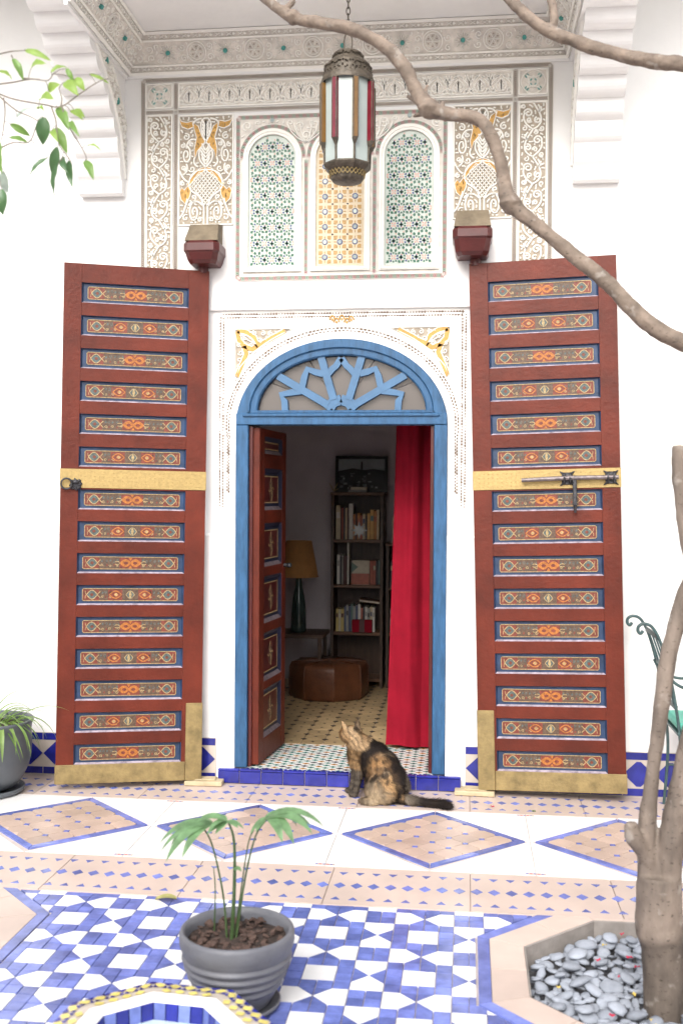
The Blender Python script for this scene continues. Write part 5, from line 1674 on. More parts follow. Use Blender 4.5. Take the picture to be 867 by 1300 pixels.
def area(P): return abs(sum(P[i][0] * P[(i + 1) % len(P)][1] - P[(i + 1) % len(P)][0] * P[i][1] for i in range(len(P)))) / 2
cache = {}
far_b, far_w = MB(), MB(); nb = nw = 0
def vis(P):
    cx = sum(p[0] for p in P) / len(P); cy = sum(p[1] for p in P) / len(P)
    return cy > -2.92 and -1.25 < cx < 1.05
for lst, nm, mt in ((whites, 'white_tile', 'tile_white'), (blues, 'blue_tile', 'tile_blue')):
    sel = []
    for P in lst:
        Q = field_clip(P)
        if len(Q) < 3 or area(Q) < 8e-5: continue
        sel.append((Q, area(Q) > .98 * area(P)))
    sel.sort(key=lambda t: -(area(t[0]) * (1 if vis(t[0]) else 0)))
    for idx, (Q, full) in enumerate(sel):
        S = shrink(Q, .0013) if full else Q
        if idx < 300 and vis(Q):
            cx, cy = Q[0]
            key = (nm, tuple((round(p[0] - cx, 4), round(p[1] - cy, 4)) for p in S))
            if key not in cache:
                m = MB(); m.prism(GROUND, [(p[0] - cx, p[1] - cy) for p in S], -.008, 0, 0, bev=.001); cache[key] = m.mesh(nm, [mt])
            o = inst(nm, cache[key], (cx, cy, rng.uniform(-.0006, .0006)), court_floor)
            o.rotation_euler = (rng.gauss(0, .0035), rng.gauss(0, .0035), 0)
        else:
            (far_w if nm[0] == 'w' else far_b).prism(GROUND, S, -.008, -.0002, 0, bev=.001)
for mbx, nm, mt in ((far_w, 'white_tiles_rest', 'tile_white'), (far_b, 'blue_tiles_rest', 'tile_blue')):
    if mbx.v: tag(mbx.build(nm, [mt], court_floor), kind='stuff')
# planting bed surrounds ------------------------------------------------------------
def octo(cx, cy, A): 
    t = A * math.tan(math.pi / 8)
    return [(cx + A, cy - t), (cx + A, cy + t), (cx + t, cy + A), (cx - t, cy + A), (cx - A, cy + t), (cx - A, cy - t), (cx - t, cy - A), (cx + t, cy - A)]
for bx_ in (BEDX, BLX):
    o1, o2, o3 = octo(bx_, BEDY, .664), octo(bx_, BEDY, .620), octo(bx_, BEDY, .492)
    for i in range(8):
        j = (i + 1) % 8
        q = below([o1[i], o1[j], o2[j], o2[i]], -1.803)
        if len(q) > 2: gtile('border_tile', q, 'tile_blue', .0006)
        mid_o = tuple((o2[i][k] + o2[j][k]) / 2 for k in (0, 1)); mid_i = tuple((o3[i][k] + o3[j][k]) / 2 for k in (0, 1))
        for q in ([o2[i], mid_o, mid_i, o3[i]], [mid_o, o2[j], o3[j], mid_i]):
            q = below(shrink(q, .001), -1.803)
            if len(q) > 2: gtile('kerb_slab', q, 'slab_pink', .0012)
    if bx_ == BLX:
        m = MB(); m.prism(GROUND, octo(bx_, BEDY, .49), -.006, .0005, 0); tag(m.build('pink_infill', ['slab_pink'], court_floor))
    # slabs that fill the corners between the bed and the band
    s = 1 if bx_ > 0 else -1
    for q in () if True else ([(bx_ - s * .28, -1.802), (bx_ - s * .28, BEDY + .665), (bx_ + s * 1.4, BEDY + .665), (bx_ + s * 1.4, -1.802)],): 
        if abs(q[0][1] - q[1][1]) > .003: gtile('pink_slab', q, 'slab_pink', -.0006)
    gtile('pink_slab', shrink([(bx_ + s * .668, BEDY - 1.2), (bx_ + s * .668, -1.80), (bx_ + s * 2.2, -1.80), (bx_ + s * 2.2, BEDY - 1.2)], .001), 'slab_pink', -.0008) if s > 0 else gtile('pink_slab', shrink([(bx_ - .3, BEDY - 1.2), (bx_ - .3, -1.80), (bx_ - 2.2, -1.80), (bx_ - 2.2, BEDY - 1.2)], .001), 'slab_pink', -.0012)
# bed: sunk box with grey inner faces
bed = thing('planting_bed', (BEDX, BEDY, -.1), 'octagonal planting bed of grey pebbles round the tree', 'planting bed')
oo = octo(BEDX, BEDY, .4915); oi = octo(BEDX, BEDY, .486)
for i in range(8):
    j = (i + 1) % 8
    m = MB(); m.add([(*oo[i], .0005), (*oo[j], .0005), (*oi[j], -.002), (*oi[i], -.002), (*oi[j], -.12), (*oi[i], -.12)], [(0, 1, 2, 3), (3, 2, 4, 5)], 0)
    m.build('stone_side', ['kerb_grey'], bed)
m = MB(); m.prism(GROUND, oo, -.14, -.098, 0); m.build('gravel_bed', ['pebble_gap'], bed)
# ------------------------------------------------------------------ pebbles
PEB = []
gp = random.Random(12)
for v in range(7):
    bm = bmesh.new(); bmesh.ops.create_icosphere(bm, subdivisions=2, radius=1)
    sx, sy, sz = gp.uniform(.9, 1.3), gp.uniform(.7, .95), gp.uniform(.30, .42)
    for w in bm.verts:
        n_ = 1 + .30 * noise.noise(w.co * 1.1 + Vector((v * 7, 0, 0))) + .08 * noise.noise(w.co * 2.6 + Vector((v * 3, 5, 0)))
        w.co = Vector((w.co.x * sx, w.co.y * sy, w.co.z * sz)) * n_
    me = bpy.data.meshes.new('pebble'); bm.to_mesh(me); bm.free()
    for p in me.polygons: p.use_smooth = True
    me.materials.append(MATS['pebble']); PEB.append(me)
def in_oct(x, y, A):
    dx, dy = abs(x - BEDX), abs(y - BEDY); return dx < A and dy < A and dx + dy < A * 1.4142
pts = []
npeb = 0
def pebble(x, y, z, s):
    o = inst('pebble', gp.choice(PEB), (x, y, z)); o.scale = (s, s, s * gp.uniform(.8, 1.1))
    o.rotation_euler = (gp.gauss(0, .22), gp.gauss(0, .22), gp.uniform(0, 6.28))
    tag(o, 'smooth grey pebble lying in the octagonal bed round the tree', 'pebble', 'grey pebbles in the planting bed')
tries = 0
while npeb < 255 and tries < 40000:
    tries += 1
    x, y = gp.uniform(BEDX - .48, BEDX + .48), gp.uniform(BEDY - .48, BEDY + .48)
    s = gp.choice((gp.uniform(.018, .03), gp.uniform(.026, .042)))
    if not in_oct(x, y, .482 - s) or math.hypot(x - 1.41, y + 2.43) < .115 or x > 1.80: continue
    if any((x - a) ** 2 + (y - b) ** 2 < ((s + r) * .66) ** 2 for a, b, r in pts): continue
    pts.append((x, y, s)); npeb += 1
    pebble(x, y, -.062 + s * .30 + gp.uniform(0, .006), s)
base_pts = list(pts); k = 0; tries = 0
while k < 40 and tries < 20000:                           # a second scatter lying on top
    tries += 1
    x, y = gp.uniform(BEDX - .46, BEDX + .32), gp.uniform(BEDY - .46, BEDY + .46); s = gp.uniform(.026, .042)
    if not in_oct(x, y, .47 - s) or math.hypot(x - 1.41, y + 2.43) < .13: continue
    if any((x - a) ** 2 + (y - b) ** 2 < ((s + r) * 1.0) ** 2 for a, b, r in pts[len(base_pts):]): continue
    pts.append((x, y, s)); k += 1
    pebble(x, y, -.036 + s * .26, s)
# fill between: small chips nobody counts
m = MB()
for q in range(700):
    x, y = gp.uniform(BEDX - .48, BEDX + .48), gp.uniform(BEDY - .48, BEDY + .48); s = gp.uniform(.008, .016)
    if not in_oct(x, y, .475): continue
    a = gp.uniform(0, 6.28)
    P = [(x + s * math.cos(a + t * 1.05) * gp.uniform(.8, 1.2), y + s * math.sin(a + t * 1.05) * gp.uniform(.7, 1.1)) for t in range(6)]
    m.prism(GROUND, P, -.075, -.066 + gp.uniform(0, .014), 0, bev=s * .35)
tag(m.build('stone_chips', ['pebble'], bed), kind='stuff')
# fallen petals and bits
def petal(x, y, z, s, mt, label):
    m = MB(); a = gp.uniform(0, 6.28)
    n_ = 7; vs = [(x, y, z + .003)]
    for t in range(n_):
        r = s * (1 if t % 2 else .7); vs.append((x + r * math.cos(a + t * .9), y + r * .7 * math.sin(a + t * .9), z + .004 * math.sin(t * 2.2) + .003))
    m.add(vs, [(0, i, i % n_ + 1) for i in range(1, n_ + 1)], 0, True)
    m.add([(p[0], p[1], p[2] - .0012) for p in vs], [(0, i % n_ + 1, i) for i in range(1, n_ + 1)], 0, True)
    tag(m.build('fallen_petal', [mt]), label, 'petal', 'fallen petals')
for k in range(16):
    while True:
        x, y = gp.uniform(BEDX - .46, BEDX + .1), gp.uniform(BEDY - .44, BEDY + .46)
        if in_oct(x, y, .45): break
    c = gp.random()
    petal(x, y, -.022, gp.uniform(.008, .015), 'petal_red' if c < .6 else 'petal_yellow', 'tiny crimson petal fallen among the grey pebbles' if c < .6 else 'tiny yellow petal fallen among the grey pebbles')
petal(.88, -.315, .003, .014, 'petal_red', 'crimson petal fallen on the paving before the right door')
petal(1.10, -.375, .003, .012, 'leaf_mid', 'small green leaf bit before the right door')
# yellow leaf on the tiles
m = MB(); L = .085
vs = []
for i in range(9):
    t = i / 8; w = .024 * math.sin(math.pi * min(1, t * .9 + .06)) ** .8
    for s in (-1, 0, 1): vs.append((-.535 + L * t, -1.868 + s * w + .012 * t, .006 + .010 * abs(s) + .008 * math.sin(t * 3)))
m.add(vs, [(i * 3 + j, i * 3 + 3 + j, i * 3 + 4 + j, i * 3 + 1 + j) for i in range(8) for j in (0, 1)], 0, True)
leaf_mat('leaf_fallen', (.42, .40, .16), (.4, .38, .1), .3)
tag(m.build('fallen_leaf', ['leaf_fallen']), 'pale yellow leaf fallen on the blue and white tiles', 'leaf')

# door stops ------------------------------------------------------------------------
for x0, x1, yc, rz, lb in ((-.885, -.665, -.085, 3, 'thin pale wooden wedge under the left door leaf'), (.675, .90, -.075, -2, 'thin pale wooden wedge under the right door leaf')):
    o = thing('door_wedge', ((x0 + x1) / 2, yc, 0.002), lb, 'wedge'); o.rotation_euler = (0, 0, R_(rz))
    b = MB(); w = (x1 - x0) / 2; b.box(-w, w, -.055, .055, 0, .026, 0, .004); b.build('board', ['wood_stop'], o, local=True)
    b = MB(); b.box(-w * .5, w * .6, -.03, .045, .0262, .034, 0, .002); b.build('shim', ['wood_stop'], o, local=True)

# ------------------------------------------------------------------ fountain basin in the foreground
FX, FY, FA, FZ = -.135, -3.215, .315, .150
fo = thing('fountain_basin', (FX, FY, 0), 'octagonal fountain basin with a yellow and blue tiled rim', 'fountain')
rot = R_(-5)
def oc(A, z): 
    t = A * math.tan(math.pi / 8); P = [(A, -t), (A, t), (t, A), (-t, A), (-A, t), (-A, -t), (-t, -A), (t, -A)]
    return [(FX + a * math.cos(rot) - b * math.sin(rot), FY + a * math.sin(rot) + b * math.cos(rot), z) for a, b in P]
m = MB(); A0, A1 = oc(FA, 0), oc(FA, FZ - .03); 
for i in range(8): m.add([A0[i], A0[(i + 1) % 8], A1[(i + 1) % 8], A1[i]], [(0, 1, 2, 3)], 0)
m.build('outer_wall', ['tile_blue_dark'], fo)
m = MB(); rings = [oc(FA + .004, FZ - .034), oc(FA + .004, FZ - .006), oc(FA - .075, FZ - .002)]
for r0, r1 in zip(rings[:-1], rings[1:]):
    for i in range(8): m.add([r0[i], r0[(i + 1) % 8], r1[(i + 1) % 8], r1[i]], [(0, 1, 2, 3)], 0)
m.build('rim_bed', ['tile_cream'], fo)
m = MB(); r0, r1, r2, r3 = oc(FA - .072, FZ - .004), oc(FA - .070, FZ + .001), oc(FA - .118, FZ + .002), oc(FA - .124, FZ - .004)
for a, b in ((r0, r1), (r1, r2), (r2, r3)):
    for i in range(8): m.add([a[i], a[(i + 1) % 8], b[(i + 1) % 8], b[i]], [(0, 1, 2, 3)], 0)
m.build('white_rim', ['slab_white'], fo)
r3, r4 = oc(FA - .124, FZ - .004), oc(FA - .130, FZ - .075)
for i in range(8):
    a, b, c, d = (Vector(q) for q in (r3[i], r3[(i + 1) % 8], r4[(i + 1) % 8], r4[i]))
    n_ = 4
    for k in range(n_):
        m = MB(); t0, t1 = (k + .04) / n_, (k + .96) / n_
        m.add([a.lerp(b, t0), a.lerp(b, t1), d.lerp(c, t1), d.lerp(c, t0)], [(0, 1, 2, 3)], 0)
        m.build('inner_tile', ['tile_blue' if k % 2 else 'tile_blue_dark'], fo)
    # rim tiles: a row of yellow lozenges with blue triangles
    p0, p1, q0, q1 = Vector(oc(FA + .002, FZ - .0055)[i]), Vector(oc(FA + .002, FZ - .0055)[(i + 1) % 8]), Vector(oc(FA - .072, FZ - .0015)[i]), Vector(oc(FA - .072, FZ - .0015)[(i + 1) % 8])
    up = Vector((0, 0, .003)); n_ = 5
    def at(u, v): return p0.lerp(p1, u).lerp(q0.lerp(q1, u), v) + up
    for k in range(n_):
        u0, u1 = k / n_, (k + 1) / n_; um = (u0 + u1) / 2; e = .02
        for v0, v1, col in ((.02, .5, 0), (.5, .98, 1)):
            if col == 0: uA, uB, uM = u0, u1, um
            else: uA, uB, uM = um, um + 1 / n_, u1
            if col == 1 and k == n_ - 1: continue
            m = MB(); vm = (v0 + v1) / 2
            m.add([at(uA + e, vm), at(uM, v0 + e), at(uB - e, vm), at(uM, v1 - e)], [(0, 1, 2, 3)], 0); m.build('lozenge_tile', ['tile_yellow'], fo)
        m = MB()
        for v0, v1 in ((.0, .25), (.25, .5), (.5, .75), (.75, 1.)):
            pass
        m.add([at(u0, .02), at(um - .03, .02), at(u0, .24)], [(0, 1, 2)], 0); m.add([at(u0, .5), at(u0 + .03, .27), at(um - .03, .5)], [(0, 1, 2)], 0); m.add([at(u1, .5), at(u1 - .03, .27), at(um + .03, .5)], [(0, 1, 2)], 0); m.add([at(u1, .02), at(um + .03, .02), at(u1, .24)], [(0, 1, 2)], 0); m.add([at(u0 + .02, .98), at(u0 + .08, .98), at(um - .02, .77), at(um - .02, .98)], [(0, 1, 2, 3)], 0)
        m.build('triangle_tile', ['tile_blue_dark'], fo)
m = MB(); r5 = oc(FA - .130, FZ - .075); m.add(r5, [list(range(8))], 0); m.build('basin_floor', ['star_white'], fo)
m = MB(); r6 = oc(FA - .129, FZ - .055); m.add(r6, [list(range(8))], 0); m.build('water', ['water'], fo)

# ------------------------------------------------------------------ pots
def pot(name, x, y, prof, mat, label, soil_z, soil_r, saucer, ridges=False):
    t = thing(name, (x, y, 0), label, 'potted plant')
    b = MB(); b.lathe(prof, 56, (x, y, 0)); b.build('pot', [mat], t)
    b = MB(); b.lathe(saucer, 48, (x, y, 0)); b.build('saucer', [mat], t)
    b = MB(); N = 26
    vs = [(x, y, soil_z + .01)]
    for k in range(1, 9):
        for a in range(N):
            r = soil_r * k / 8; th = 2 * math.pi * a / N
            vs.append((x + r * math.cos(th), y + r * math.sin(th), soil_z + .012 * noise.noise(Vector((r * 30 * math.cos(th), r * 30 * math.sin(th), 0))) + .01 * (1 - k / 8)))
    fs = [(0, 1 + a, 1 + (a + 1) % N) for a in range(N)]
    for k in range(7):
        for a in range(N): fs.append((1 + k * N + a, 1 + (k + 1) * N + a, 1 + (k + 1) * N + (a + 1) % N, 1 + k * N + (a + 1) % N))
    b.add(vs, fs, 0, True); b.build('soil', ['soil'], t)
    return t
PXc, PYc = -.008, -2.705
prof = [(0, .012), (.10, .012), (.112, .02)]
for i in range(40):
    q = i / 39; z = .024 + .172 * q
    r = .112 + .070 * math.sin(q * 1.45) 
    if .30 < q < .97: r += .0044 * math.sin((q - .30) / .67 * 2 * math.pi * 4.0)
    prof.append((r, z))
prof += [(.186, .205), (.190, .222), (.190, .245), (.186, .256), (.179, .259), (.172, .255), (.168, .235), (.166, .20), (.15, .12), (0, .10)]
palm = pot('potted_palm', PXc, PYc, prof, 'pot_grey', 'young palm in a ribbed grey pot beside the fountain', .216, .166, [(0, .001), (.128, .001), (.142, .010), (.145, .022), (.139, .024), (.134, .014), (0, .011)])
b = MB(); gg = random.Random(2)
for k in range(150):                                      # bark chips on the soil
    r = .158 * math.sqrt(gg.random()); a = gg.uniform(0, 6.28); s = gg.uniform(.006, .017)
    cx, cy, cz = PXc + r * math.cos(a), PYc + r * math.sin(a), .222 + gg.uniform(0, .012)
    e1 = Vector((gg.gauss(0, 1), gg.gauss(0, 1), gg.gauss(0, .35))).normalized(); e2 = e1.cross(Vector((gg.gauss(0, .3), gg.gauss(0, .3), 1))).normalized(); e3 = e1.cross(e2)
    c = Vector((cx, cy, cz)); vs = []
    for sz in (-1, 1):
        for q in range(5):
            t = q * 1.2566; vs.append(c + e1 * s * math.cos(t) * gg.uniform(.7, 1.2) + e2 * s * .7 * math.sin(t) + e3 * s * .22 * sz)
    b.add(vs, [(0, 1, 2, 3, 4), (9, 8, 7, 6, 5)] + [(i, (i + 1) % 5, 5 + (i + 1) % 5, 5 + i) for i in range(5)], 0)
tag(b.build('bark_chips', ['soil_chip'], palm), kind='stuff')
def blade(mb, base, d, L, w, up, droop, n=9, mi=0, fold=.35, twist=0.):
    """a pointed leaflet: centre rib with two folded halves, bending down towards the tip"""
    p = Vector(base); d = Vector(d).normalized(); up = Vector(up)
    vs = []; st = L / (n - 1)
    for i in range(n):
        t = i / (n - 1)
        side = d.cross(up)
        if side.length < 1e-4: side = d.cross(Vector((1, 0, 0)))
        side.normalize(); u2 = side.cross(d).normalized()
        ww = w * (math.sin(math.pi * (.06 + .94 * t) ** .75) ** .9 if t < 1 else 0)
        vs += [p - side * ww + u2 * ww * fold, p, p + side * ww + u2 * ww * fold]
        p = p + d * st
        d = (d + Vector((0, 0, -droop / n)) + side * twist / n).normalized()
    mb.add(vs, [(i * 3 + j, i * 3 + 3 + j, i * 3 + 4 + j, i * 3 + 1 + j) for i in range(n - 1) for j in (0, 1)], mi, True)
    return p
def stemtube(parent, pts, r0, r1, mat):
    P = [Vector(q) for q in pts]; Q = []
    for i in range(len(P) - 1):
        a, b_, c, d = P[max(0, i - 1)], P[i], P[i + 1], P[min(len(P) - 1, i + 2)]
        for k in range(5):
            t = k / 5; Q.append(.5 * ((2 * b_) + (-a + c) * t + (2 * a - 5 * b_ + 4 * c - d) * t * t + (-a + 3 * b_ - 3 * c + d) * t ** 3))
    Q.append(P[-1]); n_ = len(Q)
    m = MB(); m.tube(Q, [r0 + (r1 - r0) * i / (n_ - 1) for i in range(n_)], 7); m.build('stem', [mat], parent)
y = PYc
stems = [([(-.042, y, .215), (-.058, y + .01, .36), (-.098, y + .02, .52), (-.135, y + .02, .585)], .004, .0025),
         ([(-.026, y, .215), (-.018, y, .40), (-.020, y, .545), (-.038, y - .01, .612)], .0075, .003),
         ([(-.012, y, .215), (.016, y + .01, .42), (.050, y + .01, .56), (.088, y + .01, .618)], .0038, .0025),
         ([(-.020, y + .02, .215), (.002, y + .03, .40), (.022, y + .03, .53), (.040, y + .03, .575)], .003, .002),
         ([(-.095, y + .04, .215), (-.092, y + .04, .36), (-.098, y + .04, .44)], .003, .0015)]
for p, a, c in stems: stemtube(palm, p, a, c, 'palm_stem')
def palm_leaf(base, spec, label=None):
    m = MB()
    for d, L, w, dr in spec: blade(m, base, d, L, w, (0, -.35, 1), dr, 10, 0, .22)
    return m.build('leaf', ['palm_leaf'], palm)
gpl = random.Random(21)
def frond(base, main, spread, n_, L, w, droop):
    # a young fan of many narrow pleated leaflets
    mn = Vector(main).normalized(); side = mn.cross(Vector((0, 0, 1))).normalized(); spec = []
    for i in range(n_):
        t = (i / (n_ - 1) - .5) * 2
        d = mn * math.cos(t * spread) + side * math.sin(t * spread) + Vector((0, 0, .10 * (1 - abs(t)) + gpl.uniform(-.08, .08)))
        spec.append((d, L * (1 - .30 * t * t) * gpl.uniform(.85, 1.08), w * gpl.uniform(.8, 1.15), droop * gpl.uniform(.8, 1.25)))
    palm_leaf(base, spec)
frond((-.100, y + .01, .592), (-1, -.12, .12), .85, 7, .225, .0175, 1.75)
frond((-.045, y - .01, .612), (-.8, -.1, .45), .7, 4, .115, .0125, 1.3)
frond((.085, y + .01, .622), (1, -.10, .42), .75, 6, .20, .018, 1.75)
frond((.086, y + .01, .622), (-.75, -.4, -.35), .3, 3, .085, .011, 1.0)
frond((-.038, y - .01, .612), (-.85, -.5, -.25), .3, 3, .085, .011, .8)
frond((-.038, y - .01, .612), (.9, -.2, -.05), .3, 3, .07, .010, 1.0)
frond((-.020, y - .005, .455), (.55, -.5, .35), .3, 3, .05, .009, .9)
m = MB(); blade(m, (-.115, y - .135, .225), (1, .2, .35), .045, .010, (0, -.3, 1), .8); m.build('leaf', ['leaf_fallen'], palm)

# grey pot with a spider plant by the left door
SXc, SYc = -1.945, -.42
prof = [(0, .03), (.125, .03), (.15, .036), (.19, .08), (.225, .15), (.240, .22), (.243, .30), (.238, .352), (.243, .385), (.252, .405), (.250, .415), (.236, .414), (.226, .39), (.222, .34), (0, .33)]
sp = pot('potted_spider_plant', SXc, SYc, prof, 'pot_smooth', 'round grey pot with a trailing spider plant beside the left door', .375, .224, [(0, .001), (.18, .001), (.20, .012), (.205, .034), (.197, .036), (.19, .02), (0, .016)])
gg = random.Random(8)
for k in range(64):
    a = gg.uniform(0, 6.28); e = gg.uniform(.25, 1.2); r = gg.uniform(.02, .15)
    m = MB(); L = gg.uniform(.20, .40)
    blade(m, (SXc + r * math.cos(a), SYc + r * math.sin(a), .375), (math.cos(a) * math.cos(e), math.sin(a) * math.cos(e), math.sin(e)), L, gg.uniform(.005, .009), (0, 0, 1), gg.uniform(1.6, 3.2), 14, 0, .5, gg.uniform(-.6, .6))
    m.build('leaf', ['spider_leaf' if k % 3 else 'leaf_mid'], sp)
for bx, by, d, L, w, dr in ((-1.80, -.50, (.85, -.4, .75), .26, .007, 3.4), (-1.80, -.56, (.45, -.9, .35), .24, .012, 4.2), (-1.82, -.46, (.9, .0, .6), .30, .007, 3.3), (-1.85, -.60, (.2, -.9, .4), .25, .009, 3.6), (-1.79, -.52, (.8, -.7, .5), .22, .008, 4.0), (-1.80, -.50, (.75, -.3, .5), .30, .008, 3.6)):
    m = MB(); blade(m, (bx, by, .395), d, L, w, (0, 0, 1), dr, 16, 0, .5); m.build('leaf', ['spider_leaf'], sp)

# ------------------------------------------------------------------ wrought iron chair at the right edge
ch = thing('garden_chair', (1.98, -.30, 0), 'green wrought iron chair with scrolled back behind the tree trunk', 'chair')
CY0, CY1 = -.50, -.13
def smooth(P, k=6):
    P = [Vector(p) for p in P]; Q = []
    for i in range(len(P) - 1):
        a, b_, c, d = P[max(0, i - 1)], P[i], P[i + 1], P[min(len(P) - 1, i + 2)]
        for q in range(k):
            t = q / k; Q.append(.5 * ((2 * b_) + (-a + c) * t + (2 * a - 5 * b_ + 4 * c - d) * t * t + (-a + 3 * b_ - 3 * c + d) * t ** 3))
    return Q + [P[-1]]
for yy in (CY0, CY1):
    b = MB()
    cu_ = [(1.66 - .028 + .028 * math.cos(t), yy, .985 + .028 * math.sin(t)) for t in np.linspace(-2.0, 1.2, 9)]
    hook = [(1.640, yy, 1.000), (1.628, yy, .985), (1.615, yy, .998), (1.618, yy, 1.022), (1.645, yy, 1.036), (1.685, yy, 1.020), (1.725, yy, .95), (1.765, yy, .82), (1.80, yy, .66), (1.825, yy, .50), (1.838, yy, .35), (1.835, yy, .2), (1.82, yy, .002)]
    b.tube(smooth(hook), .0085, 8); b.build('back_upright', ['chair_iron'], ch)
    b = MB(); b.tube(smooth([(2.22, yy, .47), (2.235, yy, .3), (2.225, yy, .15), (2.24, yy, .002)]), .0085, 8); b.build('leg', ['chair_iron'], ch)
    b = MB(); b.tube(smooth([(1.76, yy, .80), (1.80, yy, .735), (1.88, yy, .70), (2.0, yy, .70), (2.12, yy, .70), (2.17, yy, .66), (2.20, yy, .48)]), .008, 8); b.build('armrest', ['chair_iron'], ch)
    b = MB(); b.tube([(1.832, yy, .22), (2.228, yy, .22)], .006, 8); b.build('stretcher', ['chair_iron'], ch)
for (x, z) in ((1.715, .968), (1.77, .80), (1.815, .60)):
    b = MB(); b.box(x - .004, x + .004, CY0, CY1, z - .014, z + .014, 0, .001); b.build('back_rail', ['chair_iron'], ch)
for yy in np.linspace(CY0 + .08, CY1 - .08, 3):
    b = MB(); b.tube(smooth([(1.715, yy, .965), (1.745, yy, .88), (1.77, yy, .80), (1.815, yy, .60)]), .005, 6); b.build('back_bar', ['chair_iron'], ch)
b = MB(); b.box(1.815, 2.24, CY0 - .01, CY1 + .01, .462, .475, 0, .003); b.build('seat', ['chair_iron'], ch)
b = MB(); b.box(1.82, 2.23, CY0, CY1, .4755, .525, 0, .018); b.build('cushion', ['chair_seat'], ch)

# ------------------------------------------------------------------ hanging lantern
LXc, LYc = .145, -1.0
la = thing('hanging_lantern', (LXc, LYc, 3.24), 'octagonal metal lantern with white glass and red and amber corner strips', 'lantern')
N6 = 8; ph = R_(-150 - 6.8)
def hexp(r, z, k): a = ph + k * math.pi / 4; return Vector((LXc + r * math.cos(a), LYc + r * math.sin(a), z))
zb, zt, rb, rt = 3.285, 3.685, .112, .118
for k in range(8):
    p0, p1, q1, q0 = hexp(rb, zb, k), hexp(rb, zb, k + 1), hexp(rt, zt, k + 1), hexp(rt, zt, k)
    cen = (p0 + p1 + q0 + q1) / 4; out = (cen - Vector((LXc, LYc, cen.z))).normalized() * .004
    m = MB(); m.add([p0, p1, q1, q0, p0 - out, p1 - out, q1 - out, q0 - out], [(0, 1, 2, 3), (7, 6, 5, 4), (0, 4, 5, 1), (3, 2, 6, 7)], 0); m.build('glass_pane', ['lantern_white'], la)
    # coloured box strip standing off each corner, with a pointed foot
    c0, c1 = hexp(1, 0, k) - Vector((LXc, LYc, 0)), None
    d = Vector((c0.x, c0.y, 0)).normalized(); s = Vector((-d.y, d.x, 0))
    z0, z1 = 3.385, 3.668
    m = MB(); r0 = .112; w, dp = .0115, .024
    def ring(z, k_, r_=r0): b0 = Vector((LXc, LYc, z)) + d * r_; return [b0 - s * w * k_, b0 + s * w * k_, b0 + s * w * k_ + d * dp * k_, b0 - s * w * k_ + d * dp * k_]
    A, B = ring(z0, 1), ring(z1, 1)
    m.add(A + B, [(0, 1, 5, 4), (1, 2, 6, 5), (2, 3, 7, 6), (3, 0, 4, 7)], 0); m.build('colour_strip', ['lantern_red' if k % 2 else 'lantern_amber'], la)
    m = MB(); C, D = ring(z0 - .03, .35), ring(z0, 1.06); m.add(C + D, [(0, 1, 5, 4), (1, 2, 6, 5), (2, 3, 7, 6), (3, 0, 4, 7), (0, 3, 2, 1), (4, 5, 6, 7)], 0)
    E_, F_ = ring(z1, 1.06), ring(z1 + .028, .12); m.add(E_ + F_, [(0, 1, 5, 4), (1, 2, 6, 5), (2, 3, 7, 6), (3, 0, 4, 7), (4, 5, 6, 7), (0, 3, 2, 1)], 0)
    m.tube([hexp(rb + .002, zb, k), hexp(rb + .004, z0 - .01, k)], .006, 6)
    m.tube([Vector(q) for q in (B[2], A[2])], .0025, 5); m.tube([Vector(q) for q in (B[3], A[3])], .0025, 5)
    m.build('strip_mount', ['lantern_metal'], la)
m = MB()
m.lathe([(rb + .004, zb + .004), (rb + .008, zb - .004), (rb + .002, zb - .014), (.075, zb - .045)], 8, (LXc, LYc, 0), 0, False, ph)
m.lathe([(.078, zb - .036), (.080, zb - .062), (.070, zb - .078), (.035, zb - .088), (0, zb - .09)], 32, (LXc, LYc, 0))
m.build('bottom_cap', ['lantern_metal'], la)
# pierced gallery round the bottom cap
m = MB(); CF = 26
for k in range(CF):
    a = 2 * math.pi * k / CF; b2 = a + 2 * math.pi / CF
    for (a0, a1) in ((a, b2), (b2, a)): m.tube([(LXc + .084 * math.cos(a0), LYc + .084 * math.sin(a0), zb - .058), (LXc + .090 * math.cos(a1), LYc + .090 * math.sin(a1), zb - .030)], .0025, 4)
m.build('pierced_gallery', ['brass_old'], la)
m = MB()
m.lathe([(rt + .010, zt - .012), (rt + .012, zt), (rt + .006, zt + .012), (.112, zt + .05), (.108, zt + .078), (.088, zt + .098), (.072, zt + .112), (.070, zt + .135), (.060, zt + .142), (.03, zt + .146), (0, zt + .147)], 30, (LXc, LYc, 0))
gg = random.Random(3)
for k in range(64):
    a = 2 * math.pi * k / 64 + gg.uniform(-.03, .03)
    for zz, rr in ((zt + .03 + .012 * (k % 2), .117), (zt + .066, .113), (zt + .122, .073)):
        m.lathe([(0, -.006), (.006, 0), (0, .006)], 5, (LXc + rr * math.cos(a), LYc + rr * math.sin(a), zz + gg.uniform(-.006, .006)), 0, False)
m.build('domed_cap', ['lantern_metal'], la)
m = MB()
m.tube([(LXc + .020 * math.cos(t), LYc, 3.875 + .052 * math.sin(t)) for t in np.linspace(0, 6.283, 21)], .0035, 6, caps=False)
m.build('hanging_loop', ['lantern_metal'], la)
z = 3.925; k = 0
while z < 4.17:
    m = MB(); ax_ = k % 2
    m.tube([(LXc + (.009 * math.cos(t) if ax_ else 0), LYc + (0 if ax_ else .009 * math.cos(t)), z + .015 + .020 * math.sin(t)) for t in np.linspace(0, 6.283, 13)], .0026, 5, caps=False)
    m.build('chain_link', ['lantern_metal'], la); z += .030; k += 1
la.location = (.111, -.70, 3.330); la.scale = (1.058, 1.058, 1.058)
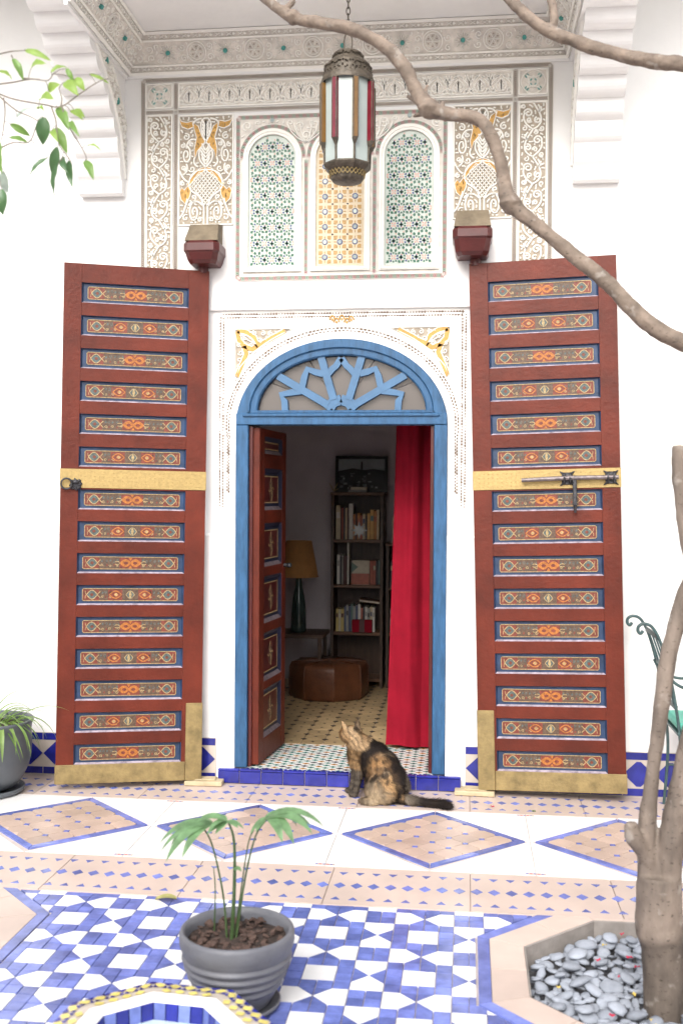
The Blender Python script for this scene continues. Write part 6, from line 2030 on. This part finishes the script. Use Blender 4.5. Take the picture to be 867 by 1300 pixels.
# ------------------------------------------------------------------ tree at the right
# limbs: (x, y, z, radius) in metres
LIMB_trunk = [(1.418, -2.43, -0.14, 0.076), (1.415, -2.43, -0.04, 0.070), (1.410, -2.43, 0.081, 0.070), (1.404, -2.43, 0.17, 0.073), (1.398, -2.43, 0.205, 0.081), (1.394, -2.43, 0.262, 0.080), (1.392, -2.43, 0.323, 0.077), (1.391, -2.43, 0.404, 0.071)]
LIMB_stemL = [(1.372, -2.42, 0.293, 0.050), (1.356, -2.42, 0.454, 0.0350), (1.352, -2.42, 0.54, 0.0330), (1.358, -2.415, 0.62, 0.0285), (1.366, -2.41, 0.694, 0.0250), (1.374, -2.41, 0.775, 0.0225), (1.39, -2.4, 0.882, 0.0245), (1.404, -2.4, 0.991, 0.0285), (1.416, -2.39, 1.097, 0.0291), (1.442, -2.38, 1.218, 0.0290), (1.482, -2.37, 1.354, 0.0300), (1.561, -2.36, 1.557, 0.0300), (1.664, -2.35, 1.882, 0.028)]
LIMB_stemR = [(1.418, -2.43, 0.270, 0.052), (1.424, -2.43, 0.433, 0.0450), (1.434, -2.44, 0.540, 0.0430), (1.452, -2.44, 0.650, 0.0430), (1.478, -2.45, 0.762, 0.0470), (1.505, -2.46, 0.899, 0.0500), (1.557, -2.46, 1.112, 0.0520), (1.675, -2.43, 1.402, 0.0530), (1.807, -2.4, 1.721, 0.0520), (1.928, -2.4, 2.196, 0.0490)]
LIMB_stub = [(1.431, -2.5, 1.859, 0.0256), (1.432, -2.5, 1.77, 0.0269), (1.443, -2.5, 1.666, 0.0256), (1.463, -2.5, 1.535, 0.0269), (1.512, -2.48, 1.351, 0.0298), (1.542, -2.47, 1.14, 0.0326)]
LIMB_knob = [(1.391, -2.42, 0.401, 0.0413), (1.335, -2.44, 0.486, 0.0274), (1.3, -2.46, 0.544, 0.03), (1.289, -2.46, 0.587, 0.0218)]
LIMB_B1 = [(-0.089, -2.0, 3.656, 0.0184), (-0.038, -2.02, 3.605, 0.0197), (0.048, -2.03, 3.544, 0.0209), (0.138, -2.05, 3.513, 0.0234), (0.294, -2.08, 3.463, 0.0245), (0.417, -2.1, 3.383, 0.0257), (0.493, -2.12, 3.289, 0.0268), (0.538, -2.13, 3.196, 0.0255), (0.583, -2.14, 3.132, 0.0305), (0.671, -2.15, 3.102, 0.0241), (0.758, -2.16, 3.083, 0.0228), (0.808, -2.17, 3.021, 0.0240), (0.846, -2.18, 2.915, 0.0239), (0.861, -2.18, 2.829, 0.0265), (0.883, -2.2, 2.756, 0.0301), (0.974, -2.21, 2.675, 0.0250), (1.092, -2.22, 2.57, 0.0262), (1.223, -2.24, 2.456, 0.0286), (1.304, -2.26, 2.362, 0.0297), (1.396, -2.28, 2.274, 0.0295), (1.514, -2.3, 2.209, 0.0305), (1.717, -2.34, 2.045, 0.0363), (1.838, -2.38, 1.774, 0.0431)]
LIMB_B2 = [(0.848, -1.9, 3.675, 0.0162), (0.908, -1.92, 3.596, 0.0215), (1.013, -1.95, 3.493, 0.0240), (1.13, -1.98, 3.426, 0.0251), (1.272, -2.02, 3.356, 0.0249), (1.41, -2.06, 3.305, 0.0273), (1.544, -2.1, 3.26, 0.0283), (1.795, -2.2, 3.088, 0.0326), (1.928, -2.3, 2.696, 0.0366), (1.953, -2.4, 2.248, 0.0428)]
LIMB_B2t = [(1.043, -1.95, 3.485, 0.0187), (1.053, -1.93, 3.548, 0.0175), (1.036, -1.9, 3.654, 0.0162)]
LIMB_SPURS = [[(0.583, -2.14, 3.132, 0.0178), (0.531, -2.1, 3.178, 0.012), (0.496, -2.06, 3.212, 0.0075)],
              [(0.592, -2.14, 3.137, 0.0163), (0.567, -2.1, 3.206, 0.009), (0.574, -2.08, 3.243, 0.006)],
              [(0.009, -2.02, 3.581, 0.0137), (0.04, -2.02, 3.601, 0.0122), (0.043, -2.0, 3.656, 0.0123)],
              [(0.627, -2.14, 3.124, 0.0148), (0.632, -2.1, 3.168, 0.009)],
              [(0.568, -2.13, 3.124, 0.0148), (0.52, -2.1, 3.119, 0.0075)]]
LEAVES=[
 ((-0.756, -2.776, 3.115),(-0.721, -2.772, 3.048),0.023,1),
 ((-0.72, -2.763, 3.145),(-0.633, -2.753, 3.117),0.021,0),
 ((-0.708, -2.737, 3.1),(-0.64, -2.781, 3.097),0.026,0),
 ((-0.616, -2.799, 3.055),(-0.571, -2.765, 3.086),0.019,0),
 ((-0.579, -2.774, 3.032),(-0.523, -2.801, 2.981),0.036,0),
 ((-0.575, -2.7, 3.07),(-0.537, -2.703, 3.034),0.030,0),
 ((-0.657, -2.716, 3.025),(-0.617, -2.719, 3.054),0.030,0),
 ((-0.678, -2.736, 2.994),(-0.617, -2.771, 2.984),0.036,0),
 ((-0.685, -2.737, 2.961),(-0.68, -2.7, 2.974),0.017,0),
 ((-0.66, -2.748, 2.93),(-0.674, -2.724, 2.852),0.045,2),
 ((-0.62, -2.733, 2.964),(-0.564, -2.776, 2.879),0.034,1),
 ((-0.58, -2.724, 2.956),(-0.538, -2.715, 2.933),0.019,0),
 ((-0.562, -2.77, 2.905),(-0.512, -2.817, 2.842),0.019,1),
 ((-0.634, -2.713, 2.906),(-0.593, -2.716, 2.822),0.032,1),
 ((-0.786, -2.728, 2.918),(-0.731, -2.69, 2.895),0.024,1),
 ((-0.788, -2.729, 2.873),(-0.739, -2.686, 2.872),0.017,1),
 ((-0.61, -2.761, 2.826),(-0.64, -2.73, 2.75),0.032,2),
 ((-0.607, -2.756, 2.775),(-0.638, -2.712, 2.686),0.029,2),
 ((-0.589, -2.712, 2.796),(-0.561, -2.752, 2.699),0.026,2),
 ((-0.506, -2.786, 2.77),(-0.466, -2.815, 2.703),0.028,1),
 ((-0.665, -2.703, 2.811),(-0.727, -2.71, 2.756),0.017,2),
 ((-0.517, -2.737, 2.835),(-0.461, -2.757, 2.816),0.011,0),
 ((-0.811, -2.749, 2.851),(-0.798, -2.761, 2.75),0.040,1),
 ((-0.8, -2.765, 2.693),(-0.798, -2.756, 2.615),0.044,2),
 ((-0.509, -2.742, 3.067),(-0.455, -2.701, 3.055),0.011,0),
 ((-0.824, -2.732, 3.094),(-0.797, -2.689, 3.086),0.015,0),
 ((-0.769, -2.714, 2.945),(-0.719, -2.665, 2.996),0.021,3),
 ((-0.604, -2.733, 2.801),(-0.57, -2.767, 2.742),0.026,2),
 ((-0.815, -2.714, 2.767),(-0.822, -2.667, 2.714),0.036,3),
 ((-0.572, -2.71, 2.964),(-0.537, -2.703, 2.944),0.017,0),
 ((-0.64, -2.729, 2.894),(-0.608, -2.758, 2.848),0.021,0),
 ((-0.597, -2.717, 3.099),(-0.572, -2.709, 3.057),0.017,1),
]
TWIGS=[
  [(-0.832, -2.75, 3.041), (-0.813, -2.75, 3.044), (-0.767, -2.75, 3.048), (-0.703, -2.75, 3.056), (-0.648, -2.75, 3.049), (-0.629, -2.75, 3.07)] ,
  [(-0.832, -2.75, 3.019), (-0.813, -2.75, 3.011), (-0.758, -2.75, 2.991), (-0.661, -2.75, 2.971), (-0.602, -2.75, 2.962), (-0.538, -2.75, 3.001), (-0.475, -2.75, 3.038), (-0.439, -2.75, 3.047)] ,
  [(-0.799, -2.75, 2.998), (-0.794, -2.75, 2.954), (-0.799, -2.75, 2.901), (-0.807, -2.75, 2.857)] ,
  [(-0.831, -2.75, 2.818), (-0.813, -2.75, 2.831), (-0.767, -2.75, 2.849), (-0.711, -2.75, 2.85), (-0.688, -2.75, 2.897), (-0.679, -2.75, 2.923)] ,
  [(-0.602, -2.75, 2.962), (-0.599, -2.75, 2.99), (-0.609, -2.75, 3.021)] ,
  [(-0.597, -2.75, 2.96), (-0.583, -2.75, 2.911), (-0.556, -2.75, 2.866), (-0.519, -2.75, 2.804), (-0.515, -2.75, 2.778)] ,
  [(-0.634, -2.75, 2.961), (-0.62, -2.75, 2.921), (-0.615, -2.75, 2.877), (-0.606, -2.75, 2.833), (-0.574, -2.75, 2.793), (-0.565, -2.75, 2.775)] ,
  [(-0.832, -2.75, 3.135), (-0.813, -2.75, 3.143), (-0.772, -2.75, 3.15), (-0.726, -2.75, 3.151)] ,
  [(-0.772, -2.75, 3.137), (-0.767, -2.75, 3.126)] ,
  [(-0.73, -2.75, 3.059), (-0.675, -2.75, 3.054)] ,
  [(-0.813, -2.75, 3.003), (-0.758, -2.75, 2.957), (-0.707, -2.75, 2.933), (-0.675, -2.75, 2.914)] ,
]
def limb(mb, pts, n=14, k=6, jit=.10, seed=0, mi=0):
    P = [Vector(p[:3]) for p in pts]; Rr_ = [p[3] for p in pts]
    Q = []; S = []
    for i in range(len(P) - 1):
        a, b_, c, d = P[max(0, i - 1)], P[i], P[i + 1], P[min(len(P) - 1, i + 2)]
        for q in range(k):
            t = q / k; Q.append(.5 * ((2 * b_) + (-a + c) * t + (2 * a - 5 * b_ + 4 * c - d) * t * t + (-a + 3 * b_ - 3 * c + d) * t ** 3)); S.append(Rr_[i] * (1 - t) + Rr_[i + 1] * t)
    Q.append(P[-1]); S.append(Rr_[-1])
    mb.tube(Q, S, n, mi, True, jit, seed)
def voxel(mb, vox, mats, name, smooth_it=3, post=None):
    """weld overlapping shapes into one continuous skin"""
    me = mb.mesh('tmp', mats); o = bpy.data.objects.new('tmp', me); COL.objects.link(o)
    r = o.modifiers.new('r', 'REMESH'); r.mode = 'VOXEL'; r.voxel_size = vox; r.use_smooth_shade = True
    s = o.modifiers.new('s', 'SMOOTH'); s.iterations = smooth_it; s.factor = .5
    dg = bpy.context.evaluated_depsgraph_get(); dg.update()
    out = bpy.data.meshes.new_from_object(o.evaluated_get(dg))
    bpy.data.objects.remove(o); out.name = name
    for p in out.polygons: p.use_smooth = True
    return out
tree = thing('courtyard_tree', (1.41, -2.43, -.09), 'bare many stemmed tree growing from the pebble bed', 'tree')
mb = MB()
limb(mb, LIMB_trunk, 20, 5, .05, 1); limb(mb, LIMB_stemL, 16, 5, .07, 2); limb(mb, LIMB_stemR, 16, 5, .06, 3); limb(mb, LIMB_stub, 14, 5, .06, 4); limb(mb, LIMB_knob, 12, 4, .16, 5)
me = voxel(mb, .0065, ['bark'], 'trunk', 4)
me.materials.clear(); me.materials.append(MATS['bark'])
def bark(c):
    n_ = noise.noise(c * 26) * .0022 + noise.noise(Vector((c.x * 60, c.y * 60, c.z * 14))) * .0018
    return n_ + .0016 * math.sin(c.z * 95 + 4 * noise.noise(c * 7)) * max(0, noise.noise(c * 5))
def relief(me, fn, off):
    n_ = len(me.vertices); co = np.empty(n_ * 3); nm = np.empty(n_ * 3)
    me.vertices.foreach_get('co', co); me.vertex_normals.foreach_get('vector', nm)
    co = co.reshape(-1, 3); nm = nm.reshape(-1, 3)
    d = np.array([fn(Vector(c)) for c in co])
    co = co + nm * d[:, None] - np.array(off)
    me.vertices.foreach_set('co', co.ravel()); me.update()
relief(me, bark, (1.41, -2.43, -.09))
o = bpy.data.objects.new('trunk', me); COL.objects.link(o); o.parent = tree
# pale sawn end of the cut stem
p = LIMB_stub[0]; m = MB(); m.lathe([(0, .006), (p[3] * .86, .003), (p[3] * .9, -.01)], 18, (p[0], p[1], p[2] - .002)); m.build('sawn_end', ['bark_cut'], tree)
for k, lb in enumerate((LIMB_B1, LIMB_B2)):
    m = MB(); limb(m, lb, 16, 8, .13, 10 + k)
    if k == 0:
        for i, s in enumerate(LIMB_SPURS): limb(m, s, 9, 5, .18, 20 + i)
        for bump in ((.583, -2.14, 3.132, .04), (.883, -2.2, 2.756, .04), (.05, -2.03, 3.545, .031)):
            x, y, z, r = bump; m.lathe([(0, -r)] + [(r * math.sin(t) * (1 + .12 * math.sin(t * 5)), -r * math.cos(t)) for t in np.linspace(.3, 2.84, 7)] + [(0, r)], 12, (x, y, z))
    else: limb(m, LIMB_B2t, 12, 6, .12, 31)
    me = voxel(m, .0055, ['bark_branch'], 'branch', 2)
    me.materials.clear(); me.materials.append(MATS['bark_branch'])
    relief(me, lambda c: noise.noise(c * 30) * .0025 + noise.noise(c * 90) * .0009, (1.41, -2.43, -.09))
    o = bpy.data.objects.new('branch', me); COL.objects.link(o); o.parent = tree
    o['label'] = 'crooked bare branch crossing in front of the carved panel' if k == 0 else 'bare branch in the top right corner'

# ------------------------------------------------------------------ leafy twigs, top left
lbr = thing('leafy_branch', (-.9, -2.75, 2.75), 'thin leafy twigs hanging into view before the left bracket', 'branch')
for t in TWIGS:
    m = MB(); n_ = len(t)
    m.tube(smooth(t, 5), [.0032 - .0016 * i / (5 * (n_ - 1)) for i in range(5 * (n_ - 1) + 1)], 6); m.build('twig', ['twig'], lbr)
TW = [Vector(p) for t in TWIGS for p in smooth(t, 6)]
gl = random.Random(6)
for p0, p1, w, kind in LEAVES:
    a, b_ = Vector(p0), Vector(p1); d = b_ - a; L = d.length
    m = MB(); n_ = 11
    fwd = d.normalized()
    up = (Vector((0, -1, .25)) + Vector((gl.uniform(-.5, .5), 0, gl.uniform(-.3, .5)))).normalized()
    side = fwd.cross(up).normalized(); up = side.cross(fwd)
    vs = []
    for i in range(n_):
        t = i / (n_ - 1); ww = w * .52 * math.sin(math.pi * min(1, .03 + .97 * t) ** .82) ** .85 if t < 1 else 0
        c = a + d * t + up * (.010 * math.sin(math.pi * t)) + Vector((0, 0, -.006 * t * t))
        wv = .0015 * math.sin(t * 17)
        vs += [c - side * ww + up * (ww * .30 + wv), c - side * ww * .5 + up * ww * .1, c, c + side * ww * .5 + up * ww * .1, c + side * ww + up * (ww * .30 - wv)]
    m.add(vs, [(i * 5 + j, i * 5 + 5 + j, i * 5 + 6 + j, i * 5 + 1 + j) for i in range(n_ - 1) for j in range(4)], 0, True)
    lf = m.build('leaf', [('leaf_bright', 'leaf_mid', 'leaf_dark', 'leaf_pale')[kind]], lbr)
    q = min(TW, key=lambda p: (p - a).length)
    m = MB(); m.tube([q, (q + a) / 2 + Vector((0, 0, .006)), a, a + d * .25 + up * .004], [.0014, .0012, .0012, .0006], 5); m.build('petiole', ['twig'], lf)

# ------------------------------------------------------------------ the cat
cat = thing('cat', (.27, -.27, 0), 'brown tabby tortoiseshell cat sitting on the paving before the doorway', 'cat')
mb = MB()
def ell(c, r, rz=0, ry=0):
    bm = bmesh.new(); bmesh.ops.create_icosphere(bm, subdivisions=3, radius=1)
    mt = Matrix.Rotation(R_(rz), 3, 'Z') @ Matrix.Rotation(R_(ry), 3, 'Y')
    vs = [mt @ Vector((v.co.x * r[0], v.co.y * r[1], v.co.z * r[2])) + Vector(c) for v in bm.verts]
    mb.add(vs, [[v.index for v in f.verts] for f in bm.faces], 0, True); bm.free()
def cap(p, q, r0, r1, n=7):
    for i in range(n):
        t = i / (n - 1); r = r0 + (r1 - r0) * t; ell(Vector(p).lerp(Vector(q), t), (r, r, r))
ell((.300, -.280, .112), (.122, .108, .114), -30)
ell((.272, -.262, .182), (.110, .098, .100), -30, 25)
ell((.232, -.240, .230), (.095, .086, .086), -30, 25)
ell((.184, -.212, .268), (.076, .070, .064), -30, 25)
ell((.132, -.190, .225), (.056, .056, .088), -30)
ell((.132, -.184, .292), (.062, .058, .055), 0, -25)
ell((.088, -.160, .338), (.062, .057, .047), -30)
ell((.074, -.122, .328), (.034, .036, .029), -60)
ell((.062, -.098, .318), (.020, .020, .016), -60)
ell((.275, -.352, .082), (.096, .045, .080), -20, -12)
ell((.345, -.215, .080), (.085, .045, .078), -30)
ell((.205, -.368, .020), (.058, .024, .019), -15); ell((.275, -.165, .020), (.055, .024, .019), -35)
cap((.158, -.232, .20), (.128, -.238, .035), .030, .0185); ell((.112, -.232, .017), (.031, .022, .016), -25)
cap((.128, -.170, .20), (.098, -.165, .035), .028, .0180); ell((.082, -.158, .017), (.030, .021, .016), -30)
tl = [(.36, -.315, .040, .036), (.41, -.335, .030, .026), (.47, -.352, .026, .021), (.525, -.362, .022, .019), (.575, -.366, .022, .020), (.620, -.382, .024, .022), (.640, -.402, .026, .018)]
for a, b_ in zip(tl[:-1], tl[1:]): cap(a[:3], b_[:3], a[3], b_[3], 5)
# ears: hollow cones joined to the skull
for base, tip, w in (((.062, -.174, .364), (.030, -.168, .424), .030), ((.122, -.146, .370), (.132, -.138, .444), .032)):
    B_, T_ = Vector(base), Vector(tip); ax_ = (T_ - B_).normalized(); s1 = ax_.cross(Vector((.5, 1, 0))).normalized(); s2 = ax_.cross(s1)
    vs = [T_] + [B_ - ax_ * .012 + s1 * w * math.cos(q) + s2 * w * .42 * math.sin(q) for q in np.linspace(0, 5.5, 9)] + [B_ - ax_ * .02]
    mb.add(vs, [(0, i, i % 9 + 1) for i in range(1, 10)] + [(10, i % 9 + 1, i) for i in range(1, 10)], 0, True)
cm = voxel(mb, .0055, ['cat_nose'], 'body', 5)
cm.materials.clear(); cm.materials.append(MATS['cat_fur'])
def catcol(p, g=None):
    n1 = noise.noise(p * 16); n2 = noise.noise(p * 42 + Vector((5, 0, 0))); n3 = noise.noise(p * 9 + Vector((0, 9, 0)))
    tan_ = Vector((.44, .27, .125)); cream = Vector((.52, .40, .26)); dark = Vector((.020, .015, .013)); brown = Vector((.13, .075, .038)); rust = Vector((.30, .155, .06)); grey = Vector((.20, .165, .125))
    def near(c, r): return max(0, 1 - (p - Vector(c)).length / r)
    x, y, z = p
    if x > .405:                                  # tail
        c = grey.lerp(dark, min(1, max(0, (x - .42) / .07)))
        return c.lerp(brown, .25 * max(0, n1))
    c = brown.lerp(dark, .5 + .5 * math.tanh(4 * n1 + 2.0))          # back
    side = min(1, max(0, (-.292 - y + .25 * (.20 - x) + .10 * n1) / .04))
    fl = tan_.lerp(grey, .5 + .5 * math.tanh(4 * n3)).lerp(dark, max(0, min(.75, 1.4 * math.tanh(3 * noise.noise(Vector((x * 30, y * 30, z * 55 + 3 * n1))) )))) 
    c = c.lerp(fl, side)
    bl = noise.noise(Vector((p.x * 26, p.y * 20, p.z * 17)) + Vector((2, 7, 1))) + .5 * n2
    if bl > .02: c = c.lerp(dark, min(.92, (bl - .02) * 3.5))
    q = near((.255, -.325, .215), .075); c = c.lerp(rust.lerp(tan_, .4).lerp(dark, max(0, min(.8, .25 + 1.2 * n2))), min(1, q * 1.6))
    if x > .33: c = c.lerp(dark, min(.85, (x - .33) / .05) * (0.4 + .6 * (z > .06)))
    c = c.lerp(cream, min(.8, near((.26, -.375, .045), .10) * (1.1 + n2)))
    q = max(near((.205, -.255, .272), .085), near((.185, -.275, .225), .06)); c = c.lerp(dark, min(1, q * 2.6))
    if z > .275 and x < .205:                     # neck and head: striped tan
        st = math.sin((z * 1.0 + x * .9 - y * .3) * 190 + 5 * n3)
        hcol = tan_.lerp(cream, .4 + .4 * n1).lerp(dark, max(0, st - .25) * .85)
        k_ = min(1, max(0, (z - .275 + (.19 - x) * .9) / .03)); c = c.lerp(hcol, k_)
        if z > .368 and x > .105 and x < .2: c = c.lerp(dark, .75)
    if x < .165 and z < .275:
        st = math.sin(z * 210 + 3 * n1)
        lg = (tan_ if z > .17 else grey).lerp(dark, .35 + .4 * max(0, st))
        c = c.lerp(lg, min(1, (.165 - x) / .02))
        if z < .15: c = c.lerp(dark, .35)
    return c * (1 + .35 * noise.noise(p * 90))
col = cm.color_attributes.new('Col', 'FLOAT_COLOR', 'POINT')
for v in cm.vertices:
    c = catcol(v.co); col.data[v.index].color = (*(c * .8), 1)
# coat: short tapering hairs lying along the body
gf = random.Random(1)
cm.calc_loop_triangles()
V = [v.co.copy() for v in cm.vertices]; NV = [v.normal.copy() for v in cm.vertices]
tris = [tuple(t.vertices) for t in cm.loop_triangles]
areas = [((V[b_] - V[a]).cross(V[c] - V[a])).length for a, b_, c in tris]
cum = np.cumsum(areas); tot = cum[-1]
NF = 42000
fv, ff, fc = [], [], []
axis_pts = [(.07, -.12, .34), (.13, -.185, .30), (.20, -.22, .25), (.27, -.26, .16), (.33, -.295, .07), (.42, -.335, .03), (.65, -.398, .026)]
AX = [Vector(p) for p in axis_pts]
pick = np.searchsorted(cum, np.random.RandomState(4).uniform(0, tot, NF))
for t in pick:
    a, b_, c = tris[min(t, len(tris) - 1)]
    u, v = gf.random(), gf.random()
    if u + v > 1: u, v = 1 - u, 1 - v
    p = V[a] * (1 - u - v) + V[b_] * u + V[c] * v; n_ = (NV[a] * (1 - u - v) + NV[b_] * u + NV[c] * v).normalized()
    i = min(range(len(AX) - 1), key=lambda k: ((AX[k] + AX[k + 1]) / 2 - p).length)
    fl = (AX[i + 1] - AX[i]).normalized()
    if p.x < .165 and p.z < .2: fl = Vector((0, 0, -1))
    if p.z > .385: fl = Vector((0, 0, 1))
    tg = (fl - n_ * fl.dot(n_)) + Vector((gf.gauss(0, .25), gf.gauss(0, .25), gf.gauss(0, .25) - .15))
    d = (tg.normalized() + n_ * gf.uniform(.3, .85)).normalized()
    L = gf.uniform(.014, .028) * (1.5 if p.x > .41 else (.4 if (p.z > .375 or (p.x < .165 and p.z < .12)) else 1))
    s = d.cross(n_ + Vector((.01, .02, 0))).normalized() * gf.uniform(.0007, .0013)
    k = len(fv)
    bp = p - n_ * .001; mid = p + d * L * .55; tip = p + d * L - n_ * L * .18
    fv += [bp - s, bp + s, mid + s * .7, mid - s * .7, tip]
    ff += [(k, k + 1, k + 2, k + 3), (k + 3, k + 2, k + 4)]
    cc = catcol(p) * gf.uniform(.75, 1.35); fc += [cc] * 5
off = Vector((.27, -.27, 0))
cm.transform(Matrix.Translation(-off))
body = bpy.data.objects.new('body', cm); COL.objects.link(body); body.parent = cat
fm = bpy.data.meshes.new('coat'); fm.from_pydata([p - off for p in fv], [], ff)
fm.materials.append(MATS['cat_fur'])
ca = fm.color_attributes.new('Col', 'FLOAT_COLOR', 'POINT')
ca.data.foreach_set('color', [x for c in fc for x in (min(1, c[0]), min(1, c[1]), min(1, c[2]), 1)])
coat = bpy.data.objects.new('coat', fm); COL.objects.link(coat); coat.parent = cat; coat['kind'] = 'stuff'
for s, c in ((-1, (.054, -.118, .345)), (1, (.086, -.096, .345))):
    m = MB(); m.lathe([(0, -.007), (.005, -.005), (.007, 0), (.005, .005), (0, .007)], 10, c); m.build('eye', ['lamp_base'], cat)
m = MB(); m.lathe([(0, -.004), (.005, 0), (0, .004)], 8, (.053, -.080, .320)); m.build('nose', ['cat_nose'], cat)
